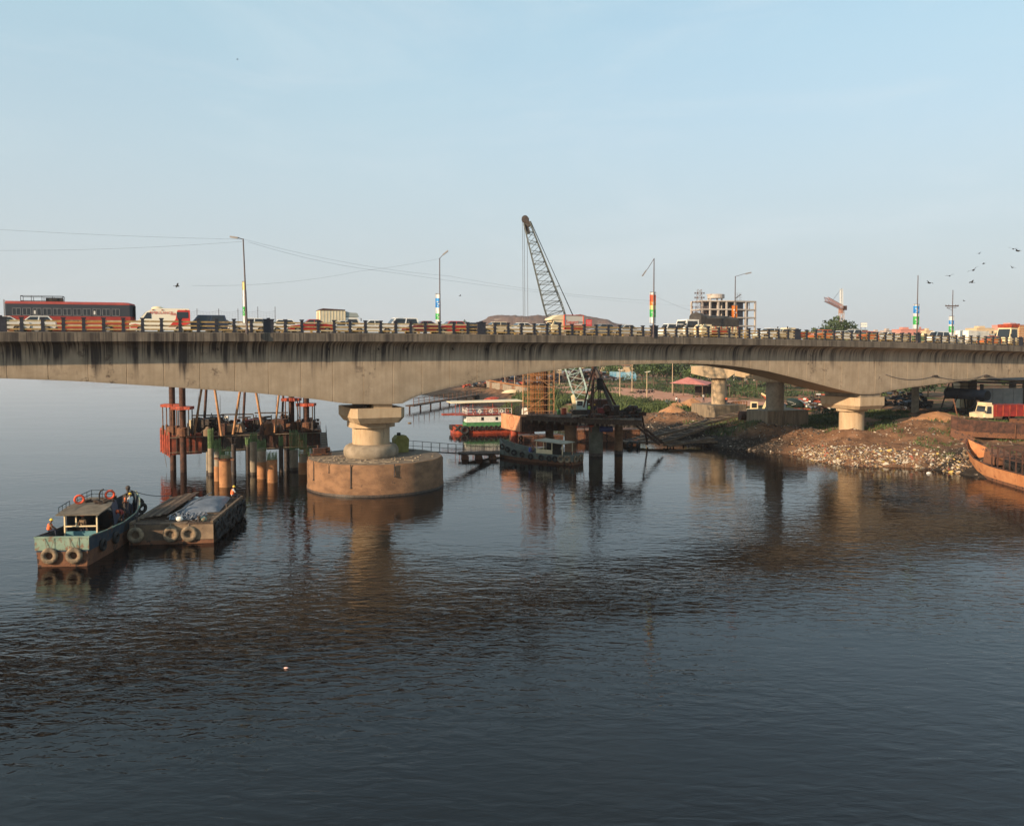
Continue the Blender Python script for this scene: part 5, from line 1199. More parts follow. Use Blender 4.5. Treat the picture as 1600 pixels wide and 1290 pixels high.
# ---- blue work boat, square transom towards us
def work_boat():
    O = Vector((-31.05, 56.0, 0)); rz = R(4.5)
    e = thing('work_boat', 'blue work boat with faded aqua transom, rusty waterline and flat canopy carrying orange life rings', 'boat', O, rz)
    st = [(0,1.78,2.02,1.60),(.5,1.80,2.0,1.68),(3,1.86,1.85,1.72),(6,1.88,1.80,1.72),(8.5,1.80,1.95,1.55),(10.2,1.50,2.2,1.15),(11.6,1.0,2.5,.6),(12.7,.42,2.8,.12),(13.1,.12,2.95,.05)]
    h = hull(e, st, 1.02, [M['bluehull'], M['rust']], .95, M['woodd'])
    g = MB(); g.box((-1.80,-.025,1.14),(1.80,.03,2.04)); part(e, 'transom_panel', g, M['teal'])
    g = MB(); g.box((-1.84,-.06,1.98),(1.84,.16,2.08)); part(e, 'transom_rail', g, M['teal'])
    for sg in (-1,1):
        g = MB(); g.path([(sg*(s_[1]+.01), s_[0], s_[2]+.03) for s_ in st], .055, 6); part(e, 'rub_rail', g, M['teal' if sg > 0 else 'darksteel'])
    for x in (-.78, .85):
        link('tyre_fender', tyre_big, e, (x,-.17,.78), (0,0,random.uniform(-.08,.08)), 1.12)
        g = MB(); g.tube((x-.35,-.05,2.0),(x-.12,-.2,1.15),.02,n=5); g.tube((x+.3,-.05,2.0),(x+.1,-.2,1.15),.02,n=5); part(e, 'fender_rope', g, M['rope'])
    for y in (2.0, 4.2, 9.2, 10.3, 11.3):
        w = np.interp(y, [s_[0] for s_ in st], [s_[1] for s_ in st]); link('tyre_fender', tyre_blk, e, (w+.1, y, 1.0), (0,0,R(90)))
    link('tyre_fender', tyre_blk, e, (.3,13.2,1.9), (0,0,.3)); link('tyre_fender', tyre_blk, e, (1.05,12.0,1.7), (0,0,R(60)))
    # wheelhouse: cream frame over aqua apron, black inside
    g = MB(); g.box((-1.15,3.0,.95),(1.1,3.08,1.78)); part(e, 'front_apron', g, M['cyan'])
    g = MB()
    for a, b in (((-1.15,3.02,2.15),(1.1,3.02,2.15)),((-1.15,3.02,3.05),(1.1,3.02,3.05)),((-1.15,3.02,.95),(-1.15,3.02,3.05)),((1.1,3.02,.95),(1.1,3.02,3.05)),((-.35,3.02,2.15),(-.35,3.02,3.05))): g.beam(a, b, .09, .09)
    part(e, 'window_frame', g, M['cream'])
    g = MB(); g.box((-1.2,3.3,.95),(-1.12,8.2,2.9)); g.box((-1.2,7.7,.95),(.4,7.8,2.9)); part(e, 'cabin_side', g, M['bluehull'])
    g = MB(); g.loft([[(-1.55,2.5,3.02),(1.45,2.5,3.02),(1.45,2.5,3.10),(-1.55,2.5,3.10)], [(-1.6,4.6,3.25),(1.5,4.6,3.25),(1.5,4.6,3.36),(-1.6,4.6,3.36)], [(-1.45,7.9,3.3),(.45,7.9,3.3),(.45,7.9,3.4),(-1.45,7.9,3.4)]]); rf = part(e, 'canopy', g, mat('canopy top', (.085,.072,.055), (.15,.125,.095), 1.4, .9))
    g = MB(); g.loft([[(1.45,4.7,3.36),(.45,7.9,3.4)],[(1.55,4.8,2.7),(.62,8.0,2.8)],[(1.6,4.9,1.7),(.75,8.1,1.7)]], closed=False, caps=False); 
    k = len(g.v); g.v += [(x-.04, y, z-.04) for x, y, z in g.v[:k]]; g.f += [tuple(reversed([i+k for i in f])) for f in g.f[:]]; g.m = [0]*len(g.f); part(e, 'side_tarpaulin', g, mat('navy tarpaulin', (.03,.045,.08), (.045,.06,.10), 1.5, .7))
    g = MB(); rail_run(g, [(-1.2,5.2,3.33),(-1.2,7.7,3.37),(.4,7.7,3.37)], .62, 2, .028, .8); rail_run(g, [(-1.5,2.9,3.1),(-1.4,4.4,3.3)], .45, 1, .03, .5); link('roof_rail', g.mesh('roof_rail', M['bluehull']), rf)
    g = MB(); g.path([(.0,6.2,3.3),(.0,6.2,3.95),(.12,6.2,4.2),(.35,6.1,4.3)], .06, 8); part(e, 'exhaust_pipe', g, M['black'])
    ring = MB().torus((0,0,0),(0,1,0),.30,.085,20,8).mesh('life_ring', mat('life ring orange', (.62,.085,.035), None, rough=.5), smooth=True)
    for x, y in ((-.85,4.75),(.62,6.6)): link('life_ring', ring, e, (x,y,3.80), (R(8),0,R(25)))
    g = MB(); g.box((-.9,4.0,.95),(.2,5.0,1.9)); g.tube((-.35,3.4,1.2),(-.35,3.75,2.1),.04); g.torus((-.35,3.42,2.1),(0,1,.3),.28,.025,16,6); part(e, 'helm', g, M['darksteel'])
    g = MB(); g.box((-.28,11.4,1.0),(.25,12.0,2.95)); g.tube((0,11.8,2.9),(0,11.8,3.5),.12); g.ball((0,11.8,3.45),.2); part(e, 'bow_post', g, M['darksteel'])
    g = MB()
    for q in range(9): g.torus((.2+random.uniform(-.2,.2), 10.1+random.uniform(-.3,.3), 1.05+.09*q),(random.uniform(-.2,.2),.1,1),.32,.06,14,5)
    part(e, 'rope_coil', g, M['woodd'])
    random.seed(12)
    for nm, x0, x1, y0, y1, z0, n_ in (('roof_clutter',-1.2,.9,5.2,7.4,3.36,22),('deck_clutter',-1.5,1.5,.4,2.7,.95,40),('side_clutter',.9,1.5,5.5,9.5,.95,24)):
        g = MB()
        for q in range(n_): a = random.uniform(0,3); x, y = random.uniform(x0,x1), random.uniform(y0,y1); g.cbox((x,y,z0+random.uniform(.02,.14)),(random.uniform(.1,.55),random.uniform(.06,.3),random.uniform(.05,.25)),a)
        part(e, nm, g, M['woodd'], kind='stuff')
    g = MB(); g.path([(-1.7,.3,2.05),(-.9,1.0,1.3),(.2,1.6,1.15),(1.2,2.6,1.5),(1.75,4.2,1.9)], .03, 5); part(e, 'deck_rope', g, M['rope'])
    W_ = lambda x, y, z: O + Matrix.Rotation(rz, 3, 'Z') @ Vector((x,y,z))
    person('worker in orange vest and yellow helmet sitting on the left side of the blue boat', W_(-1.75,1.9,2.0), rz+R(-70), 'sit', 'khaki', 'cloth', 'vest')
    person('worker with orange helmet standing at the helm under the boat canopy', W_(-.1,3.55,1.0), rz+R(170), 'stand', 'khaki', 'cloth', None, 'vest', 1.08)
    person('worker in a reddish vest bending on the right side deck of the blue boat', W_(1.45,6.6,1.45), rz+R(170), 'bend', 'redp', 'cloth', 'redp', 'vest')
    person('man in a pale shirt, orange vest and yellow helmet standing at the boat bow', W_(1.35,8.7,1.75), rz+R(60), 'stand', 'shirt', 'cloth', None, 'helmet', 1.02)
    person('worker in orange vest behind the pale shirted man near the boat bow', W_(.85,9.2,1.75), rz+R(100), 'stand', 'khaki', 'cloth', 'vest', None, .97)
    return W_(0,11.8,3.35)
bow_top = work_boat()
# ---- flat barge
def barge():
    O = Vector((-26.2, 62.5, 0)); rz = R(6.5)
    e = thing('barge', 'flat wooden decked barge hung with tan and black tyres moored beside the blue boat', 'barge', O, rz)
    wd = 3.1; L = 10.9; zt = 1.5
    g = MB(); g.loft([[(-wd,0,-.5),(wd,0,-.5),(wd,0,zt),(-wd,0,zt)], [(-wd,L-1.2,-.5),(wd,L-1.2,-.5),(wd,L-1.2,zt),(-wd,L-1.2,zt)], [(-wd,L,.3),(wd,L,.3),(wd,L,zt),(-wd,L,zt)]]); part(e, 'hull', g, mat('barge plating', (.055,.040,.030), (.16,.105,.065), .9, .85, bump=.02))
    g = MB(); g.box((-.2,-.06,.35),(wd+.02,-.005,zt-.02)); part(e, 'front_plate', g, mat('worn wood plate', (.15,.105,.07), (.24,.17,.11), 1.1, .9, spots=((.05,.035,.03), 1.8, .6)))
    g = MB(); g.box((-wd-.02,-.05,.02),(wd+.03,-.004,.3)); part(e, 'lower_strake', g, M['rust'])
    n = 0
    y = .05
    while y < L-.3:
        x = -wd
        w = random.uniform(.24,.34)
        for (x0, x1) in ((-wd+.02,-.9),(-.86,1.1),(1.14,wd-.02)):
            g = MB(); dz = random.uniform(0,.05); g.box((x0+random.uniform(-.03,.03), y, zt+.001), (x1, y+w-.03, zt+.05+dz)); part(e, 'deck_plank', g, M['wood' if random.random() < .4 else 'woodd'])
        y += w
    for x in (-wd+.1, wd-.1): g = MB(); g.box((x-.1,0,zt+.06),(x+.1,L,zt+.24)); part(e, 'kerb_beam', g, M['wood'])
    for x, y in ((-2.6,-.17),(.0,-.17),(1.35,-.17)):
        link('tyre_fender', tyre_big, e, (x,y,.78), (0,0,random.uniform(-.1,.1)), 1.22)
        g = MB(); g.tube((x-.05,-.1,zt+.1),(x,-.15,1.0),.035,n=5); part(e, 'fender_rope', g, M['rope'])
    for k in range(11):
        for r_ in (0,1):
            link('tyre_fender', tyre_blk, e, (wd+.14+random.uniform(0,.12), .6+k*.98+random.uniform(-.1,.1), 1.15-r_*.62+random.uniform(-.08,.08)), (random.uniform(-.3,.3),0,R(90)+random.uniform(-.3,.3)))
    for x, y in ((-2.9,1.0),(-2.9,9.9),(1.9,.5),(2.9,5.5),(2.9,9.9)):
        g = MB(); g.tube((x,y,zt),(x,y,zt+.5),.09); g.tube((x,y,zt+.42),(x,y,zt+.52),.14); part(e, 'bollard', g, M['darksteel'])
    T = lambda x, y, z=0: O + Matrix.Rotation(rz,3,'Z') @ Vector((x,y,zt+.1+z))
    g = MB(); nx_, ny_ = 14, 20; 
    for j in range(ny_+1):
        for i in range(nx_+1):
            x = -.6+3.2*i/nx_ - .5*j/ny_; y = 3.6+6.4*j/ny_ + .5*i/nx_; z = .22+.35*math.sin(math.pi*i/nx_)**.6*math.sin(math.pi*min(1,j/ny_*1.02+.01))**.5 + .06*noise.noise(Vector((x*1.7,y*1.2,0)))
            if i in (0,nx_) or j in (0,ny_): z = .03
            g.v.append((x,y,z))
    g.f = [(j*(nx_+1)+i, j*(nx_+1)+i+1, (j+1)*(nx_+1)+i+1, (j+1)*(nx_+1)+i) for j in range(ny_) for i in range(nx_)]; g.m = [0]*len(g.f)
    o = solo('tarpaulin', g, M['tarp'], 'grey blue tarpaulin spread over a load on the barge', 'tarpaulin', smooth=True); o.location = T(0,0); o.rotation_euler.z = rz
    for k in range(9):
        g = MB(); a = Vector((-2.75+k*.22, 1.2+random.uniform(0,.8), .06+.04*k)); b = Vector((-2.6+k*.26, 9.9+random.uniform(-.8,.3), .35+.05*k)); g.beam(a, b, .30, .05)
        o = solo('board', g, M['woodd' if k % 3 else 'wood'], ('topmost' if k == 8 else 'bottom' if k == 0 else ['','second','third','fourth','fifth','sixth','seventh','eighth'][k])+' long dark board in the pile on the left of the barge', 'board', 'boards piled on the barge'); o.location = T(0,0); o.rotation_euler.z = rz
    g = MB(); g.tube((-.9,1.4,.2),(-.3,9.3,.75),.05); o = solo('pole', g, M['steelpole'], 'pale pole lying lengthwise between the boards and the tarpaulin', 'pole'); o.location = T(0,0)
    g = MB()
    for k in range(90):
        x, y = random.uniform(-.6,1.6), random.uniform(.9,3.3); a = random.uniform(0,6); g.beam((x,y,.05),(x+.4*math.cos(a),y+.4*math.sin(a),random.uniform(.1,.4)),.09,.07)
    o = solo('scrap_heap', g, [M['tarp']], 'tangled heap of rags and scrap on the barge front', kind='stuff'); o.location = T(0,0)
    for (x, y, z, m_, lb) in ((.35,.9,.15,'white','small white bundle at the front of the barge'),(-.4,8.6,.35,'white','white sack beside the tarpaulin at the back of the barge'),(2.2,.7,.15,'teal','pale green bundle near the right front corner of the barge')):
        g = MB(); g.ball((0,0,0),.26,10,7,(1.1,.8,.8)); o = solo('sack', g, M[m_], lb, 'sack', smooth=True); o.location = T(x,y,z)
    person('worker in orange vest and yellow helmet sitting at the far right corner of the barge', T(2.4,9.7,.3), rz+R(-60), 'sit', 'shirt', 'cloth', 'vest')
    a = bow_top; b = T(-2.9,9.9,.45); wire('mooring_rope', [(a, b, .25)], .03, 'rope from the blue boat bow to the barge', None)
barge()

# ---- second boat, under the work platform
def side_boat():
    A_ = onz(786, 716, 0); B_ = onz(904, 727, 0); d = (A_-B_); d.z = 0; L = d.length+.5; rz = math.atan2(d.y, d.x) - math.pi/2
    e = thing('work_boat', 'grey green boat with small white cabin and flat roof, its side hung with tyres', 'boat', (B_.x, B_.y+1.2, 0), rz)
    st = [(0,1.55,1.35,1.35),(2,1.7,1.25,1.5),(6,1.75,1.25,1.5),(9,1.55,1.6,1.2),(L-1.2,1.0,2.1,.6),(L,.2,2.6,.08)]
    hull(e, st, .42, [mat('grey green hull', (.085,.105,.095), (.15,.17,.15), 1.5, .6, spots=((.16,.09,.05), 2.2, .58)), M['rust']], .8, M['woodd'])
    for sg in (-1,1):
        ys = (0.6,1.5,2.4,3.3,4.5,6.2,7.6,9.0,10.3,11.4) if sg < 0 else (1,3,6,9)
        for i, y in enumerate(ys):
            w = np.interp(y, [s_[0] for s_ in st], [s_[1] for s_ in st]); z = np.interp(y, [s_[0] for s_ in st], [s_[2] for s_ in st])
            link('tyre_fender', tyre_big if i < 2 and sg < 0 else tyre_sml, e, (sg*(w+.1), y, z-.55), (0,0,R(90)+random.uniform(-.15,.15)))
    for x in (-.7,.6): link('tyre_fender', tyre_big, e, (x,-.15,.75))
    g = MB(); g.loft([[(-1.5,1.3,2.62),(1.5,1.3,2.62),(1.5,1.3,2.72),(-1.5,1.3,2.72)],[(-1.45,5.9,2.80),(1.5,5.9,2.80),(1.5,5.9,2.92),(-1.45,5.9,2.92)]]); part(e, 'roof', g, mat('dirty roof', (.30,.27,.21), (.42,.38,.30), 2, .7))
    g = MB()
    for x in (-1.25,1.3):
        for y in (1.6,3.2,4.5,5.6): g.beam((x,y,.8),(x,y,2.7),.09,.09)
    for y in (3.2,5.6): g.beam((-1.25,y,1.75),(1.3,y,1.75),.06,.06)
    part(e, 'cabin_frame', g, M['cream'])
    g = MB(); g.box((-1.33,3.2,.8),(-1.27,5.6,1.75)); g.box((-1.25,5.55,.8),(1.3,5.63,1.75)); part(e, 'cabin_panel', g, M['cream'])
    g = MB(); g.box((1.22,3.2,.8),(1.28,5.6,2.7)); g.box((-1.1,3.1,.8),(1.25,3.18,2.6)); part(e, 'cabin_wall', g, M['black'])
    g = MB(); rail_run(g, [(-1.5,-.0,1.35),(1.5,0,1.35)], .4, 1, .025, .8); part(e, 'stern_rail', g, M['orange'])
    g = MB(); g.tube((-.7,6.9,.8),(-.7,6.9,1.75),.28,n=14); part(e, 'drum', g, mat('blue drum', (.03,.07,.35), None, rough=.4))
    W_ = lambda x, y, z: Vector(e.location) + Matrix.Rotation(rz,3,'Z') @ Vector((x,y,z))
    person('person in a brown shirt sitting by the cabin of the grey green boat', W_(-1.1,6.2,1.3), rz+R(90), 'sit', 'khaki', 'cloth', None, None)
    person('person with white cloth standing at the stern of the grey green boat', W_(-.7,1.9,.85), rz+R(90), 'stand', 'shirt', 'khaki', None, None, .9)
side_boat()
# ---- passenger ferry, orange hull
def ferry():
    F = onz(705, 678, 0); D = Vector((.97, .24, 0)).normalized(); rz = math.atan2(D.y, D.x) - math.pi/2
    e = thing('ferry_boat', 'ferry with orange hull ringed by black tyres, white and green cabin and flat sun roof', 'boat', (F.x, F.y+1.9, 0), rz)
    L = 15.; st = [(0,1.9,1.35,1.7),(1.0,2.3,1.3,2.0),(5,2.4,1.2,2.1),(12,2.4,1.2,2.0),(L,1.6,1.9,.9)]
    hull(e, st, .95, [M['orange'], M['orange']], .9, M['woodd'])
    for i in range(13): link('tyre_fender', tyre_sml, e, (2.45+.08*(i % 2), 3.2+i*.86, 1.0), (0,0,R(90)+random.uniform(-.2,.2)), 1.0)
    for i, (x, y) in enumerate(((-.9,-.2),(.6,-.2),(1.9,.3),(2.35,1.1),(2.45,1.9))): link('tyre_fender', tyre_blk, e, (x,y,1.0 if i < 4 else .7), (0,0,[0,0,R(40),R(70),R(90)][i]), [1,1.0,1.0,1.2,1.7][i])
    g = MB(); g.box((-2.0,2.3,.9),(2.0,2.38,2.0)); g.box((-2.0,2.3,.9),(-1.92,11,2.0)); g.box((1.92,2.3,.9),(2.0,11,2.0)); g.box((-2,11,.9),(2,11.08,2)); part(e, 'cabin_lower', g, M['greenp'])
    g = MB(); g.box((-2.02,2.28,2.0),(2.02,2.38,3.3)); g.box((1.92,2.38,2.0),(2.03,9,3.15)); g.box((-2.02,2.38,2.0),(-1.92,9,3.15)); cb = part(e, 'cabin_upper', g, M['white'])
    for x, y, w in ((2.035,4.9,.5),(2.035,7.5,.5)):
        g = MB(); g.box((x-.02,y,2.3),(x+.01,y+w,2.9)); link('window', g.mesh('window', M['glass']), cb)
    g = MB(); g.box((-.9,2.25,2.55),(-.5,2.29,2.95)); link('window', g.mesh('window', M['glass']), cb)
    g = MB(); g.box((-2.4,.2,3.3),(2.4,10.5,3.42)); part(e, 'upper_deck', g, M['orange'])
    g = MB(); g.box((-.7,-1.8,3.22),(.9,.3,3.5)); part(e, 'boarding_ramp', g, M['orange'])
    g = MB(); rail_run(g, [(-2.2,2.3,3.42),(2.2,2.3,3.42)], 1.1, 2, .05, 1.4); rail_run(g, [(2.25,2.3,3.42),(2.25,10.4,3.42)], 1.0, 2, .035, 1.2); part(e, 'upper_rail', g, M['white'])
    for y in (1.0,3.4,7,10.5):
        for x in (-2.1,2.1): g = MB(); g.tube((x,y,3.4),(x,y,5.5),.05); part(e, 'roof_post', g, M['orange'])
    g = MB(); g.loft([[(-2.5,-.6,5.45),(2.5,-.6,5.45),(2.3,-.6,5.58),(-2.3,-.6,5.58)],[(-2.5,12.5,5.62),(2.5,12.5,5.62),(2.3,12.5,5.75),(-2.3,12.5,5.75)]]); part(e, 'sun_roof', g, M['cream'])
    for k in range(7): link('life_ring', MB().torus((0,0,0),(1,0,0),.26,.07,14,6).mesh('life_ring', M['white'] if k % 2 else M['orange'], smooth=True), e, (2.3,3.6+k*1.0,3.95))
ferry()

# ================================================================== PIER CONSTRUCTION: PILES AND JACK-UP PLATFORM
rebar_v = {}
def pile(x0, x1, ytop, ywl, label, m_='pierd', cage=None, casing=None, capband=None):
    Y = onz((x0+x1)/2, ywl, 0).y + .4; X = at((x0+x1)/2, ywl, Y).x; r = (x1-x0)/2/FPX*Y; zt = zpix(ytop, Y)
    e = thing('concrete_pile', label, 'pile', (X, Y, 0), random.uniform(0,3), 'bored piles standing in the river')
    split = casing if casing else None
    if split:
        zs = zpix(casing, Y)
        g = MB(); g.lathe((0,0,0), [(r*1.0,-2),(r*1.0,zs)], 24); part(e, 'steel_casing', g, mat('rusty casing', (.28,.13,.06), (.40,.20,.09), 1.0, .85, spots=((.12,.06,.04), 1.5, .6)), smooth=True)
        if zt > zs+.05: g = MB(); g.lathe((0,0,0), [(r*.88,zs+.001),(r*.88,zt)], 24); part(e, 'shaft', g, M[m_], smooth=True)
    else:
        g = MB(); g.lathe((0,0,0), [(r,-2),(r,zt)], 24); part(e, 'shaft', g, M[m_], smooth=True)
        g = MB(); g.lathe((0,0,0), [(r+.012,-1),(r+.012,.35)], 24, cap=False); part(e, 'tide_band', g, M['wetline'], smooth=True)
    if cage:
        zc = zpix(cage, Y); g = MB(); n = 22
        for k in range(n): a = 2*math.pi*k/n; rr = r*.9; g.tube((rr*math.cos(a),rr*math.sin(a),zt-.3),(rr*math.cos(a)+random.uniform(-.05,.05),rr*math.sin(a),zc-random.uniform(0,.35)),.030,n=5)
        for z in np.arange(zt+.2, zc-.3, .55): g.torus((0,0,z),(0,0,1),r*.93,.022,20,4)
        part(e, 'rebar_cage', g, M['rebargreen'])
    if capband:
        za, zb = zpix(capband[0], Y), zpix(capband[1], Y); g = MB(); g.lathe((0,0,0), [(r*1.18,zb),(r*1.18,za)], 20); g.beam((-r*1.9,0,(za+zb)/2),(r*2.1,0,(za+zb)/2),.25,.2); part(e, 'collar', g, M['rust'])
    return e
pile(325.5,334.5,700,743,'slender pale pile at the left of the group with a tall green cage','pierd',668)
pile(335,346,701,752,'pile with rusty foot directly behind the thick rusty casing','pierd',684,728)
pile(343,361.5,711,761,'thick rust coloured casing with pale plug and bent collar, nearest pile','pier',697,719,(715,718.5))
pile(384,391,694,740,'thin dark pile in the middle of the group','darksteel',682)
pile(391,402.5,690,742,'tall grey pile with a short green cage beside the thin dark pile','pierd',674)
pile(402,417,700,748,'stained pile with brown casing and grey cage in the middle row','pierd',685,721)
pile(417,433.5,718,754,'short rusty casing topped by stubby green bars','pier',705,718)
pile(444,453,701,735,'dark pile standing in the shade right of the short rusty casing','darksteel',None)
pile(452.5,466,703,735,'pile with the tallest bright green cage on the right','pierd',670)
pile(466.5,480.5,709,741,'rusty footed pile with green cage next to the caisson','pierd',675,722)
pile(481,490,712,730,'pile stub with yellow green bars half hidden behind the caisson','pierd',697)
pile(362,369,694,742,'dark pile between the rusty casing and the thin dark pile','darksteel',None)
pile(436,443,696,738,'dark pile behind the short rusty casing','darksteel',680)
pile(322.5,327,706,740,'very thin pile behind the leftmost pale pile','pierd',None)
def rig():
    Yl, Yr = 100., 107.5
    e = thing('jackup_platform', 'rusty jack-up work platform on steel legs with orange jacking frames behind the piles', 'work platform', (at(375,690,104).x, 104, 0))
    o = Vector(e.location)
    def Pt(x, y, Y): return at(x, y, Y) - o
    zb, zt = 2.0, 4.5
    c = [Pt(266,700,Yl), Pt(503,694,Yr-.5), Pt(500,690,Yr+7), Pt(253,700,Yl+5)]
    cc = [(p.x, p.y) for p in c]
    def lerp2(a, b, t): return (a[0]+(b[0]-a[0])*t, a[1]+(b[1]-a[1])*t)
    # pontoons side by side, each a steel box with its own look
    spl = [0, .2, .33, .62, .84, 1.0]; ms = ['rust','rustd','darksteel','rustd','rustd']
    for k in range(5):
        a0, a1 = lerp2(cc[0],cc[1],spl[k]+.002), lerp2(cc[0],cc[1],spl[k+1]-.002); b0, b1 = lerp2(cc[3],cc[2],spl[k]+.002), lerp2(cc[3],cc[2],spl[k+1]-.002)
        g = MB(); g.prism([a0,a1,b1,b0], zb+(.0 if k in (0,4) else .12), zt-(.0 if k in (0,1) else .15)); pn = part(e, 'pontoon', g, mat('orange rust plating', (.28,.065,.035), (.07,.03,.025), .8, .8) if k == 0 else M[ms[k]])
        for q in range(1, 5):
            t_ = q/5; p = lerp2(a0,a1,t_); g = MB(); g.cbox((p[0],p[1]-.04,(zb+zt)/2-.05),(.09,.12,zt-zb-.35),.3); link('stiffener', g.mesh('stiffener', M['darksteel']), pn)
    g = MB(); a, b = cc[0], cc[1]; g.beam((a[0],a[1]-.1,zt-.35),(b[0],b[1]-.1,zt-.45),.08,.08); g.beam((a[0],a[1]-.15,zb+.3),(b[0],b[1]-.15,zb+.35),.06,.06); part(e, 'edge_pipe', g, M['pierd'])
    g = MB(); 
    for q in range(5): p = lerp2(cc[0],cc[3],q/4); g.cbox((p[0]-.1,p[1],(zb+zt)/2),(.18,.18,zt-zb+.5))
    g.beam((cc[0][0]-.1,cc[0][1],zt+.2),(cc[3][0]-.1,cc[3][1],zt+.3),.15,.2); part(e, 'end_frame', g, M['orange'])
    def leg(x, Y, r, ytop_frame, jack=True):
        p = Pt(x, 690, Y); g = MB(); g.tube((p.x,p.y,-2.5),(p.x,p.y,13.2),r,n=14); L_ = part(e, 'leg', g, M['rustd'], smooth=True)
        zf = zpix(ytop_frame, Y)
        g = MB(); g.lathe((p.x,p.y,zf-.3), [(r+.02,0),(r+.5,0),(r+.5,.42),(r+.02,.42)], 4 if False else 16, cap=False); link('jack_ring', g.mesh('jack_ring', M['orange']), L_)
        g = MB(); g.cbox((p.x,p.y,zf-.08),(2.3,1.5,.36)); k = part(e, 'jack_frame', g, M['orange'])
        for sx in (-1,1):
            for sy in (-1,1):
                g = MB(); q = Vector((p.x+sx*.95,p.y+sy*.55,0)); g.tube((q.x,q.y,zt),(q.x,q.y,zt+1.1),.15,n=10); g.tube((q.x,q.y,zt+1.1),(q.x,q.y,zf),.07,n=8); link('jack_cylinder', g.mesh('jack_cylinder', M['darksteel'] if sx > 0 else M['rust']), k)
        g = MB(); g.lathe((p.x,p.y,zt), [(r+.06,-.1),(r+.45,-.1),(r+.3,.9),(r+.06,1.0)], 14, cap=False); part(e, 'leg_sleeve', g, M['rust'])
    leg(270, 101, .36, 632); leg(286, 99.5, .38, 636); leg(456, 107, .36, 623); leg(479, 106.5, .38, 631)
    # raking props that tie the platform to the bridge
    for (x0,y0,x1,y1,Y,r,m_) in ((317,608,303,667,100.5,.14,'scaff'),(323,609,318,655,104,.17,'rustd'),(334,611,346,668,99.8,.15,'scaff'),(377,613,364,668,101.5,.15,'scaff'),(383,614,379,655,105,.16,'rustd'),(398,615,411,665,102,.15,'scaff'),(437,619,429,662,103.5,.13,'scaff'),(443,620,440,658,106,.14,'rustd')):
        p = Pt(x1, y1, Y); p.z = zt-.1; q = Pt(x0, y0-14, Y+.6); g = MB(); g.tube(p, q, r, n=10); part(e, 'raking_prop', g, M[m_], smooth=True)
    # deck plant: frames, winches, drums, cabins
    def blk(nm, x0, x1, y0, y1, Y, dep, m_):
        a = Pt(x0, y1, Y); b = Pt(x1, y0, Y); g = MB(); g.box((a.x,a.y,a.z),(b.x,a.y+dep,b.z)); return part(e, nm, g, M[m_])
    blk('generator', 305, 326, 655, 676, 103, 1.6, 'darksteel'); blk('generator_hood', 327, 339, 652, 662, 103.5, 1.4, 'black'); blk('control_box', 296, 300, 656, 671, 100.5, .5, 'cream'); blk('control_panel', 341, 351, 662, 680, 102, .8, 'rustd')
    blk('engine_block', 383, 398, 656, 668, 106, 2, 'redp'); blk('engine_block', 400, 412, 657, 669, 105, 1.5, 'darksteel'); blk('winch_frame', 425, 446, 655, 671, 104.5, 1.4, 'rustd'); blk('hatch', 447, 453, 662, 672, 104, .6, 'rust')
    blk('white_box', 350, 356, 650, 657, 104, .4, 'white'); blk('shed', 318, 334, 653, 668, 106, 1.6, 'darksteel')
    for (x, y, Y, r, h, m_) in ((418.5,668,101.5,.62,1.35,'rust'),(436,668,103,.5,.8,'rust'),(325,672,99.8,.55,.7,'khaki'),(409,672,101,.3,.9,'rustd')):
        p = Pt(x, y, Y); g = MB(); g.lathe((p.x,p.y,zt-.1), [(r,0),(r,h),(r*.55,h+.2),(r*.2,h+.45)], 18); part(e, 'drum', g, M[m_], smooth=True)
    for (x, y, Y) in ((432,666,102),(438,667,102.2)): p = Pt(x,y,Y); g = MB(); g.torus((p.x,p.y,zt+.6),(1,.3,0),.42,.10,18,6); part(e, 'cable_reel', g, M['khaki'])
    g = MB(); p = Pt(366,672,103.5); g.loft([[(p.x-1.9,p.y-.5,zt),(p.x+1.2,p.y-.5,zt),(p.x+1.2,p.y+1.2,zt),(p.x-1.9,p.y+1.2,zt)],[(p.x-1.0,p.y-.3,zt+.8),(p.x+.9,p.y-.3,zt+1.05),(p.x+.7,p.y+1,zt+1.1),(p.x-.8,p.y+1,zt+.9)]]); part(e, 'sand_pile', g, mat('sand pile', (.22,.13,.08), (.30,.19,.11), 2, .95))
    g = MB()
    for (x0,x1,y,Y) in ((300,350,649,102),(346,396,647.5,104),(398,450,645,105),(372,392,652,103)): g.beam(Pt(x0,y,Y), Pt(x1,y-.5,Y+.5), .12, .16)
    for x, Y in ((300,102),(350,102.5),(348,104),(396,104.5),(400,105),(424,105),(450,105.5)): a = Pt(x,648,Y); g.beam((a.x,a.y,zt),a,.1,.1)
    part(e, 'gantry_frame', g, M['darksteel'])
    g = MB()
    for (x0,y0,x1,y1,Y) in ((310,652,330,660,101),(352,650,362,668,102),(470,668,500,672,106),(330,645,334,655,104)): g.tube(Pt(x0,y0,Y),Pt(x1,y1,Y),.06,n=5)
    for k in range(90): x = random.uniform(262,496); Y = Yl+1+(x-262)/240*7+random.uniform(0,2); a = Pt(x,690,Y); a.z = zt; g.beam(a, a+Vector((random.uniform(-.5,.5),random.uniform(-.3,.3),random.uniform(.4,1.2))), .08,.08)
    part(e, 'loose_bars', g, M['darksteel'], kind='stuff')
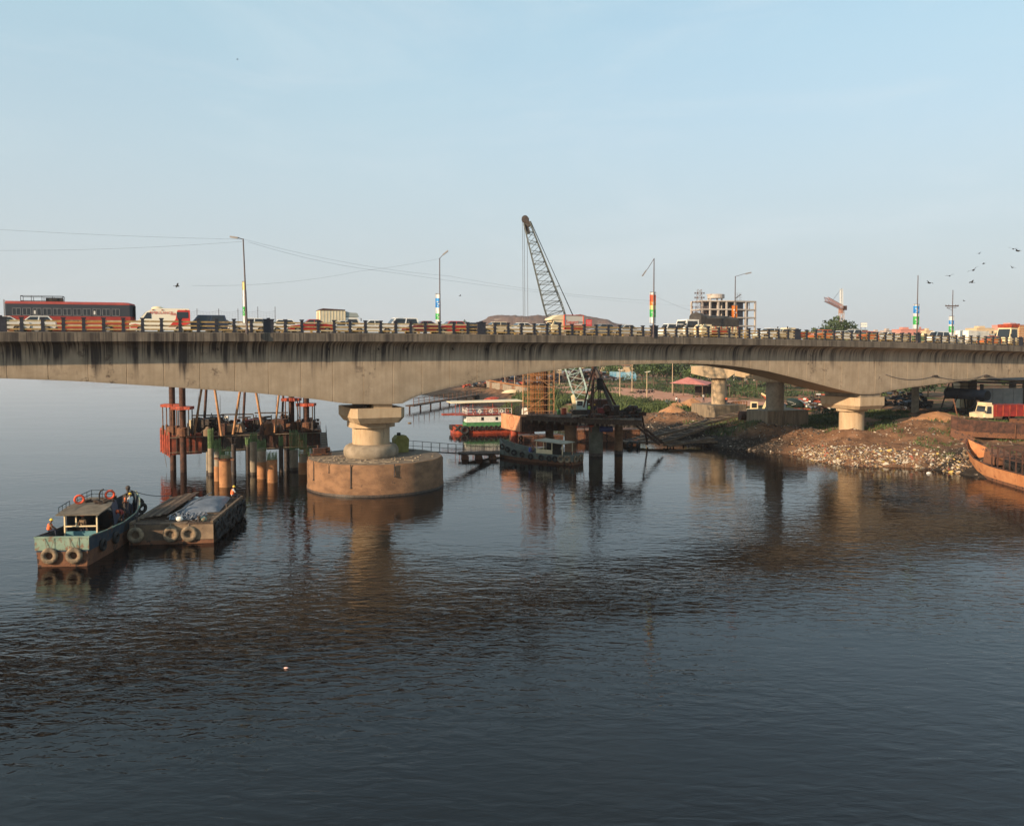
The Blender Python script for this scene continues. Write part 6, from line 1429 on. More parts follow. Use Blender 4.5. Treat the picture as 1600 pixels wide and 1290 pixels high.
    for ii, (xa, xb, hh, nn_, mm) in enumerate(((296,345,1.7,90,'darksteel'),(345,400,1.3,90,'rustd'),(400,452,1.6,90,'darksteel'),(452,498,1.2,60,'rustd'))):
        g = MB(); random.seed(300+ii)
        for k in range(nn_):
            x = random.uniform(xa,xb); Y = Yl+1.2+(x-262)/240*7+random.uniform(0,3); a = Pt(x,690,Y); z_ = zt+random.random()**1.6*hh; g.cbox((a.x,a.y,z_),(random.uniform(.1,.9),random.uniform(.1,.6),random.uniform(.1,.5)),random.uniform(0,3))
        part(e, 'deck_clutter', g, M[mm], kind='stuff')
    g = MB(); a = [(c[0].x+.2+k*(c[1].x-c[0].x-.4)/12, c[0].y+.1+k*(c[1].y-c[0].y)/12, zt) for k in (9,10,11,12)]; rail_run(g, a, 1.0, 2, .03, 1.3); part(e, 'guard_rail', g, M['rustd'])
    for (x, yb, Y) in ((256,716,101),(261,712,102)): g = MB(); a = Pt(x,700,Y); g.tube((a.x,a.y,zb+.5),(a.x+.3,a.y,.4 if x < 258 else 1.4),.03,n=4); part(e, 'hanging_rope', g, M['rope'])
    for k, (x, Y) in enumerate(((345,104),(475,109.5))):
        a = Pt(x,705,Y); g = MB(); g.cbox((a.x,a.y,zb-.25),(1.0,.5,.5)); part(e, 'bottom_bracket', g, M['darksteel'])
rig()
# gangway from platform to caisson, caisson clutter and walkway to the right
def gangway(name, label, a, b, w=.9, h=1.05, post=1.6, m_='darksteel'):
    a, b = Vector(a), Vector(b); e = thing(name, label, 'gangway', a); d = b-a; pr = d.cross(Vector((0,0,1))).normalized()*w/2
    n = max(3, int(d.length/.9))
    for k in range(n):
        p = d*(k+.06)/n; q = d*(k+.94)/n; g = MB(); g.beam(p+Vector((0,0,.05)), q+Vector((0,0,.05)), w, .05); part(e, 'plank', g, M['wood' if k % 2 else 'woodd'])
    for sg in (-1,1):
        g = MB(); g.beam(pr*sg, d+pr*sg, .08, .14); part(e, 'side_beam', g, M[m_])
        g = MB(); rail_run(g, [pr*sg, d+pr*sg], h, 2, .025, post); part(e, 'handrail', g, M[m_])
    return e
gangway('gangway', 'thin inclined gangway with handrail leading from the jack-up platform down to the caisson', at(505,676,106), B2W(7.2,9.5,ZC+.1), .7, 1.0, 3)
gangway('walkway', 'railed timber walkway leading right from the caisson across the river', B2W(16.6,8.2,ZC+.02), at(764,711,111), 1.3, 1.15, 2.0)
gangway('walkway', 'second span of the railed walkway with taller handrail ending near the tyre hung boat', at(732,706.5,113), at(802,705,117), 1.3, 1.5, 1.6)
p = at(748,714,112); e = thing('pontoon', 'small rusty float under the far end of the railed walkway', 'pontoon', (p.x, p.y, 0), .1)
for x in (-1.9,0,1.9): g = MB(); g.tube((x,-1.0,.15),(x,1.2,.15),.5,n=16); part(e, 'float_drum', g, M['rust'])
g = MB(); g.box((-2.8,-1,.62),(2.8,1.2,.78)); part(e, 'deck', g, M['woodd'])
C = lambda s_, t_, z_=0: B2W(s1+s_, tc1+t_, ZC+z_)
e = thing('engine', 'dark rusty engine on skids on the left of the caisson top', 'engine', C(-5.0,2.6), BETA)
g = MB(); g.box((-1.1,-.4,.1),(1.1,.4,.25)); part(e, 'skid', g, M['rust']); g = MB(); g.box((-.8,-.35,.25),(.5,.35,.85)); g.tube((.5,0,.6),(1.0,0,.6),.3,n=14); g.tube((-.3,0,.85),(-.3,0,1.15),.08); part(e, 'engine_block', g, M['rustd'])
g = MB()
rail_run(g, [(-2.2,-.3,0),(-1.2,-.3,0),(1.1,-.3,0)], .55, 2, .03, 1.1); part(e, 'guard_rail', g, M['darksteel'])
e = thing('water_tank', 'olive yellow tank standing behind the pier column on the caisson', 'tank', C(4.0,2.2), BETA)
g = MB(); g.loft([[(-.75,-.7,0),(.75,-.7,0),(.75,.7,0),(-.75,.7,0)],[(-.8,-.75,1.5),(.8,-.75,1.5),(.8,.75,1.5),(-.8,.75,1.5)],[(-.5,-.6,1.9),(.5,-.6,1.9),(.5,.6,1.9),(-.5,.6,1.9)]]); part(e, 'tank_body', g, mat('olive paint', (.16,.15,.03), (.22,.20,.05), 2, .7)); g = MB(); g.tube((-.2,0,1.9),(-.2,0,2.2),.22,n=14); part(e, 'lid', g, M['black'])
g = MB()
for k in range(26):
    a = random.uniform(-2.6,-.6); r0 = random.uniform(3.2,6.7); p = Vector((r0*math.cos(a),r0*math.sin(a),.03)); q = p+Vector((random.uniform(-1.8,1.8),random.uniform(-.5,.5),random.uniform(0,.05)))
    if q.xy.length < 6.9 and q.xy.length > 3.1: g.beam(p,q,.06,.05)
for k in range(60):
    a = random.uniform(-3.0,.2); r0 = random.uniform(3.2,6.9); g.cbox((r0*math.cos(a),r0*math.sin(a),.05),(random.uniform(.05,.22),random.uniform(.05,.2),.1),a)
o = solo('debris', g, M['pierd'], 'loose bars and concrete crumbs strewn on the caisson top', kind='stuff'); o.location = B2W(s1,tc1,ZC)
wire('hanging_rope', [(B2W(2.6,1.7,soff(2.6)+.1), at(477,690,90), .02)], .018, 'thin rope hanging from the girder left of the river pier', None)
g = MB(); g.ball((0,0,.05),.28,10,6,(1.4,.9,.6)); o = solo('float', g, M['khaki'], 'small brown float drifting right of the river pier', 'float', smooth=True); o.location = onz(640,661,0)
g = MB(); g.ball((0,0,.03),.07,8,6,(1.6,1,.7)); o = solo('litter', g, mat('pink white litter', (.7,.42,.36)), 'small pale pink litter floating in the open water in the foreground', 'litter', smooth=True); o.location = onz(447,1044,0)
g = MB(); g.ball((0,0,.04),.22,8,6,(1.3,1,.7)); o = solo('buoy', g, M['white'], 'small white buoy on the dark water in front of the rubbish mound', 'buoy', smooth=True); o.location = onz(1451,739.5,0)

# ================================================================== WORK PLATFORM IN THE NEW BRIDGE LINE
def gz(p, dz=0.): return Vector((p.x, p.y, ground(p.x, p.y)+dz))
def gpx(x, Y, dz=0.):
    X = at(x, 600, Y).x; return Vector((X, Y, ground(X, Y)+dz))
ZP = 5.5
def platform():
    F = [onz(813,648,ZP), onz(930,654,ZP), onz(1003,656.5,ZP)]; B = [onz(818,643.5,ZP), onz(930,646,ZP), onz(1003,648.5,ZP)]
    o = F[1].copy(); o.z = 0
    e = thing('work_platform', 'timber decked work platform on thick round piles carrying the tall rebar cage', 'work platform', o)
    n = 26
    for i in range(n):
        t0, t1 = i/n, (i+.93)/n
        def L_(P, t): 
            t *= 2; k = min(1, int(t)); return P[k].lerp(P[k+1], t-k)
        q = [L_(F,t0)-o, L_(F,t1)-o, L_(B,t1)-o, L_(B,t0)-o]; dz = random.uniform(-.02,.03)
        g = MB(); g.prism([(p.x,p.y) for p in q], ZP-.09+dz, ZP+dz); part(e, 'deck_board', g, M['wood' if random.random() < .5 else 'woodd'])
    for f_ in (.03,.35,.68,.97):
        a = [F[k].lerp(B[k], f_)-o for k in range(3)]; g = MB()
        for p, q in zip(a[:-1], a[1:]): g.beam((p.x,p.y,ZP-.42),(q.x,q.y,ZP-.42),.3,.6)
        part(e, 'main_girder', g, M['woodd' if f_ < .1 else 'darksteel'])
    for i in range(19):
        t = (i+.5)/19*2; k = min(1,int(t)); p = F[k].lerp(F[k+1], t-k)-o; d = (B[k]-F[k]).normalized(); p = p-d*.35; g = MB(); q = p+d*2.2
        g.beam((p.x,p.y,ZP-.85),(q.x,q.y,ZP-.85),.22,.26); part(e, 'cross_joist', g, M['wood'])
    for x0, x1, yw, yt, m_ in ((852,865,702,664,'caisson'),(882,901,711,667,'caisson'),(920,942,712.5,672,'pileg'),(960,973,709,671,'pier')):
        Y = onz((x0+x1)/2, yw, 0).y+.6; X = at((x0+x1)/2, yw, Y).x; r = (x1-x0)/2/FPX*Y; g = MB(); g.lathe((X-o.x,Y-o.y,0), [(r,-2),(r,4.5)], 28); part(e, 'pile', g, M['caisson'] if m_ != 'pileg' else mat('green grey pile', (.075,.075,.055), (.13,.125,.095), 1, .9), smooth=True)  # pile colours darkened to carry the shade they stand in
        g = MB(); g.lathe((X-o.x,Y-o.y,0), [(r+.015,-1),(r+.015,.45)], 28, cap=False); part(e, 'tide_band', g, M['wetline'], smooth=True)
        g = MB(); g.cbox((X-o.x,Y-o.y+1.0,4.62),(r*2+1.0,r*2+3.4,.55)); part(e, 'pile_cap_beam', g, M['rustd'])
    # hanging frames under the right part
    g = MB(); a = at(921,668,112)-o
    for dx in (0,.9,1.8): g.beam((a.x+dx-1.6,a.y-.3,4.6),(a.x+dx-1.6,a.y-.3,4.1-.5*(dx > .5)),.07,.07)
    g.beam((a.x-1.9,a.y-.3,4.35),(a.x+.6,a.y-.3,4.45),.1,.1); g.beam((a.x-.7,a.y-.3,4.3),(a.x-.75,a.y-.3,2.2),.07,.07); part(e, 'hanging_frame', g, M['orange'])
    a = at(947,664,113)-o; g = MB(); g.tube((a.x-.9,a.y,3.9),(a.x+.9,a.y,3.95),.42,n=18); part(e, 'pipe_section', g, mat('deep blue drum', (.02,.035,.12), None, rough=.5), smooth=True)
    g = MB()
    for (x0,y0,x1,y1,Y) in ((985,657,1030,694,111),(991,657,1036,692,113),(1003,650,1012,694,118)): g.beam(at(x0,y0,Y)-o, at(x1,y1,Y+8)-o, .2,.25)
    part(e, 'raking_strut', g, M['rustd'])
platform()
def cap_shell():
    c = B2W(38.0, 23.4, 0); e = thing('pile_cap_shell', 'open steel pile cap formwork box with sunlit orange end face beside the work platform', 'formwork', c, BETA)
    ro = mat('sunlit rusty sheet', (.42,.18,.085), (.52,.26,.14), .8, .8)  # sunlight is in the end wall colour, shade in the dark side wall
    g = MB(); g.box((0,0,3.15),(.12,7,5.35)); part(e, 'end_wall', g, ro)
    g = MB(); g.torus((-.01,3.2,4.3),(1,0,0),.95,.03,28,5,.4); part(e, 'round_mark', g, M['rustd'])
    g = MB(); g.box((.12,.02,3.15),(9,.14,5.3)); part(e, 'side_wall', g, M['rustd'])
    for k in range(8): g = MB(); g.box((.6+k*1.1,-.1,3.1),(.72+k*1.1,.02,5.25)); part(e, 'stiffener', g, M['rustd'])
    g = MB(); g.box((-.1,-.06,3.05),(9.1,7.1,3.15)); g.box((-.07,-.08,3.15),(.0,.05,5.36)); part(e, 'floor_plate', g, M['rust'])
    g = MB(); g.tube((.9,4.2,-1.5),(.9,4.2,3.05),.55,n=18); part(e, 'support_pile', g, M['orange'], smooth=True)
    for k in (1,2): link('tyre_fender', tyre_sml, e, (1.6,3.4,.6+.6*k), (0,0,BETA))
    g = MB(); g.tube((.9,.2,3.1),(6,-3,.3),.05,n=5); g.tube((1.4,.2,3.1),(6.6,-3,.4),.05,n=5); part(e, 'stay_rope', g, M['rustd'])
cap_shell()
def rebar_column():
    c = onz(841, 645.6, ZP); e = thing('rebar_cage', 'tall rust orange rebar cage for a new pier column wrapped in tube scaffolding', 'rebar cage', c)
    H = 7.1; r = 1.22
    for rr, n in ((r, 20), (r-.25, 12)):
        for k in range(n):
            a = 2*math.pi*k/n; g_ = .035
            if 'rb' not in rebar_v: rebar_v['rb'] = MB().tube((0,0,0),(0,0,H),g_,n=5).mesh('main_bar', M['rebarrust'])
            link('main_bar', rebar_v['rb'], e, (rr*math.cos(a), rr*math.sin(a), 0), (random.uniform(-.006,.006), random.uniform(-.006,.006), 0))
    hoop = MB().torus((0,0,0),(0,0,1),r+.03,.028,36,5).mesh('hoop', M['rebarrust'])
    z = .15
    while z < H: link('hoop', hoop, e, (0,0,z)); z += .36
    inn = MB(); inn.torus((0,0,0),(0,0,1),r-.22,.02,28,4); im = inn.mesh('inner_hoop', M['rebarrust'])
    for k in range(12): link('inner_hoop', im, e, (0,0,.3+k*.58))
    # dark formwork panel standing inside on the right
    g = MB(); g.box((.75,-.5,0),(1.35,.9,H)); 
    for k in range(9): g.box((.70,-.56,.3+k*.8),(1.40,.95,.36+k*.8))
    part(e, 'formwork_panel', g, M['rustd'])
    std = MB().tube((0,0,0),(0,0,H+.2),.038,n=6).mesh('standard', M['scaff']); led = MB().tube((-2.35,0,0),(2.35,0,0),.032,n=6).mesh('ledger', M['scaff'])
    for x in (-2.25,-1.55,1.55,2.25):
        for y in (-2.0,2.0): link('standard', std, e, (x,y,0))
    for y in (-.7,.7):
        for x in (-2.25,2.25): link('standard', std, e, (x,y,0))
    for k in range(8):
        z = .5+k*.88
        for y in (-2.0,2.0): link('ledger', led, e, (random.uniform(-.1,.1),y,z), (0,random.uniform(-.01,.01),0))
        for x in (-2.25,2.25): link('ledger', led, e, (x,0,z+.06), (0,0,math.pi/2), (.92,1,1))
    for a, b in (((-2.25,-2.02,.2),(2.25,-2.02,3.6)),((2.25,-2.02,3.6),(-2.25,-2.02,7.0)),((-2.27,-2,.3),(-2.27,2,3.8)),((-2.27,2,3.8),(-2.27,-2,7.0))): g = MB(); g.tube(a,b,.032,n=6); part(e, 'brace', g, M['scaff'])
    for z in (2.2,4.8): g = MB(); g.box((-2.3,-1.98,z),(2.3,-1.35,z+.06)); part(e, 'scaffold_board', g, M['wood'])
rebar_column()
def lattice(e, name, p, q, w0, w1, n, m_, th=.09, foot=0):
    p, q = Vector(p), Vector(q); d = (q-p).normalized(); a = d.cross(Vector((0,1,0))).normalized(); b = a.cross(d).normalized()
    ws = []
    for i in range(n+1):
        t = i/n; w = w0 if t <= .5 else w0+(w1-w0)*(t-.5)/.5
        if t < .14: w = foot+(w0-foot)*t/.14
        ws.append((p.lerp(q, t), w/2))
    C = [(-1,-1),(1,-1),(1,1),(-1,1)]; g = MB()
    for i in range(n):
        (s_, h0), (t_, h1) = ws[i], ws[i+1]
        for j in range(4):
            u0, v0 = C[j]; u1, v1 = C[(j+1) % 4]
            g.beam(s_+a*u0*h0+b*v0*h0, t_+a*u0*h1+b*v0*h1, th, th)
            if i % 2: g.beam(s_+a*u0*h0+b*v0*h0, t_+a*u1*h1+b*v1*h1, th*.6, th*.6)
            else: g.beam(s_+a*u1*h0+b*v1*h0, t_+a*u0*h1+b*v0*h1, th*.6, th*.6)
            if i % 2 == 0: g.beam(s_+a*u0*h0+b*v0*h0, s_+a*u1*h0+b*v1*h0, th*.5, th*.5)
    return part(e, name, g, m_)
def crawler_crane():
    b0 = onz(908, 646, ZP); e = thing('crawler_crane', 'lattice boom crane with pale aqua cab on the work platform, boom rising above the bridge', 'crane', b0)
    Y = b0.y; T = lambda x, y, dy=0: at(x, y, Y+dy) - b0
    foot = T(913, 634); tip = T(823, 348); mid = foot.lerp(tip, .40)
    lattice(e, 'boom_butt', foot, mid, 2.1, 2.1, 9, M['cranecy'], .10, .5)
    d = (tip-mid)
    # upper boom tapers towards the head
    p, q = mid, tip; dd = (q-p).normalized(); a = dd.cross(Vector((0,1,0))).normalized(); b = a.cross(dd).normalized(); g = MB(); n = 22; C = [(-1,-1),(1,-1),(1,1),(-1,1)]
    def wd(t): return (1.3 if t < .25 else 1.3-(t-.25)/.75*.85)
    for i in range(n):
        s_, t_ = p.lerp(q, i/n), p.lerp(q, (i+1)/n); h0, h1 = wd(i/n), wd((i+1)/n)
        for j in range(4):
            u0, v0 = C[j]; u1, v1 = C[(j+1) % 4]
            g.beam(s_+a*u0*h0+b*v0*h0, t_+a*u0*h1+b*v0*h1, .12, .12)
            x0, x1, y0, y1 = (u0,u1,v0,v1) if i % 2 else (u1,u0,v1,v0)
            g.beam(s_+a*x0*h0+b*y0*h0, t_+a*x1*h1+b*y1*h1, .07, .07)
            if i % 2 == 0: g.beam(s_+a*u0*h0+b*v0*h0, s_+a*u1*h0+b*v1*h0, .06, .06)
    part(e, 'boom', g, M['cranebl'])
    g = MB(); g.cbox(tip+Vector((-.05,0,.1)),(.75,.7,1.1)); g.tube(tip+Vector((-.25,-.5,.5)),tip+Vector((-.25,.5,.5)),.5,n=16); g.tube(tip+Vector((.25,-.5,-.2)),tip+Vector((.25,.5,-.2)),.4,n=16); g.beam(tip+Vector((-.35,0,.5)),tip+Vector((.3,0,-1.6)),.5,.5); part(e, 'boom_head', g, M['darksteel'])
    g = MB(); g.tube(tip+Vector((.55,-.3,.2)), T(957,632), .045, n=4); g.tube(tip+Vector((.55,.3,.2)), T(959,632,1), .045, n=4); g.tube(mid.lerp(tip,.42)+Vector((1.0,0,0)), mid.lerp(tip,.42)+Vector((1.8,0,.1)), .06, n=4); part(e, 'pendant_rope', g, M['cranebl'])
    g = MB()
    for dx in (-.62,-.38,.05): g.tube(tip+Vector((dx,0,.3)), Vector((tip.x+dx+.2,0,6.2)), .03, n=4)
    part(e, 'hoist_rope', g, M['wire'])
    g = MB(); g.box((-.8,-1.1,.6),(.75,.4,2.05)); c_ = part(e, 'cab', g, mat('aqua white cab', (.42,.55,.52), (.60,.66,.60), .8, .5))
    g = MB(); g.box((-.7,-1.14,1.25),(.1,-1.09,1.95)); link('window', g.mesh('window', M['glass']), c_)
    g = MB(); g.box((-.85,-1.15,2.06),(.8,.45,2.14)); link('cab_roof', g.mesh('cab_roof', M['rust']), c_)
    g = MB(); g.box((.8,-1.0,.7),(4.2,1.4,2.1)); part(e, 'machinery_house', g, M['rustd'])
    for y in (-1.4,1.1): g = MB(); g.side([(-1.6,.35),(-1.3,.05),(2.6,.05),(2.9,.35),(2.6,.65),(-1.3,.65)], y-.35, y+.35); part(e, 'crawler_track', g, M['darksteel'])
    g = MB(); p0 = T(893,620,-1); g.loft([[p0+Vector((-.1,0,.1)), p0+Vector((.35,0,-.3)), p0+Vector((.45,.05,.5)), p0+Vector((.0,.05,.2))],[p0+Vector((.25,0,-1.9)), p0+Vector((.75,0,-1.9)), p0+Vector((.75,.05,-1.8)), p0+Vector((.3,.05,-1.8))]]); part(e, 'sheet_windbreak', g, M['cream'])
crawler_crane()
def piling_rig():
    b0 = onz(940, 650, ZP); e = thing('piling_rig', 'dark tripod piling rig with long raking leg standing on the right of the work platform', 'piling rig', b0); Y = b0.y
    T = lambda x, y, dy=0: at(x, y, Y+dy) - b0
    ap = T(928, 571, 2)
    for (x,y,dy,r) in ((912,636,-1,.13),(958,641,-1.5,.22),(970,648,4,.16),(922,648,1,.14),(926,648,-2,.13)):
        g = MB(); g.tube(ap, T(x,y,dy), r, n=8); part(e, 'tripod_leg', g, M['rustd' if r < .2 else 'darksteel'])
    for (x0,y0,x1,y1) in ((935,596,936,646),(938,600,938,646),(920,612,938,600),(918,628,934,606)): g = MB(); g.tube(T(x0,y0), T(x1,y1), .08, n=6); part(e, 'leader', g, M['darksteel'])
    g = MB(); c = T(937,600); g.cbox(c,(.8,.8,1.6)); part(e, 'drop_hammer', g, M['black'])
    g = MB(); c = T(928,572,2); g.cbox(c,(.7,.5,.5)); g.tube(c+Vector((0,-.3,-.3)),c+Vector((0,.3,-.3)),.3,n=12); part(e, 'head_sheave', g, M['rustd'])
    for (x,y,w,h,d,m_) in ((942,641,1.6,1.2,1.2,'redp'),(951,637,1.3,1.6,1.2,'rustd'),(962,642,1.0,1.5,1.1,'darksteel'),(933,643,.8,.9,.9,'rustd')):
        c = T(x, y); g = MB(); g.cbox((c.x,c.y,h/2+.02),(w,d,h)); g.tube((c.x-w*.3,c.y-d*.6,h*.7),(c.x-w*.3,c.y+d*.6,h*.7),h*.3,n=12); part(e, 'winch', g, M[m_])
piling_rig()
def heap(name, label, x, Y, w, d, h, n, mats, seed, cat='scrap heap', z=None, sz=(.15,.7), group=None):
    random.seed(seed); c = gpx(x, Y) if z is None else Vector((at(x,600,Y).x, Y, z)); g = MB()
    for k in range(n):
        a = random.uniform(0,6.28); r_ = random.random()**.6; zz = random.uniform(0,1)*h*(1-r_*.8)
        q = Matrix.Rotation(random.uniform(0,6),3,'Z') @ Matrix.Rotation(random.uniform(-.9,.9),3,'X'); s_ = random.uniform(*sz)
        g.cm = random.randrange(len(mats)); g.cbox((r_*w/2*math.cos(a), r_*d/2*math.sin(a), zz), (s_*random.uniform(1,3), s_*random.uniform(.2,.8), s_*random.uniform(.3,.9)), M=q)
    g.cm = 0
    o = solo(name, g, [M[m] for m in mats], label, cat, group, kind='stuff'); o.location = c; return o
heap('scrap_heap', 'black tangle of machinery and hoses at the right end of the work platform', 986, 114, 3.4, 2.2, 2.2, 70, ['black','darksteel','rustd'], 3, z=ZP)
heap('scrap_heap', 'dark clutter along the front of the work platform below the piling rig', 935, 113, 6.5, 1.6, .5, 60, ['darksteel','rustd','woodd'], 4, z=ZP)
def barrel(label, x, y, Y, m_, r=.35, h=.95, z=None):
    p = at(x, y, Y); g = MB(); g.lathe((0,0,0), [(r,0),(r,h*.33),(r*1.05,h*.34),(r,h*.36),(r,h*.66),(r*1.05,h*.68),(r,h*.7),(r,h)], 18)
    o = solo('drum', g, M[m_], label, 'drum', smooth=True); o.location = (p.x, p.y, ZP if z is None else z)
barrel('red drum standing between the rebar cage and the crane', 881, 645, 118.5, 'orange'); barrel('small dark green drum left of the red drum on the platform', 873, 645, 119, 'greenp', .28, .7)
g = MB(); g.box((-.45,-.3,0),(.45,.3,.75)); g.box((-.35,-.25,.75),(.3,.25,.95)); o = solo('sack', g, M['white'], 'white bag at the left foot of the rebar cage', 'sack'); o.location = onz(820,647,ZP)
person('worker in lime green vest and white helmet standing beside the crane cab', onz(920,651,ZP), R(200), 'stand', 'cloth', 'cloth', 'vestg', 'white', 1.05)
person('worker in dark clothes standing right of the lime vested worker on the platform', onz(929,651,ZP), R(160), 'stand', 'cloth', 'khaki', None, 'helmet')

# red pontoon and plank ramps behind the platform
def ponton(label, x0, x1, ywl, ytop, w, m_):
    a, b = onz(x0, ywl, 0), onz(x1, ywl-1.0, 0); d = (b-a); rz = math.atan2(d.y, d.x); L = d.length; h = zpix(ytop, a.y)
    e = thing('pontoon', label, 'pontoon', a, rz); g = MB(); g.loft([[(0,0,-.5),(0,w,-.5),(0,w,h),(0,0,h)],[(L,0,-.5),(L,w,-.5),(L,w,h),(L,0,h)]]); part(e, 'hull', g, M[m_])
    for k in range(int(L/1.6)): g = MB(); g.box((.3+k*1.6,-.06,.1),(.42+k*1.6,.0,h-.05)); part(e, 'hull_rib', g, M['rustd'])
    g = MB(); g.box((-.05,-.08,h),(L+.05,.15,h+.12)); part(e, 'coaming', g, M['rust']); return e
ponton('long dull red pontoon moored behind the piles of the work platform', 898, 1000, 690, 673, 4.5, 'rust')
ponton('rusty flat pontoon behind the grey green boat under the pile cap box', 800, 880, 690, 682, 4, 'rustd')
def ramp(label, a, b, w, n=None, m_='wood'):
    a, b = Vector(a), Vector(b); d = b-a; pr = d.cross(Vector((0,0,1))).normalized(); e = thing('plank_ramp', label, 'ramp', a, 0, 'plank ramps at the river bank'); n = n or int(d.length/.8)
    for sg in (-1,1): g = MB(); g.beam(pr*sg*w/2-Vector((0,0,.15)), d+pr*sg*w/2-Vector((0,0,.15)), .16, .26); part(e, 'side_beam', g, M[m_])
    for k in range(n): p = d*(k+.5)/n; g = MB(); g.beam(p-pr*w/2, p+pr*w/2, d.length/n*.9, .07); part(e, 'plank', g, M['woodd' if k % 3 else 'wood'])
    for k in range(3): p = a+d*(k+.5)/3; gg = min(p.z-.2, max(-1.2, ground(p.x,p.y))); g = MB(); q = d*(k+.5)/3; g.tube((q.x,q.y,-.2),(q.x,q.y,gg-a.z-.5),.12,n=8); part(e, 'prop', g, M['woodd'])
ramp('longest plank ramp climbing the dark bank to the round hammerhead pier', at(975,690,128), at(1172,641,138), 2.6)
ramp('middle plank ramp lying on the mud below the longest ramp', at(1030,690,125), at(1105,664,131), 1.8)
ramp('lowest plank walkway reaching left over the water edge', at(975,689.5,126), at(1120,688,126), 1.3)
ramp('broken plank stage at the water edge right of the tyre floats', at(1040,695,124), at(1112,683,127), 1.4)
for i, x in enumerate((984,996)): o = link('tyre', tyre_blk, None, onz(x, 695, .35), (0,0,.4+i), 1.3); props(o, ('left','right')[i]+' black tyre float under the plank walkway', 'tyre', 'tyre floats under the walkway')

# hammerhead piers of the next bridge line
def hammer(label, xL, xR, Y, ytop, yb0, yb1, xc0, xc1, ycol, yped, deep):
    c = at((xc0+xc1)/2, 600, Y); r = (xc1-xc0)/2/FPX*Y; gz_ = ground(c.x, c.y); e = thing('hammerhead_pier', label, 'bridge pier', (c.x, Y, 0), BETA, 'hammerhead piers')
    zt, z0, z1 = zpix(ytop, Y), zpix(yb0, Y), zpix(yb1, Y); k = FPX*(math.cos(BETA)-(c.x/Y)*math.sin(BETA))/Y
    w0, w1 = (xL-(xc0+xc1)/2)/FPX*Y, (xR-(xc0+xc1)/2)/FPX*Y
    # the broad arm lies along the line of sight's normal: face towards the river, side away in shade
    q = math.radians(-14)-BETA; Rm = Matrix.Rotation(q, 3, 'Z')
    def P(x, y, z): v = Rm @ Vector((x, y, 0)); return (v.x, v.y, z)
    prof = [(w0,zt-.05),(w0,z0),(-r*1.15,z1),(r*1.1,z1),(w1,z0+.15),(w1,zt),(0,zt+.12)]
    g = MB(); n = len(prof); g.v = [P(x,-deep/2,z) for x, z in prof]+[P(x,deep/2,z) for x, z in prof]
    g.f = [tuple(range(n)), tuple(range(n,2*n))[::-1]]+[(i,n+i,n+(i+1) % n,(i+1) % n) for i in range(n)]; g.m = [0]*len(g.f); part(e, 'hammerhead', g, M['pier'])
    g = MB(); g.lathe((0,0,0), [(r,gz_-.5),(r,z1+.02)], 36, cap=False); part(e, 'column', g, M['pierd' if xc0 > 1150 else 'pier'], smooth=True)
    return e, c, r
e, c, r = hammer('pier with broad sunlit hammerhead on a low concrete block, framed below the bridge arch', 1081, 1148, 150, 571.5, 583, 590, 1112, 1135, 633, 652, 4.6)
zt = zpix(632, 148); g = MB(); g.box((-3.6,-3.5,ground(c.x,c.y)-1.2),(3.4,3.4,zt)); 
part(e, 'footing', g, mat('stained footing', (.13,.105,.075), (.22,.17,.115), 1.2, .9, stretch=(2,2,.3)))
e, c, r = hammer('nearer grey column with hammerhead arm tapering up under the haunch', 1150, 1222, 128, 579, 587, 596, 1197.5, 1225, 641, 655, 3.2)
zt = zpix(641, 127); g = MB(); g.box((-3.0,-1.75,ground(c.x,c.y)-1.0),(5.2,3.0,zt)); g.box((-1.4,-2.0,ground(c.x,c.y)-1),( -.6,-1.75,zt-.1)); g.box((.3,-2.0,ground(c.x,c.y)-1),(.7,-1.75,zt-.1)); part(e, 'footing', g, MATS['stained footing'])

# ================================================================== BANK: RUBBISH, STONES, GRASS
def scatter(name, label, n, region, sizes, mats, seed, wgt=None, dens=None, lift=.3):
    r = np.random.default_rng(seed); random.seed(seed); g = MB(); c = 0; t = 0
    while c < n and t < n*25:
        t += 1; x = r.uniform(region[0], region[1]); y = r.uniform(region[2], region[3])
        if dens is not None and r.random() > dens(x, y): continue
        z = ground(x, y)
        if z < -.15: continue
        s_ = r.uniform(*sizes)**1.0 * (1 if r.random() < .85 else 1.7); q = Matrix.Rotation(r.uniform(0,6.28),3,'Z') @ Matrix.Rotation(r.uniform(-.8,.8),3,'X') @ Matrix.Rotation(r.uniform(-.6,.6),3,'Y')
        g.cm = int(r.choice(len(mats), p=wgt)); hx, hy, hz = s_*r.uniform(.6,1.5), s_*r.uniform(.3,.9), s_*r.uniform(.12,.5)
        k = len(g.v); P = [(-hx,-hy*.8,-hz*.5),(hx*.8,-hy,-hz),(hx,hy*.9,-hz*.6),(-hx*.7,hy,-hz),(-hx*.5,-hy*.4,hz),(hx*.5,-hy*.5,hz*.8),(hx*.4,hy*.5,hz)]
        for p in P: v = q @ Vector(p); g.v.append((x+v.x, y+v.y, z+s_*lift+v.z))
        g.f += [(k,k+1,k+5,k+4),(k+1,k+2,k+6,k+5),(k+2,k+3,k+6),(k+3,k,k+4),(k+3,k+4,k+6),(k+4,k+5,k+6)]; g.m += [g.cm]*6; c += 1
    return solo(name, g, mats, label, kind='stuff')
tr = [mat('litter white', (.50,.44,.35)), mat('litter tan', (.30,.20,.115)), mat('litter brown', (.13,.075,.045)), mat('litter dark', (.03,.025,.025)), mat('litter yellow', (.50,.34,.10)), mat('litter grey', (.20,.18,.16)), mat('litter red', (.30,.08,.05))]
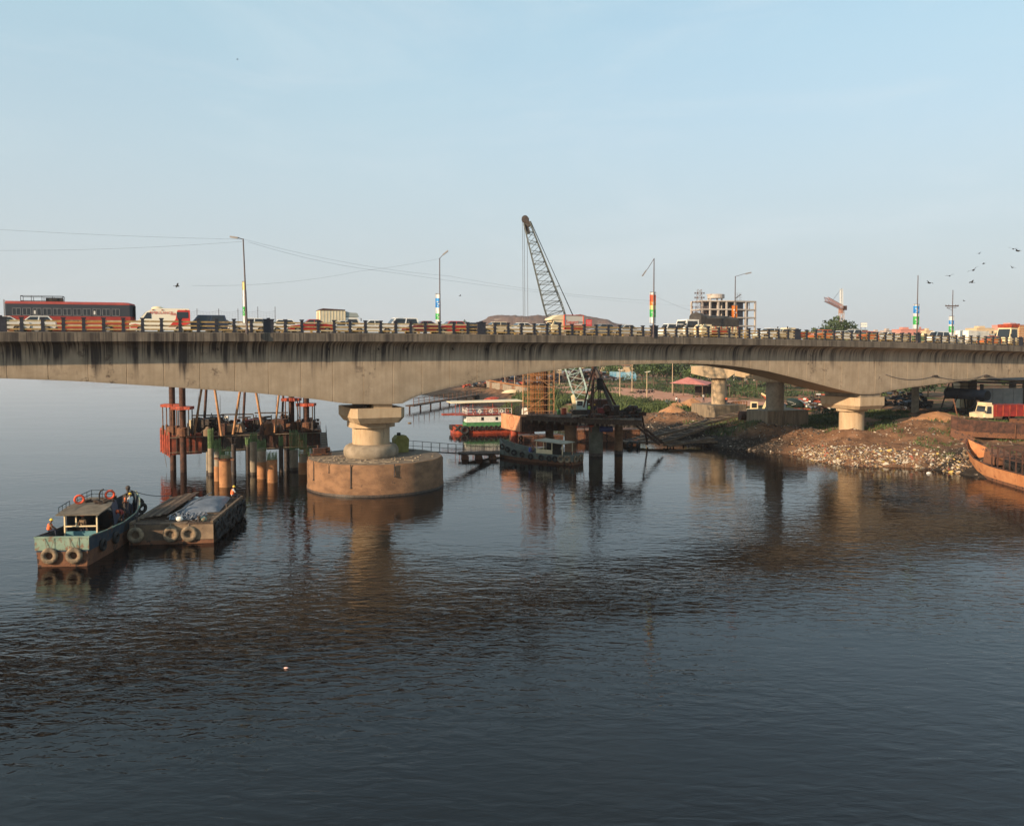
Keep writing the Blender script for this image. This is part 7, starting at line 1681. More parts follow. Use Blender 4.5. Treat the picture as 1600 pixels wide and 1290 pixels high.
def dm(x, y):
    d = float(shore_dist(np.array([x]), np.array([y]))[0]); return math.exp(-((d-1.7)/1.9)**2)*(1 if x < 52 else .55)*(1 if noise.noise(Vector((x*.7, y*.7, 3))) > -.05 else .22)
scatter('rubbish', 'pale rubbish and rubble covering the water side of the dumped mound', 6500, (39.5, 57, 98, 117), (.03,.13), tr, 11, [.15,.22,.26,.22,.04,.08,.03], dm)
scatter('rubbish_large', 'larger pale sacks, sheets and slabs among the rubbish of the mound', 420, (40, 55, 98, 113), (.10,.24), tr, 17, [.34,.3,.14,.05,.08,.06,.03], dm)
scatter('rubbish_scatter', 'scraps and stones scattered thinly over the top of the mound', 900, (41, 62, 104, 124), (.03,.12), tr, 12, [.2,.3,.25,.1,.03,.1,.02])
st_ = [mat('stone brown', (.10,.065,.042)), mat('stone grey', (.11,.095,.08)), mat('stone dark', (.035,.028,.023)), mat('stone pale', (.22,.18,.14))]
scatter('rubble', 'brown stones and rubble on the dark muddy bank below the round piers', 5200, (18, 46, 117, 152), (.04,.18), st_, 13, [.4,.25,.25,.1], lambda x, y: .3+.7*(noise.noise(Vector((x*.2,y*.2,0))) > 0))
scatter('litter', 'a few pale plastic scraps on the dark muddy bank', 130, (24, 44, 114, 146), (.08,.22), tr, 14, [.6,.2,.05,.05,.02,.06,.02])
scatter('stones', 'loose stones on the right hand bank near the rusty hulls', 900, (52, 76, 92, 128), (.04,.18), st_, 15, [.4,.25,.2,.15])
def grass(name, label, n, region, h, m_, seed, dens):
    r = np.random.default_rng(seed); g = MB(); c = t = 0
    while c < n and t < n*20:
        t += 1; x = r.uniform(region[0], region[1]); y = r.uniform(region[2], region[3])
        if r.random() > dens(x, y): continue
        z = ground(x, y)
        if z < .9: continue
        a = r.uniform(0,6.28); hh = h*r.uniform(.5,1.3); w = .10*r.uniform(.6,1.6)*h/.5; dx, dy = math.cos(a)*w, math.sin(a)*w; lx, ly = r.uniform(-.3,.3)*hh, r.uniform(-.3,.3)*hh
        k = len(g.v); g.v += [(x-dx,y-dy,z-.05),(x+dx,y+dy,z-.05),(x+lx+dx*.3,y+ly+dy*.3,z+hh*.8),(x+lx*1.4,y+ly*1.4,z+hh)]; g.f.append((k,k+1,k+2,k+3)); g.m.append(0); c += 1
    return solo(name, g, M[m_], label, kind='stuff')
nn = lambda sc, o, th: (lambda x, y: 1.0 if noise.noise(Vector((x*sc+o, y*sc, 0))) > th else .0)
grass('grass', 'patches of rough green grass on the bank between the piers', 9000, (30, 78, 118, 150), .42, 'leafy', 21, lambda x, y: (1 if noise.noise(Vector((x*.16+3, y*.16, 0))) > .08 else .0)*(0 if (x-47.5)**2+(y-112)**2 < 60 else 1))
grass('reeds', 'taller green weeds growing along the far bank behind the work platform', 16000, (-14, 34, 150, 215), 1.1, 'leafy', 22, lambda x, y: (1 if 2.5 < float(shore_dist(np.array([x]), np.array([y]))[0]) < 24 and noise.noise(Vector((x*.09, y*.09, 5))) > -.12 else 0))
grass('ground_weeds', 'low weeds spread over the open ground before the far trees', 9000, (0, 120, 200, 330), .9, 'leafd', 23, nn(.05, 9, .05))
grass('shore_weeds', 'low weeds on the right bank above the rusty boats', 1800, (54, 80, 100, 118), .35, 'leafy', 24, nn(.3, 2, .1))
def bush(label, x, Y, w, h, m_='leafy', seed=0, n=500, group='bushes on the bank'):
    c = gpx(x, Y); e = thing('bush', label, 'bush', c, 0, group); random.seed(seed); blobs = [(random.uniform(-w*.35,w*.35), random.uniform(-w*.2,w*.2), h*random.uniform(.3,.6), w*.28, w*.25, h*.42) for _ in range(6)]
    g = MB(); leaf_cloud(g, blobs, n, .17, seed); part(e, 'foliage', g, M[m_]); g = MB()
    for k in range(5): g.tube((0,0,-.1), (blobs[k][0],blobs[k][1],blobs[k][2]), .04, .015, 5)
    part(e, 'stem', g, M['trunk'])
for i, (x, Y, w, h, m_, lb) in enumerate(((806,190,5,4.6,'leafy','tall green bush behind the ferry stern'),(790,200,4,2.6,'leafy','low bush left of the tall one behind the ferry'),(845,186,6,2.6,'leafy','bush just right behind the rebar cage'),(872,184,5,2.4,'leafy','bush between the rebar cage and the crane boom'),(897,182,5,2.0,'leafd','low dark bush behind the crane cab'),(955,176,5,2.2,'leafd','dark bush behind the raking leg of the piling rig'),(990,172,6,2.6,'leafy','green bush right of the piling rig machinery'),(1015,170,5,2.4,'leafd','dark bush left of the culvert pipe'),(1040,160,6,2.2,'leafy','bright green bush in front of the culvert pipe'),(1022,163,5,2.0,'leafy','bright green bush lower left of the culvert pipe'),
  (1246,150,5,1.6,'leafd','low bush right of the grey column'),(1272,131,3,1.1,'leafy','small bush on the bank left of the bank pier'),(1292,129,3,1.3,'leafd','small dark bush beside the bank pier'),(1395,128,4,.8,'leafd','low dark bush on the sand right of the bank pier'),(1418,124,3.5,.7,'leafd','low bush on the sand slope'),(1300,137,4,1.4,'leafd','bush behind the bank pier'))):
    bush(lb, x, Y, w, h, m_, i+40, 420 if w < 5 else 700)

# ---- trees behind
tl = ['beside the pale beige viaduct end','tallest of the middle clump behind the bike row','in the middle clump left of the lamp mast','in the clump behind the red roof','right of the red roofed shelter','behind the hammerhead of the sunlit pier','between the two hammerheads','behind the excavator','right of the excavator boom','behind the mixer truck','above the multicoloured scrap','behind the blue sheet fence','left of the blue sheet fence','behind the people on the dirt road','at the far left of the road','behind the rebar cage','far behind the ferry roof','in dark shade under the right span','in shade behind the big pipe','at the right end under the bridge','in shade left of the big pipe','in shade behind the bank pier']
tp = [(1003,262,7.0,5),(1022,250,8.5,6),(1042,256,8.0,6),(1066,250,8.0,6),(1088,240,7.2,5),(1106,252,8.0,6),(1160,240,7.4,6),(1182,236,7.6,6),(1212,240,8.5,6),(1236,246,8.5,6),(1262,250,8,6),(958,300,6.5,5),(925,305,7,5),(895,310,7.5,6),(850,330,7.5,6),(822,330,6.8,6),(780,340,5.8,6),(1400,190,7,6),(1450,195,7,6),(1585,200,7,6),(1425,200,6,6),(1345,205,7,6)]
for i, (x, Y, h, rr) in enumerate(tp):
    c = gpx(x, Y); tree(['dark green','dense green','olive green'][i % 3]+' tree '+tl[i], c.x, c.y, c.z, h, rr*.8, ['leafd','leaf','leaf'][i % 3], 1300, .36, i+60, 'trees behind the bridge', 1.15)
mb_rng = random.Random(5)
for i, (x, Y, h) in enumerate(((980,285,3.0),(1008,236,3.4),(1032,232,3.0),(1060,228,3.2),(940,292,3.2),(1080,222,3.4),(1150,215,3.8),(1170,205,3.2),(1225,205,3.6),(915,295,3))):
    bush(['round shrub at the foot of the far trees, ','leafy shrub before the far trees, '][i % 2]+['under the blue sheet fence','by the left lamp mast','left of the motorbike row','below the red roof corner','beside the dirt road bend','right under the red roofed shelter','between the hammerheads','left of the excavator','right of the grey column','at the road end behind the crane'][i], x, Y, 6, h, ['leafd','leaf'][i % 2], i+90, 600, 'shrubs below the far trees')

# ================================================================== YARD THINGS
for i, (x, yt, yb, Y, lb) in enumerate(((968.5,577,626,190,'slim pale pole left of the middle clump of trees'),(987.5,566,612,225,'pale pole rising in front of the middle trees'),(1010.5,580,636,180,'shorter pale pole ending near the weeds'),(1050.5,565,616,218,'tallest pale pole beside the red roofed shelter'),(874,577,600,255,'far pale pole between the rebar cage and the crane boom'),(804,585,612,240,'thin pale pole left of the rebar cage'),(789,584,610,245,'leftmost thin pale pole above the ferry'))):
    p = at(x, yb, Y); z0 = ground(p.x, Y); z1 = zpix(yt, Y); e = thing('pole', lb, 'pole', (p.x, Y, z0), 0, 'pale poles along the dirt road'); g = MB(); g.tube((0,0,-.2),(0,0,z1-z0),.13,.08,8); part(e, 'shaft', g, M['pier']); g = MB(); g.beam((-.5,0,z1-z0-.2),(.5,0,z1-z0-.1),.1,.1); g.beam((.3,0,z1-z0-.1),(.7,0,z1-z0),.25,.1); part(e, 'lamp_bracket', g, M['white'])
# dirt road sheet over the ground
rd = [gpx(x, Y) for x, Y in ((740,330),(830,262),(900,236),(960,222),(1010,206),(1045,196),(1100,178),(1150,165))]
g = MB(); ring = []
for i, p in enumerate(rd):
    a = rd[max(0,i-1)]; b = rd[min(len(rd)-1,i+1)]; d = (b-a); d.z = 0; d.normalize(); nrm = Vector((-d.y,d.x,0)); 
    ring.append([(p+nrm*k*14).to_tuple() for k in (-1,-.66,-.33,0,.33,.66,1)])
pts = []
for i in range(len(ring)-1):
    for q in range(8):
        pts.append([tuple(ring[i][k][c]+(ring[i+1][k][c]-ring[i][k][c])*q/8 for c in range(3)) for k in range(7)])
pts = [[(x, y, ground(x, y)+.16) for x, y, z in row] for row in pts]
g.loft(pts, closed=False, caps=False); g.f = [tuple(reversed(f)) for f in g.f]
solo('road', g, mat('red dirt road', (.36,.17,.10), (.45,.23,.15), .25, .95, bump=.1, bscale=2), 'broad red dirt road crossing the far bank', kind='structure', smooth=True)
def shelter():
    c = gpx(1078, 205); e = thing('shelter', 'open shelter with low pitched faded red roof in front of the far trees', 'shelter', c); z = zpix(598, 205)-c.z; zr = zpix(590, 200)-c.z
    w = 5.6; g = MB()
    g.add([(-w,-2.5,z),(w*.55,-5,z-.35),(w+.8,2.5,z),(-w*.1,3.5,z),(-.6,-.2,zr)], [(0,1,4),(1,2,4),(2,3,4),(3,0,4),(0,3,2,1)]); part(e, 'roof', g, mat('faded red roof', (.40,.13,.11), (.48,.19,.16), 1.2, .8))
    g = MB()
    g.add([(w*.3,-1,z-.1),(w+5,0,z-.7),(w+5,3,z-.5),(w*.3,3,z+.1),(w*.3,-1,z-.3),(w+5,0,z-.85),(w+5,3,z-.65),(w*.3,3,z-.05)], [(0,1,2,3),(7,6,5,4),(0,4,5,1),(1,5,6,2),(2,6,7,3),(3,7,4,0)]); part(e, 'lean_to', g, M['rustd'])
    for x, y in ((-w*.8,-1.8),(w*.4,-4),(w*.8,1.8),(-w*.2,2.6),(w+4.5,.5)): g = MB(); g.tube((x,y,-.3),(x,y,z-.2),.12,n=6); part(e, 'post', g, M['wood'])
    g = MB(); g.box((w*.3,1.8,0),(w+4.4,2,z-.9)); part(e, 'back_wall', g, M['darksteel'])
shelter()
c = gpx(955, 292); e = thing('sheet_fence', 'blue corrugated sheet fence seen beyond the dirt road', 'fence', c)
for k in range(15):
    g = MB(); x = -9+k*1.2; 
    if k in (6,): continue
    g.box((x,0,.2),(x+1.14,.08,3.6+random.uniform(-.15,.15))); part(e, 'sheet', g, mat('blue sheet', (.08,.26,.40), (.22,.36,.44), .7, .6) if k % 3 else mat('pale blue sheet', (.28,.40,.45), None, rough=.6))
# distant unfinished viaduct
def viaduct():
    Y = 330.; x0, x1 = at(905,575,Y).x, at(1002,575,Y).x; e = thing('viaduct', 'pale beige unfinished viaduct deck ending above the blue sheet fence', 'bridge', ((x0+x1)/2, Y, 0)); w = (x1-x0)/2; za, zb = zpix(573.5,Y), zpix(583,Y)
    g = MB(); g.box((-w-30,0,zb),(w-2.5,7,za)); g.box((w-2.5,1,za-1.2),(w,7,za)); part(e, 'deck_girder', g, M['pier'])
    g = MB(); 
    for k in range(22): g.box((-w-28+k*(2*w+26)/22,.1,za),(-w-27.85+k*(2*w+26)/22,.25,za+.9))
    g.box((-w-30,.1,za+.85),(w-3,.2,za+.95)); part(e, 'parapet_rail', g, M['scaff'], kind='stuff')
    for x in (-w-18,-w+2,w-8): g = MB(); g.box((x-1,2,2),(x+1,5,zb)); part(e, 'pier', g, M['pierd'])
viaduct()
# people and motorbikes by the road
def motorbike(label, p, rz):
    e = thing('motorbike', label, 'motorbike', p, rz, 'motorbikes parked by the dirt road'); wm = MB().torus((0,0,0),(0,1,0),.27,.05,16,6).mesh('wheel', M['black'])
    for x in (-.62,.62): link('wheel', wm, e, (x,0,.32))
    g = MB(); g.loft([[(-.6,-.1,.62),(-.6,.1,.62),(-.6,.1,.72),(-.6,-.1,.72)],[(0,-.14,.62),(0,.14,.62),(0,.14,.78),(0,-.14,.78)],[(.35,-.14,.66),(.35,.14,.66),(.35,.12,.95),(.35,-.12,.95)]]); g.box((-.2,-.12,.25),(.3,.12,.6)); part(e, 'body', g, M['darksteel'])
    g = MB(); g.tube((.62,0,.32),(.4,0,1.0),.035,n=6); g.tube((.4,-.3,1.05),(.4,.3,1.05),.025,n=6); part(e, 'fork', g, M['steelpole']); g = MB(); g.ball((.48,0,.92),.1,8,6); part(e, 'headlight', g, M['white'])
for i, (x, Y, rz) in enumerate(((997,214,.4),(1001,213,1.0),(1006,214,.2),(1014,212,1.2),(1019,213,.6))): motorbike(['leftmost','second','third','fourth','rightmost'][i]+' motorbike in the row beside the dirt road', gpx(x, Y, .16), rz)
pp = [(1062,172,'person in dark blue clothes standing left of the sand heap','stand','cloth','khaki'),(1057,174,'person in white shirt beside the person in dark blue','stand','shirt','cloth'),(1099.5,153,'man in white shirt and turban standing on the footing left of the sunlit pier','stand','shirt','cloth'),(1135,148.3,'worker at the right edge of the sunlit pier footing','bend','vest','cloth'),(912,232,'leftmost person on the dirt road behind the crane','stand','cloth','cloth'),(919,228,'person in pale shirt on the dirt road','stand','shirt','khaki'),(926,226,'person on the dirt road behind the tripod','stand','khaki','cloth'),(940,224,'person in red on the dirt road','stand','redp','cloth')]
for x, Y, lb, ps, a, b in pp:
    q = gpx(x, Y, .16 if Y > 190 else 0); 
    if Y in (153, 148.3): q.z = zpix(632,148)
    person(lb, q, random.uniform(0,6), ps, a, b, None, None, 1.0, 'people on the far bank')
# culvert pipe, excavator, roller, frames, mixer truck, scrap
c = gpx(1043, 170); e = thing('culvert_pipe', 'short black culvert pipe lying open end towards the river', 'pipe', c, 0); g = MB(); g.tube((0,-1,.75),(.6,3,.75),.78,n=24); part(e, 'pipe', g, M['rubber'], smooth=True); g = MB(); g.tube((-.02,-1.02,.75),(0,-.98,.75),.66,n=24); part(e, 'opening_shade', g, M['black'])  # black disc painted as the shade inside the culvert mouth
def sandheap(label, x, Y, w, h, seed, m_='sand'):
    c = gpx(x, Y); g = MB(); n = 22
    for j in range(9):
        for i in range(n):
            a = 2*math.pi*i/n; rr = (1-j/8); k = 1+.25*noise.noise(Vector((math.cos(a)*1.5+seed, math.sin(a)*1.5, j*.3))); g.v.append((w/2*rr*math.cos(a)*k, w/2*rr*math.sin(a)*k*.8, h*(1-rr**1.5)*(1+.2*noise.noise(Vector((i*.7, j*.8, seed))))-.2))
    g.f = [(j*n+i, j*n+(i+1) % n, (j+1)*n+(i+1) % n, (j+1)*n+i) for j in range(8) for i in range(n)]; g.m = [0]*len(g.f)
    o = solo('sand_heap', g, mat('orange sand', (.30,.145,.065), (.38,.20,.10), 1.5, .95, bump=.06, bscale=4), label, 'sand heap', 'sand heaps on the bank', smooth=True); o.location = c
sandheap('large orange sand heap left of the sunlit pier', 1082, 163, 9, 2.4, 1); sandheap('low orange sand heap at the left edge of the pier footing', 1058, 157, 7, 1.8, 2); sandheap('sand heap spilling down left of the footing', 1052, 149, 6, 1.3, 3); sandheap('broad sand heap on the right bank under the bridge', 1466, 122.5, 9.5, 1.5, 4); sandheap('low sand heap left of the broad one on the right bank', 1428, 123, 7, .8, 5)
def excavator():
    c = gpx(1186, 140); e = thing('excavator', 'cream yellow excavator with folded arm parked between the two round columns', 'excavator', c, R(-10)); k = 1.0
    y_ = mat('excavator cream', (.68,.56,.33), (.55,.43,.25), 1.5, .6)
    for y in (-1.0,1.0): g = MB(); g.side([(-1.8,.4),(-1.5,.02),(1.5,.02),(1.8,.4),(1.5,.8),(-1.5,.8)], y-.3, y+.3); part(e, 'crawler_track', g, M['darksteel'])
    g = MB(); g.side([(-1.9,.9),(1.4,.9),(1.4,1.6),(.4,1.9),(-1.9,1.9)], -1.1, 1.1); part(e, 'body', g, y_)
    g = MB(); g.side([(-1.5,1.9),(-.2,1.9),(-.3,3.2),(-1.4,3.2)], -1.05, -.1); cb = part(e, 'cab', g, y_); g = MB(); g.box((-1.3,-1.09,2.2),(-.45,-1.04,3.0)); link('window', g.mesh('window', M['glass']), cb)
    g = MB(); g.beam((.6,0,1.7),(1.6,0,3.9),.35,.5,(0,1,0)); g.beam((1.6,0,3.9),(.4,0,4.6),.3,.4,(0,1,0)); part(e, 'boom', g, y_)
    g = MB(); g.beam((.4,0,4.6),(2.2,0,2.6),.26,.34,(0,1,0)); part(e, 'stick', g, M['orange']); g = MB(); g.loft([[(2.0,-.5,2.6),(2.0,.5,2.6),(2.6,.5,2.4),(2.6,-.5,2.4)],[(1.6,-.5,1.7),(1.6,.5,1.7),(2.5,.5,1.6),(2.5,-.5,1.6)]]); part(e, 'bucket', g, y_)
excavator()
c = gpx(1180, 134); e = thing('steel_pipe', 'thick dark rusty pipe section lying below the excavator', 'pipe', c, R(8)); g = MB(); g.tube((-2.6,0,.75),(2.6,0,.75),.75,n=22); part(e, 'pipe', g, M['rustd'], smooth=True)
for i, (x, Y) in enumerate(((1146,151),(1157,150))):
    c = gpx(x, Y, .6); e = thing('formwork_frame', ['left','right'][i]+' orange steel formwork frame beside the sunlit pier', 'formwork', c, R(12), 'orange formwork frames')
    for k in range(6): g = MB(); g.box((-1.5+k*.55,-.1,0),(-1.4+k*.55,.1,1.9)); part(e, 'upright', g, M['rebarrust'])
    for z in (.1,.7,1.3,1.85): g = MB(); g.box((-1.5,-.13,z),(1.35,-.1,z+.1)); part(e, 'cross_rail', g, M['rebarrust'])
heap('scrap_heap', 'orange and rust coloured frames piled behind the sunlit pier', 1092, 156, 5, 3, 1.2, 60, ['orange','rebarrust','rustd'], 31)
heap('scrap_heap', 'rust coloured frames piled right of the sunlit pier', 1152, 153, 6, 3, 2.0, 90, ['rebarrust','rustd','scaff'], 32)
heap('scrap_heap', 'heap of mixed coloured bundles and machinery behind the haunch', 1276, 160, 9, 5, 3.8, 260, ['rustd','white','orange','bluehull','darksteel','woodd','tarp','black'], 33)
heap('scrap_heap', 'dark heap of machinery in the shade right of the bank pier', 1400, 165, 14, 5, 4.4, 220, ['black','darksteel','rustd','woodd','bluehull'], 34)
heap('scrap_heap', 'pale and dark bundles stacked in the shade left of the big pipe', 1432, 158, 6, 3, 4.2, 90, ['black','darksteel','tarp','tarpd'], 35)
heap('scrap_heap', 'timber and steel offcuts on the ground under the right span', 1495, 142, 7, 3, 1.0, 70, ['rustd','woodd','darksteel'], 36)
def mixer():
    c = gpx(1243, 150); e = thing('mixer_truck', 'dark green mixer truck with white arrow stripe behind the grey column', 'truck', c, R(-8)); dk = mat('dark green drum', (.010,.020,.018), None, rough=.5)
    g = MB(); g.loft([[(x, .0+r_*math.cos(2*math.pi*i/16), z+r_*math.sin(2*math.pi*i/16)) for i in range(16)] for x, z, r_ in ((-2.0,3.2,.5),(-1.2,2.9,1.0),(.5,2.5,1.25),(1.6,2.3,1.0),(2.0,2.2,.6))]); dr = part(e, 'drum', g, dk, smooth=True)
    g = MB(); g.beam((-1.4,-1.27,3.1),(-.1,-1.32,2.6),.03,.16,(0,1,0)); g.beam((-1.2,-1.27,2.3),(-.1,-1.32,2.6),.03,.16,(0,1,0)); link('stripe', g.mesh('stripe', M['white']), dr)
    g = MB(); g.beam((.9,-.9,3.7),(3.6,-.9,1.7),.5,.35); part(e, 'chute', g, M['tarp']); g = MB(); g.box((-2.8,-1.1,1.2),(3.4,1.1,1.55)); part(e, 'chassis', g, M['orange']); g = MB(); g.box((-3.9,-1.1,.9),(-2.4,1.1,2.6)); part(e, 'cab', g, M['bluehull'])
    truck_wheels(e, (-3,.6,1.8), 1.1); e.scale = (.74,.74,.74)
mixer()
# big pipe on trestles and yard under the right span
def bigpipe():
    a, b = at(1480,613,150), at(1543,618,143); d = b-a; e = thing('steel_pipe', 'large blue grey steel pipe on dark trestles under the right hand span', 'pipe', a)
    g = MB(); g.tube((0,0,0), d, .95, n=28); part(e, 'pipe', g, M['rubber'], smooth=True); g = MB(); dn = d.normalized(); g.tube(d-dn*.02, d+dn*.03, .84, n=28); part(e, 'opening_shade', g, M['black'])  # black end disc stands for the shade inside the pipe
    for t_ in (.02,.3,.75):
        p = d*t_; gl = ground(a.x+p.x, a.y+p.y)-a.z; g = MB()
        for sg in (-1,1): g.beam((p.x+sg*1.4,p.y,gl-.2),(p.x+sg*.3,p.y-.9,.4 if t_ > .1 else 1.7),.2,.2)
        g.beam((p.x-1,p.y-.6,-.95),(p.x+1,p.y-.6,-.95),.2,.2); part(e, 'trestle', g, M['darksteel'])
bigpipe()
for (x0,x1,y0,y1,Y,m_,lb) in ((1500,1513,597,608,158,'cream','pale concrete block left of its twin behind the big pipe'),(1515,1526,598,607,158,'pierd','grey concrete block right of its twin behind the big pipe')):
    a, b = at(x0,y1,Y), at(x1,y0,Y); g = MB(); g.prism([(0,0),(b.x-a.x,0),(b.x-a.x,2.5),(0,2.5)], 0, b.z-a.z); g.box((.1,.1,-(a.z-ground(a.x,Y))),(.35,2.4,0)); g.box((b.x-a.x-.35,.1,-(a.z-ground(a.x,Y))),(b.x-a.x-.1,2.4,0)); o = solo('concrete_block', g, M[m_], lb, 'concrete block', 'blocks behind the pipe'); o.location = a
def yardwall():
    e = thing('site_wall', 'grey panel wall of the site yard with dark posts at the far right under the bridge', 'wall', at(1575,632,145)); o = Vector(e.location); zb = ground(o.x,o.y)-o.z
    for k in range(9):
        g = MB(); x = -4.6+k*1.85; 
        if k == 4: continue
        g.box((x,0,zb-.3),(x+1.8,.12,zpix(606 if k < 4 else 609,145)-o.z)); part(e, 'panel', g, mat('grey wall panel', (.20,.20,.19), (.27,.26,.24), .8, .9))
    for x in (-4.7,2.85,4.55,11.9): g = MB(); g.box((x-.2,-.2,zb-.3),(x+.2,.3,zpix(600,145)-o.z)); part(e, 'post', g, M['darksteel'])
    g = MB(); z = zpix(601,145)-o.z; g.beam((-12,-.3,z+.6),(12,-.3,z+.1),.4,.35); g.beam((-12,-.2,z-.3),(12,-.2,z-.2),.2,.15); part(e, 'roof_beam', g, M['darksteel'])
    g = MB(); g.loft([[(-13,-1,z+1.1),(13,-1,z+.5),(13,12,z+1.3),(-13,12,z+1.9)],[(-13,-1,z+1.3),(13,-1,z+.7),(13,12,z+1.5),(-13,12,z+2.1)]]); part(e, 'roof_sheet', g, M['darksteel'])
yardwall()
def tank_truck():
    c = gpx(1560, 126); e = thing('dump_truck', 'old truck with cream cab and red body parked behind the rusty grounded hull', 'truck', c, R(188))
    h = 3.6; g = MB(); g.box((-h-1.2,-1.2,1.0),(h-2.1,1.2,2.75)); bd = part(e, 'cargo_body', g, M['redp'])
    for k in range(6):
        for sg in (-1,1): g = MB(); g.box((-h-1+k*1.15,sg*1.2-.04,1.05),(-h-.88+k*1.15,sg*1.2+.06,2.8)); link('rib', g.mesh('rib', M['orange']), bd)
    cab(e, h-2.0, h-.6, 1.1, 2.75, M['cream'], zf=.8); g = MB(); g.side([(h-.6,.8),(h+.5,.8),(h+.55,1.5),(h-.6,1.7)], -.85, .85); hd = part(e, 'bonnet', g, M['cream'])
    g = MB(); g.box((h-1.8,-1.0,2.76),(h-.9,1.0,3.1)); part(e, 'roof_rack', g, M['cream']); truck_wheels(e, (-h+.2,-h+1.4,h-.6), 1.2)
tank_truck()
def grounded(label, name, x0, x1, yb, ytop, Y0, Y1, bow, ht):
    a = gpx(x0, Y0); b = gpx(x1, Y1); d = b-a; d.z = 0; L = d.length; rz = math.atan2(d.y, d.x) - math.pi/2
    return a, rz, L
# rusty hull on the bank
a = gpx(1590, 112); b = gpx(1512, 113.5); d = b-a; L = 8.4; rz = math.atan2(d.y, d.x)-math.pi/2
e = thing('rusty_hull', 'small rusty brown hull grounded on the bank in front of the truck', 'boat', (a.x, a.y, min(a.z,b.z)+.1), rz); e.rotation_euler.x = R(1.5)
hull(e, [(-1.0,1.2,2.0,1.0),(2,1.4,2.1,1.2),(5.5,1.35,2.2,1.1),(7.2,.9,2.5,.4),(8.2,.15,2.7,.05)], .7, [M['rustd'], M['rust']], 1.0, M['rustd'], bottom=0.)
g = MB(); g.beam((-1.38,.6,.2),(-1.38,.6,1.9),.1,.1); part(e, 'frame', g, M['rust'])
c = gpx(1508, 110.5); g = MB(); g.add([(-1.6,.3,2.0),(1.0,-1.0,.7),(-.3,-1.6,-.1),(-2.0,-.5,1.0)], [(0,1,2,3)]); g.add([(x,y-.03,z-.08) for x,y,z in g.v[:4]], [(3,2,1,0)]); g.f += [(0,4,5,1),(1,5,6,2),(2,6,7,3),(3,7,4,0)]; g.m += [0]*4
o = solo('steel_plate', g, M['rust'], 'bent rusty steel plate leaning against the small grounded hull', 'plate'); o.location = c
c = gpx(1500, 118); g = MB(); g.tube((0,0,0),(-.9,0,3.6),.1,n=8); o = solo('post', g, M['rust'], 'leaning rusty post left of the small grounded hull', 'post'); o.location = c
c = gpx(1593, 119); g = MB(); g.box((-1,-.6,0),(1,.6,1.2)); g.box((-1.05,-.65,1.2),(1.05,.65,1.28)); o = solo('crate', g, M['rust'], 'rusty orange box behind the stern of the small grounded hull', 'crate'); o.location = c
# large rusty boat at the right edge
def big_hull():
    bow = onz(1530, 737, 0); e_ = onz(1665, 775, 0); d = bow-e_; d.z = 0; L = d.length+1.2; rz = math.atan2(d.y, d.x)-math.pi/2
    e = thing('rusty_barge', 'large orange rusted boat at the right edge with its bow run onto the mud', 'boat', (e_.x, e_.y+1.5, 0), rz)
    st = [(0,2.4,1.7,2.2),(L*.45,2.4,1.7,2.1),(L*.68,2.1,2.0,1.5),(L*.84,1.5,2.7,.7),(L*.95,.75,3.3,.2),(L,.12,3.7,.03)]
    hull(e, st, .35, [mat('orange rusted plate', (.36,.14,.055), (.46,.21,.09), .7, .85, bump=.02, spots=((.17,.07,.04), 1.3, .58)), M['rust']], 1.0, M['rustd'])
    wv = lambda y, k: float(np.interp(y, [s_[0] for s_ in st], [s_[k] for s_ in st]))
    y = L*.86
    for sg in (-1,1): link('tyre_fender', tyre_big, e, (sg*(wv(y,1)+.05), y, wv(y,2)-.55), (0,0,sg*R(60)), 1.05)
    g = MB(); g.path([(-wv(q,1)-.02, q, wv(q,2)) for q in np.linspace(0,L,14)], .07, 6); g.path([(wv(q,1)+.02, q, wv(q,2)) for q in np.linspace(0,L,14)], .07, 6); part(e, 'rub_rail', g, M['rustd'])
    g = MB(); g.loft([[(-1.3,L*.66,1.6),(1.2,L*.64,1.6),(1.1,L*.66,3.2),(-.9,L*.68,3.3)],[(-1.3,L*.55,1.6),(1.2,L*.53,1.6),(1.1,L*.52,2.6),(-.9,L*.54,2.6)]]); part(e, 'hatch_plate', g, M['rust'])
    g = MB(); g.tube((.3,L*.52,1.9),(.6,L*.46,1.9),.75,n=16); part(e, 'black_drum', g, M['black'])
    for k, y in enumerate(np.linspace(.5,L*.5,8)):
        g = MB(); g.beam((-1.8,y,1.6),(-1.8,y,4.0),.12,.12); g.beam((1.8,y,1.6),(1.8,y,4.0),.12,.12); g.beam((-1.8,y,3.9),(1.8,y,3.9),.1,.1); g.beam((-1.8,y,2.8),(1.8,y,2.8),.07,.07); part(e, 'deck_frame', g, M['rustd'])
    g = MB()
    for x in (-1.8,1.8):
        for z in (2.8,3.9): g.beam((x,.5,z),(x,L*.5,z),.08,.08)
    part(e, 'frame_rail', g, M['rustd'])
big_hull()
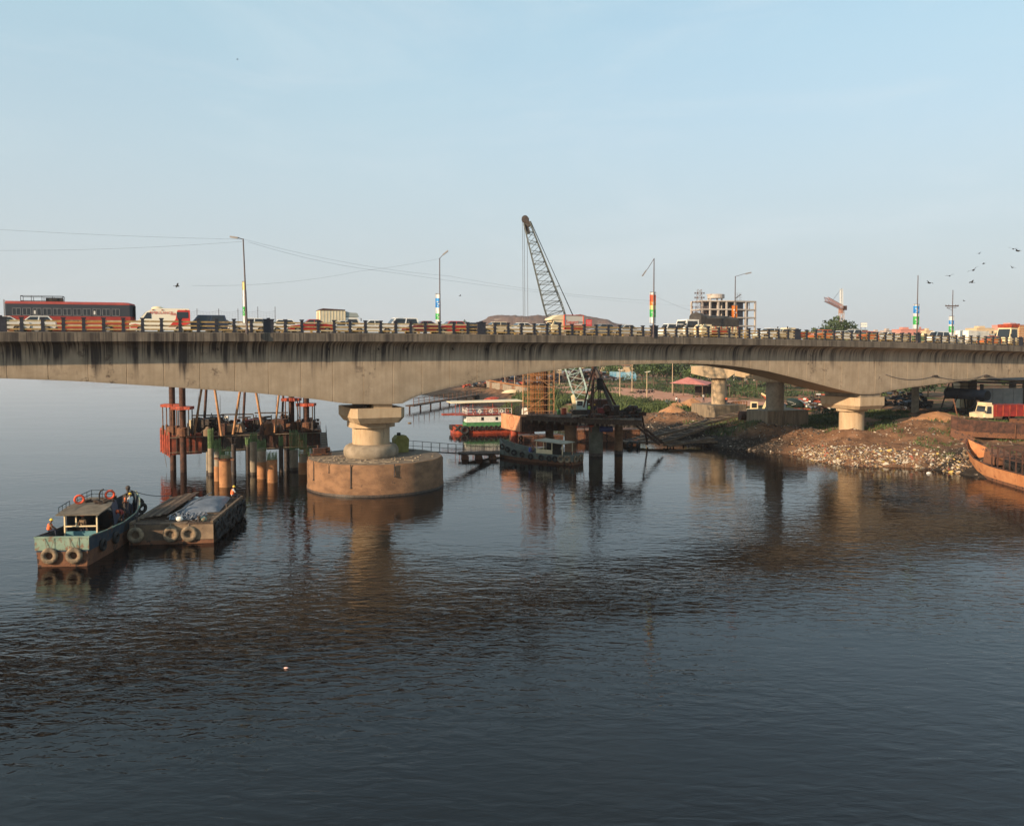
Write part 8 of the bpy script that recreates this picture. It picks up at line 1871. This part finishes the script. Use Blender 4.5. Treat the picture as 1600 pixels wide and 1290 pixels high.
# loosely shaped parallel deck, added to shade the yard behind the right hand span
def shade_deck():
    z1, z0 = 11.9, 9.75; e = thing('shade_deck', 'low dark parallel bridge deck on round columns added to shade the yard behind the right span', 'bridge', B2W(100,17,0), BETA)
    for k in range(5):
        g = MB(); a = k*13.0; g.box((a+.03,0,z1-.35),(a+12.97,13,z1)); part(e, 'deck_slab', g, M['pierd'])
        for t_ in (.8,4.6,8.4,12.0): g = MB(); g.box((a+.05,t_-.3,z0),(a+12.95,t_+.3,z1-.35)); part(e, 'girder', g, mat('dark deck concrete', (.075,.068,.06), (.12,.105,.09), .8, .9))  # girders in a darker concrete tone than the slab
        if k % 2 == 0: continue
        p = B2W(100+a, 23.5); gl = ground(p.x,p.y)
        g = MB(); g.box((a-.6,-.2,z0-.9),(a+.6,13.2,z0)); part(e, 'cross_head', g, M['pierd'])
        for t_ in (2.5,10.5): g = MB(); g.tube((a,t_,gl-1.5),(a,t_,z0-.9),.6,n=20); part(e, 'column', g, M['pierd'], smooth=True)
shade_deck()
# far embankment wall, jetty with red rails
def jetty():
    a, b = onz(640,634,1.2), onz(772,612,1.2); e = thing('jetty', 'long low jetty with thin red railing posts running along the far shore', 'jetty', a); d = b-a; n = 20; pr = d.cross(Vector((0,0,1))).normalized()
    g = MB(); g.beam((0,0,0), d, 2.2, .3); part(e, 'deck', g, M['woodd'])
    for k in range(n+1):
        p = d*k/n; g = MB(); g.tube(p+pr*1.0, p+pr*1.0+Vector((0,0,1.9)), .08, n=6); part(e, 'rail_post', g, M['rust'])
        if k % 2 == 0: g = MB(); g.tube(p-Vector((0,0,2.4)), p, .2, n=8); part(e, 'pile', g, M['rustd'])
    g = MB()
    for z in (.9,1.8): g.tube(pr*1.0+Vector((0,0,z)), d+pr*1.0+Vector((0,0,z)), .06, n=5)
    part(e, 'handrail', g, M['rust'])
jetty()
def embank():
    a, b = gpx(752, 268), gpx(822, 214); e = thing('retaining_wall', 'weathered retaining wall above the far shore behind the ferry', 'wall', a); d = b-a; d.z = 0
    n = 16
    for k in range(n):
        p, q = d*(k+.02)/n, d*(k+.98)/n; g = MB(); g.beam(p+Vector((0,0,.2)), q+Vector((0,0,.2)), .8, 4.4+.3*math.sin(k)); part(e, 'wall_panel', g, M['pierd' if k % 4 else 'caisson'])
    g = MB(); g.beam(Vector((0,-.2,2.7)), d+Vector((0,-.2,2.7)), .5, .35); part(e, 'coping', g, M['rebarrust'])
embank()
heap('scrap_heap', 'huts and stacked goods along the far shore left of the rebar cage', 785, 262, 26, 8, 5.4, 260, ['rustd','darksteel','bluehull','orange','tarp','woodd'], 41, sz=(.4,1.4))
heap('scrap_heap', 'dark huts and stacked goods behind the crane boom', 905, 288, 34, 8, 6.0, 300, ['rustd','darksteel','tarp','black','woodd'], 42, sz=(.4,1.6))
for i, (x, Y, lb) in enumerate(((771,225,'orange overturned boat on the far shore behind the ferry'),(800,222,'second upturned boat beside the orange one on the far shore'))):
    c = gpx(x, Y, .3); g = MB(); g.loft([[(-3+6*k/8, w*math.cos(q), .9*w*max(0,math.sin(q))) for q in np.linspace(0,math.pi,7)] for k, w in enumerate((.05,.5,.8,.95,1,.95,.8,.5,.05))], closed=True); o = solo('upturned_boat', g, M['orange' if i == 0 else 'cream'], lb, 'boat', 'upturned boats', smooth=True); o.location = c; o.rotation_euler.z = .3

# ================================================================== 0.00014
mb = MB(); mb.box((-2600, -260, -3), (2600, 2600, 95))
hz = bpy.data.materials.new('haze air'); hz.use_nodes = True; t = hz.node_tree; t.nodes.remove(t.nodes['Principled BSDF'])
pv = t.nodes.new('ShaderNodeVolumePrincipled'); pv.inputs['Density'].default_value = 0.00014; pv.inputs['Color'].default_value = (.92, .90, .94, 1); pv.inputs['Anisotropy'].default_value = .2
t.links.new(pv.outputs[0], t.nodes['Material Output'].inputs['Volume'])
solo('haze', mb, hz, 'thin pale morning haze in the air over the river', kind='stuff')
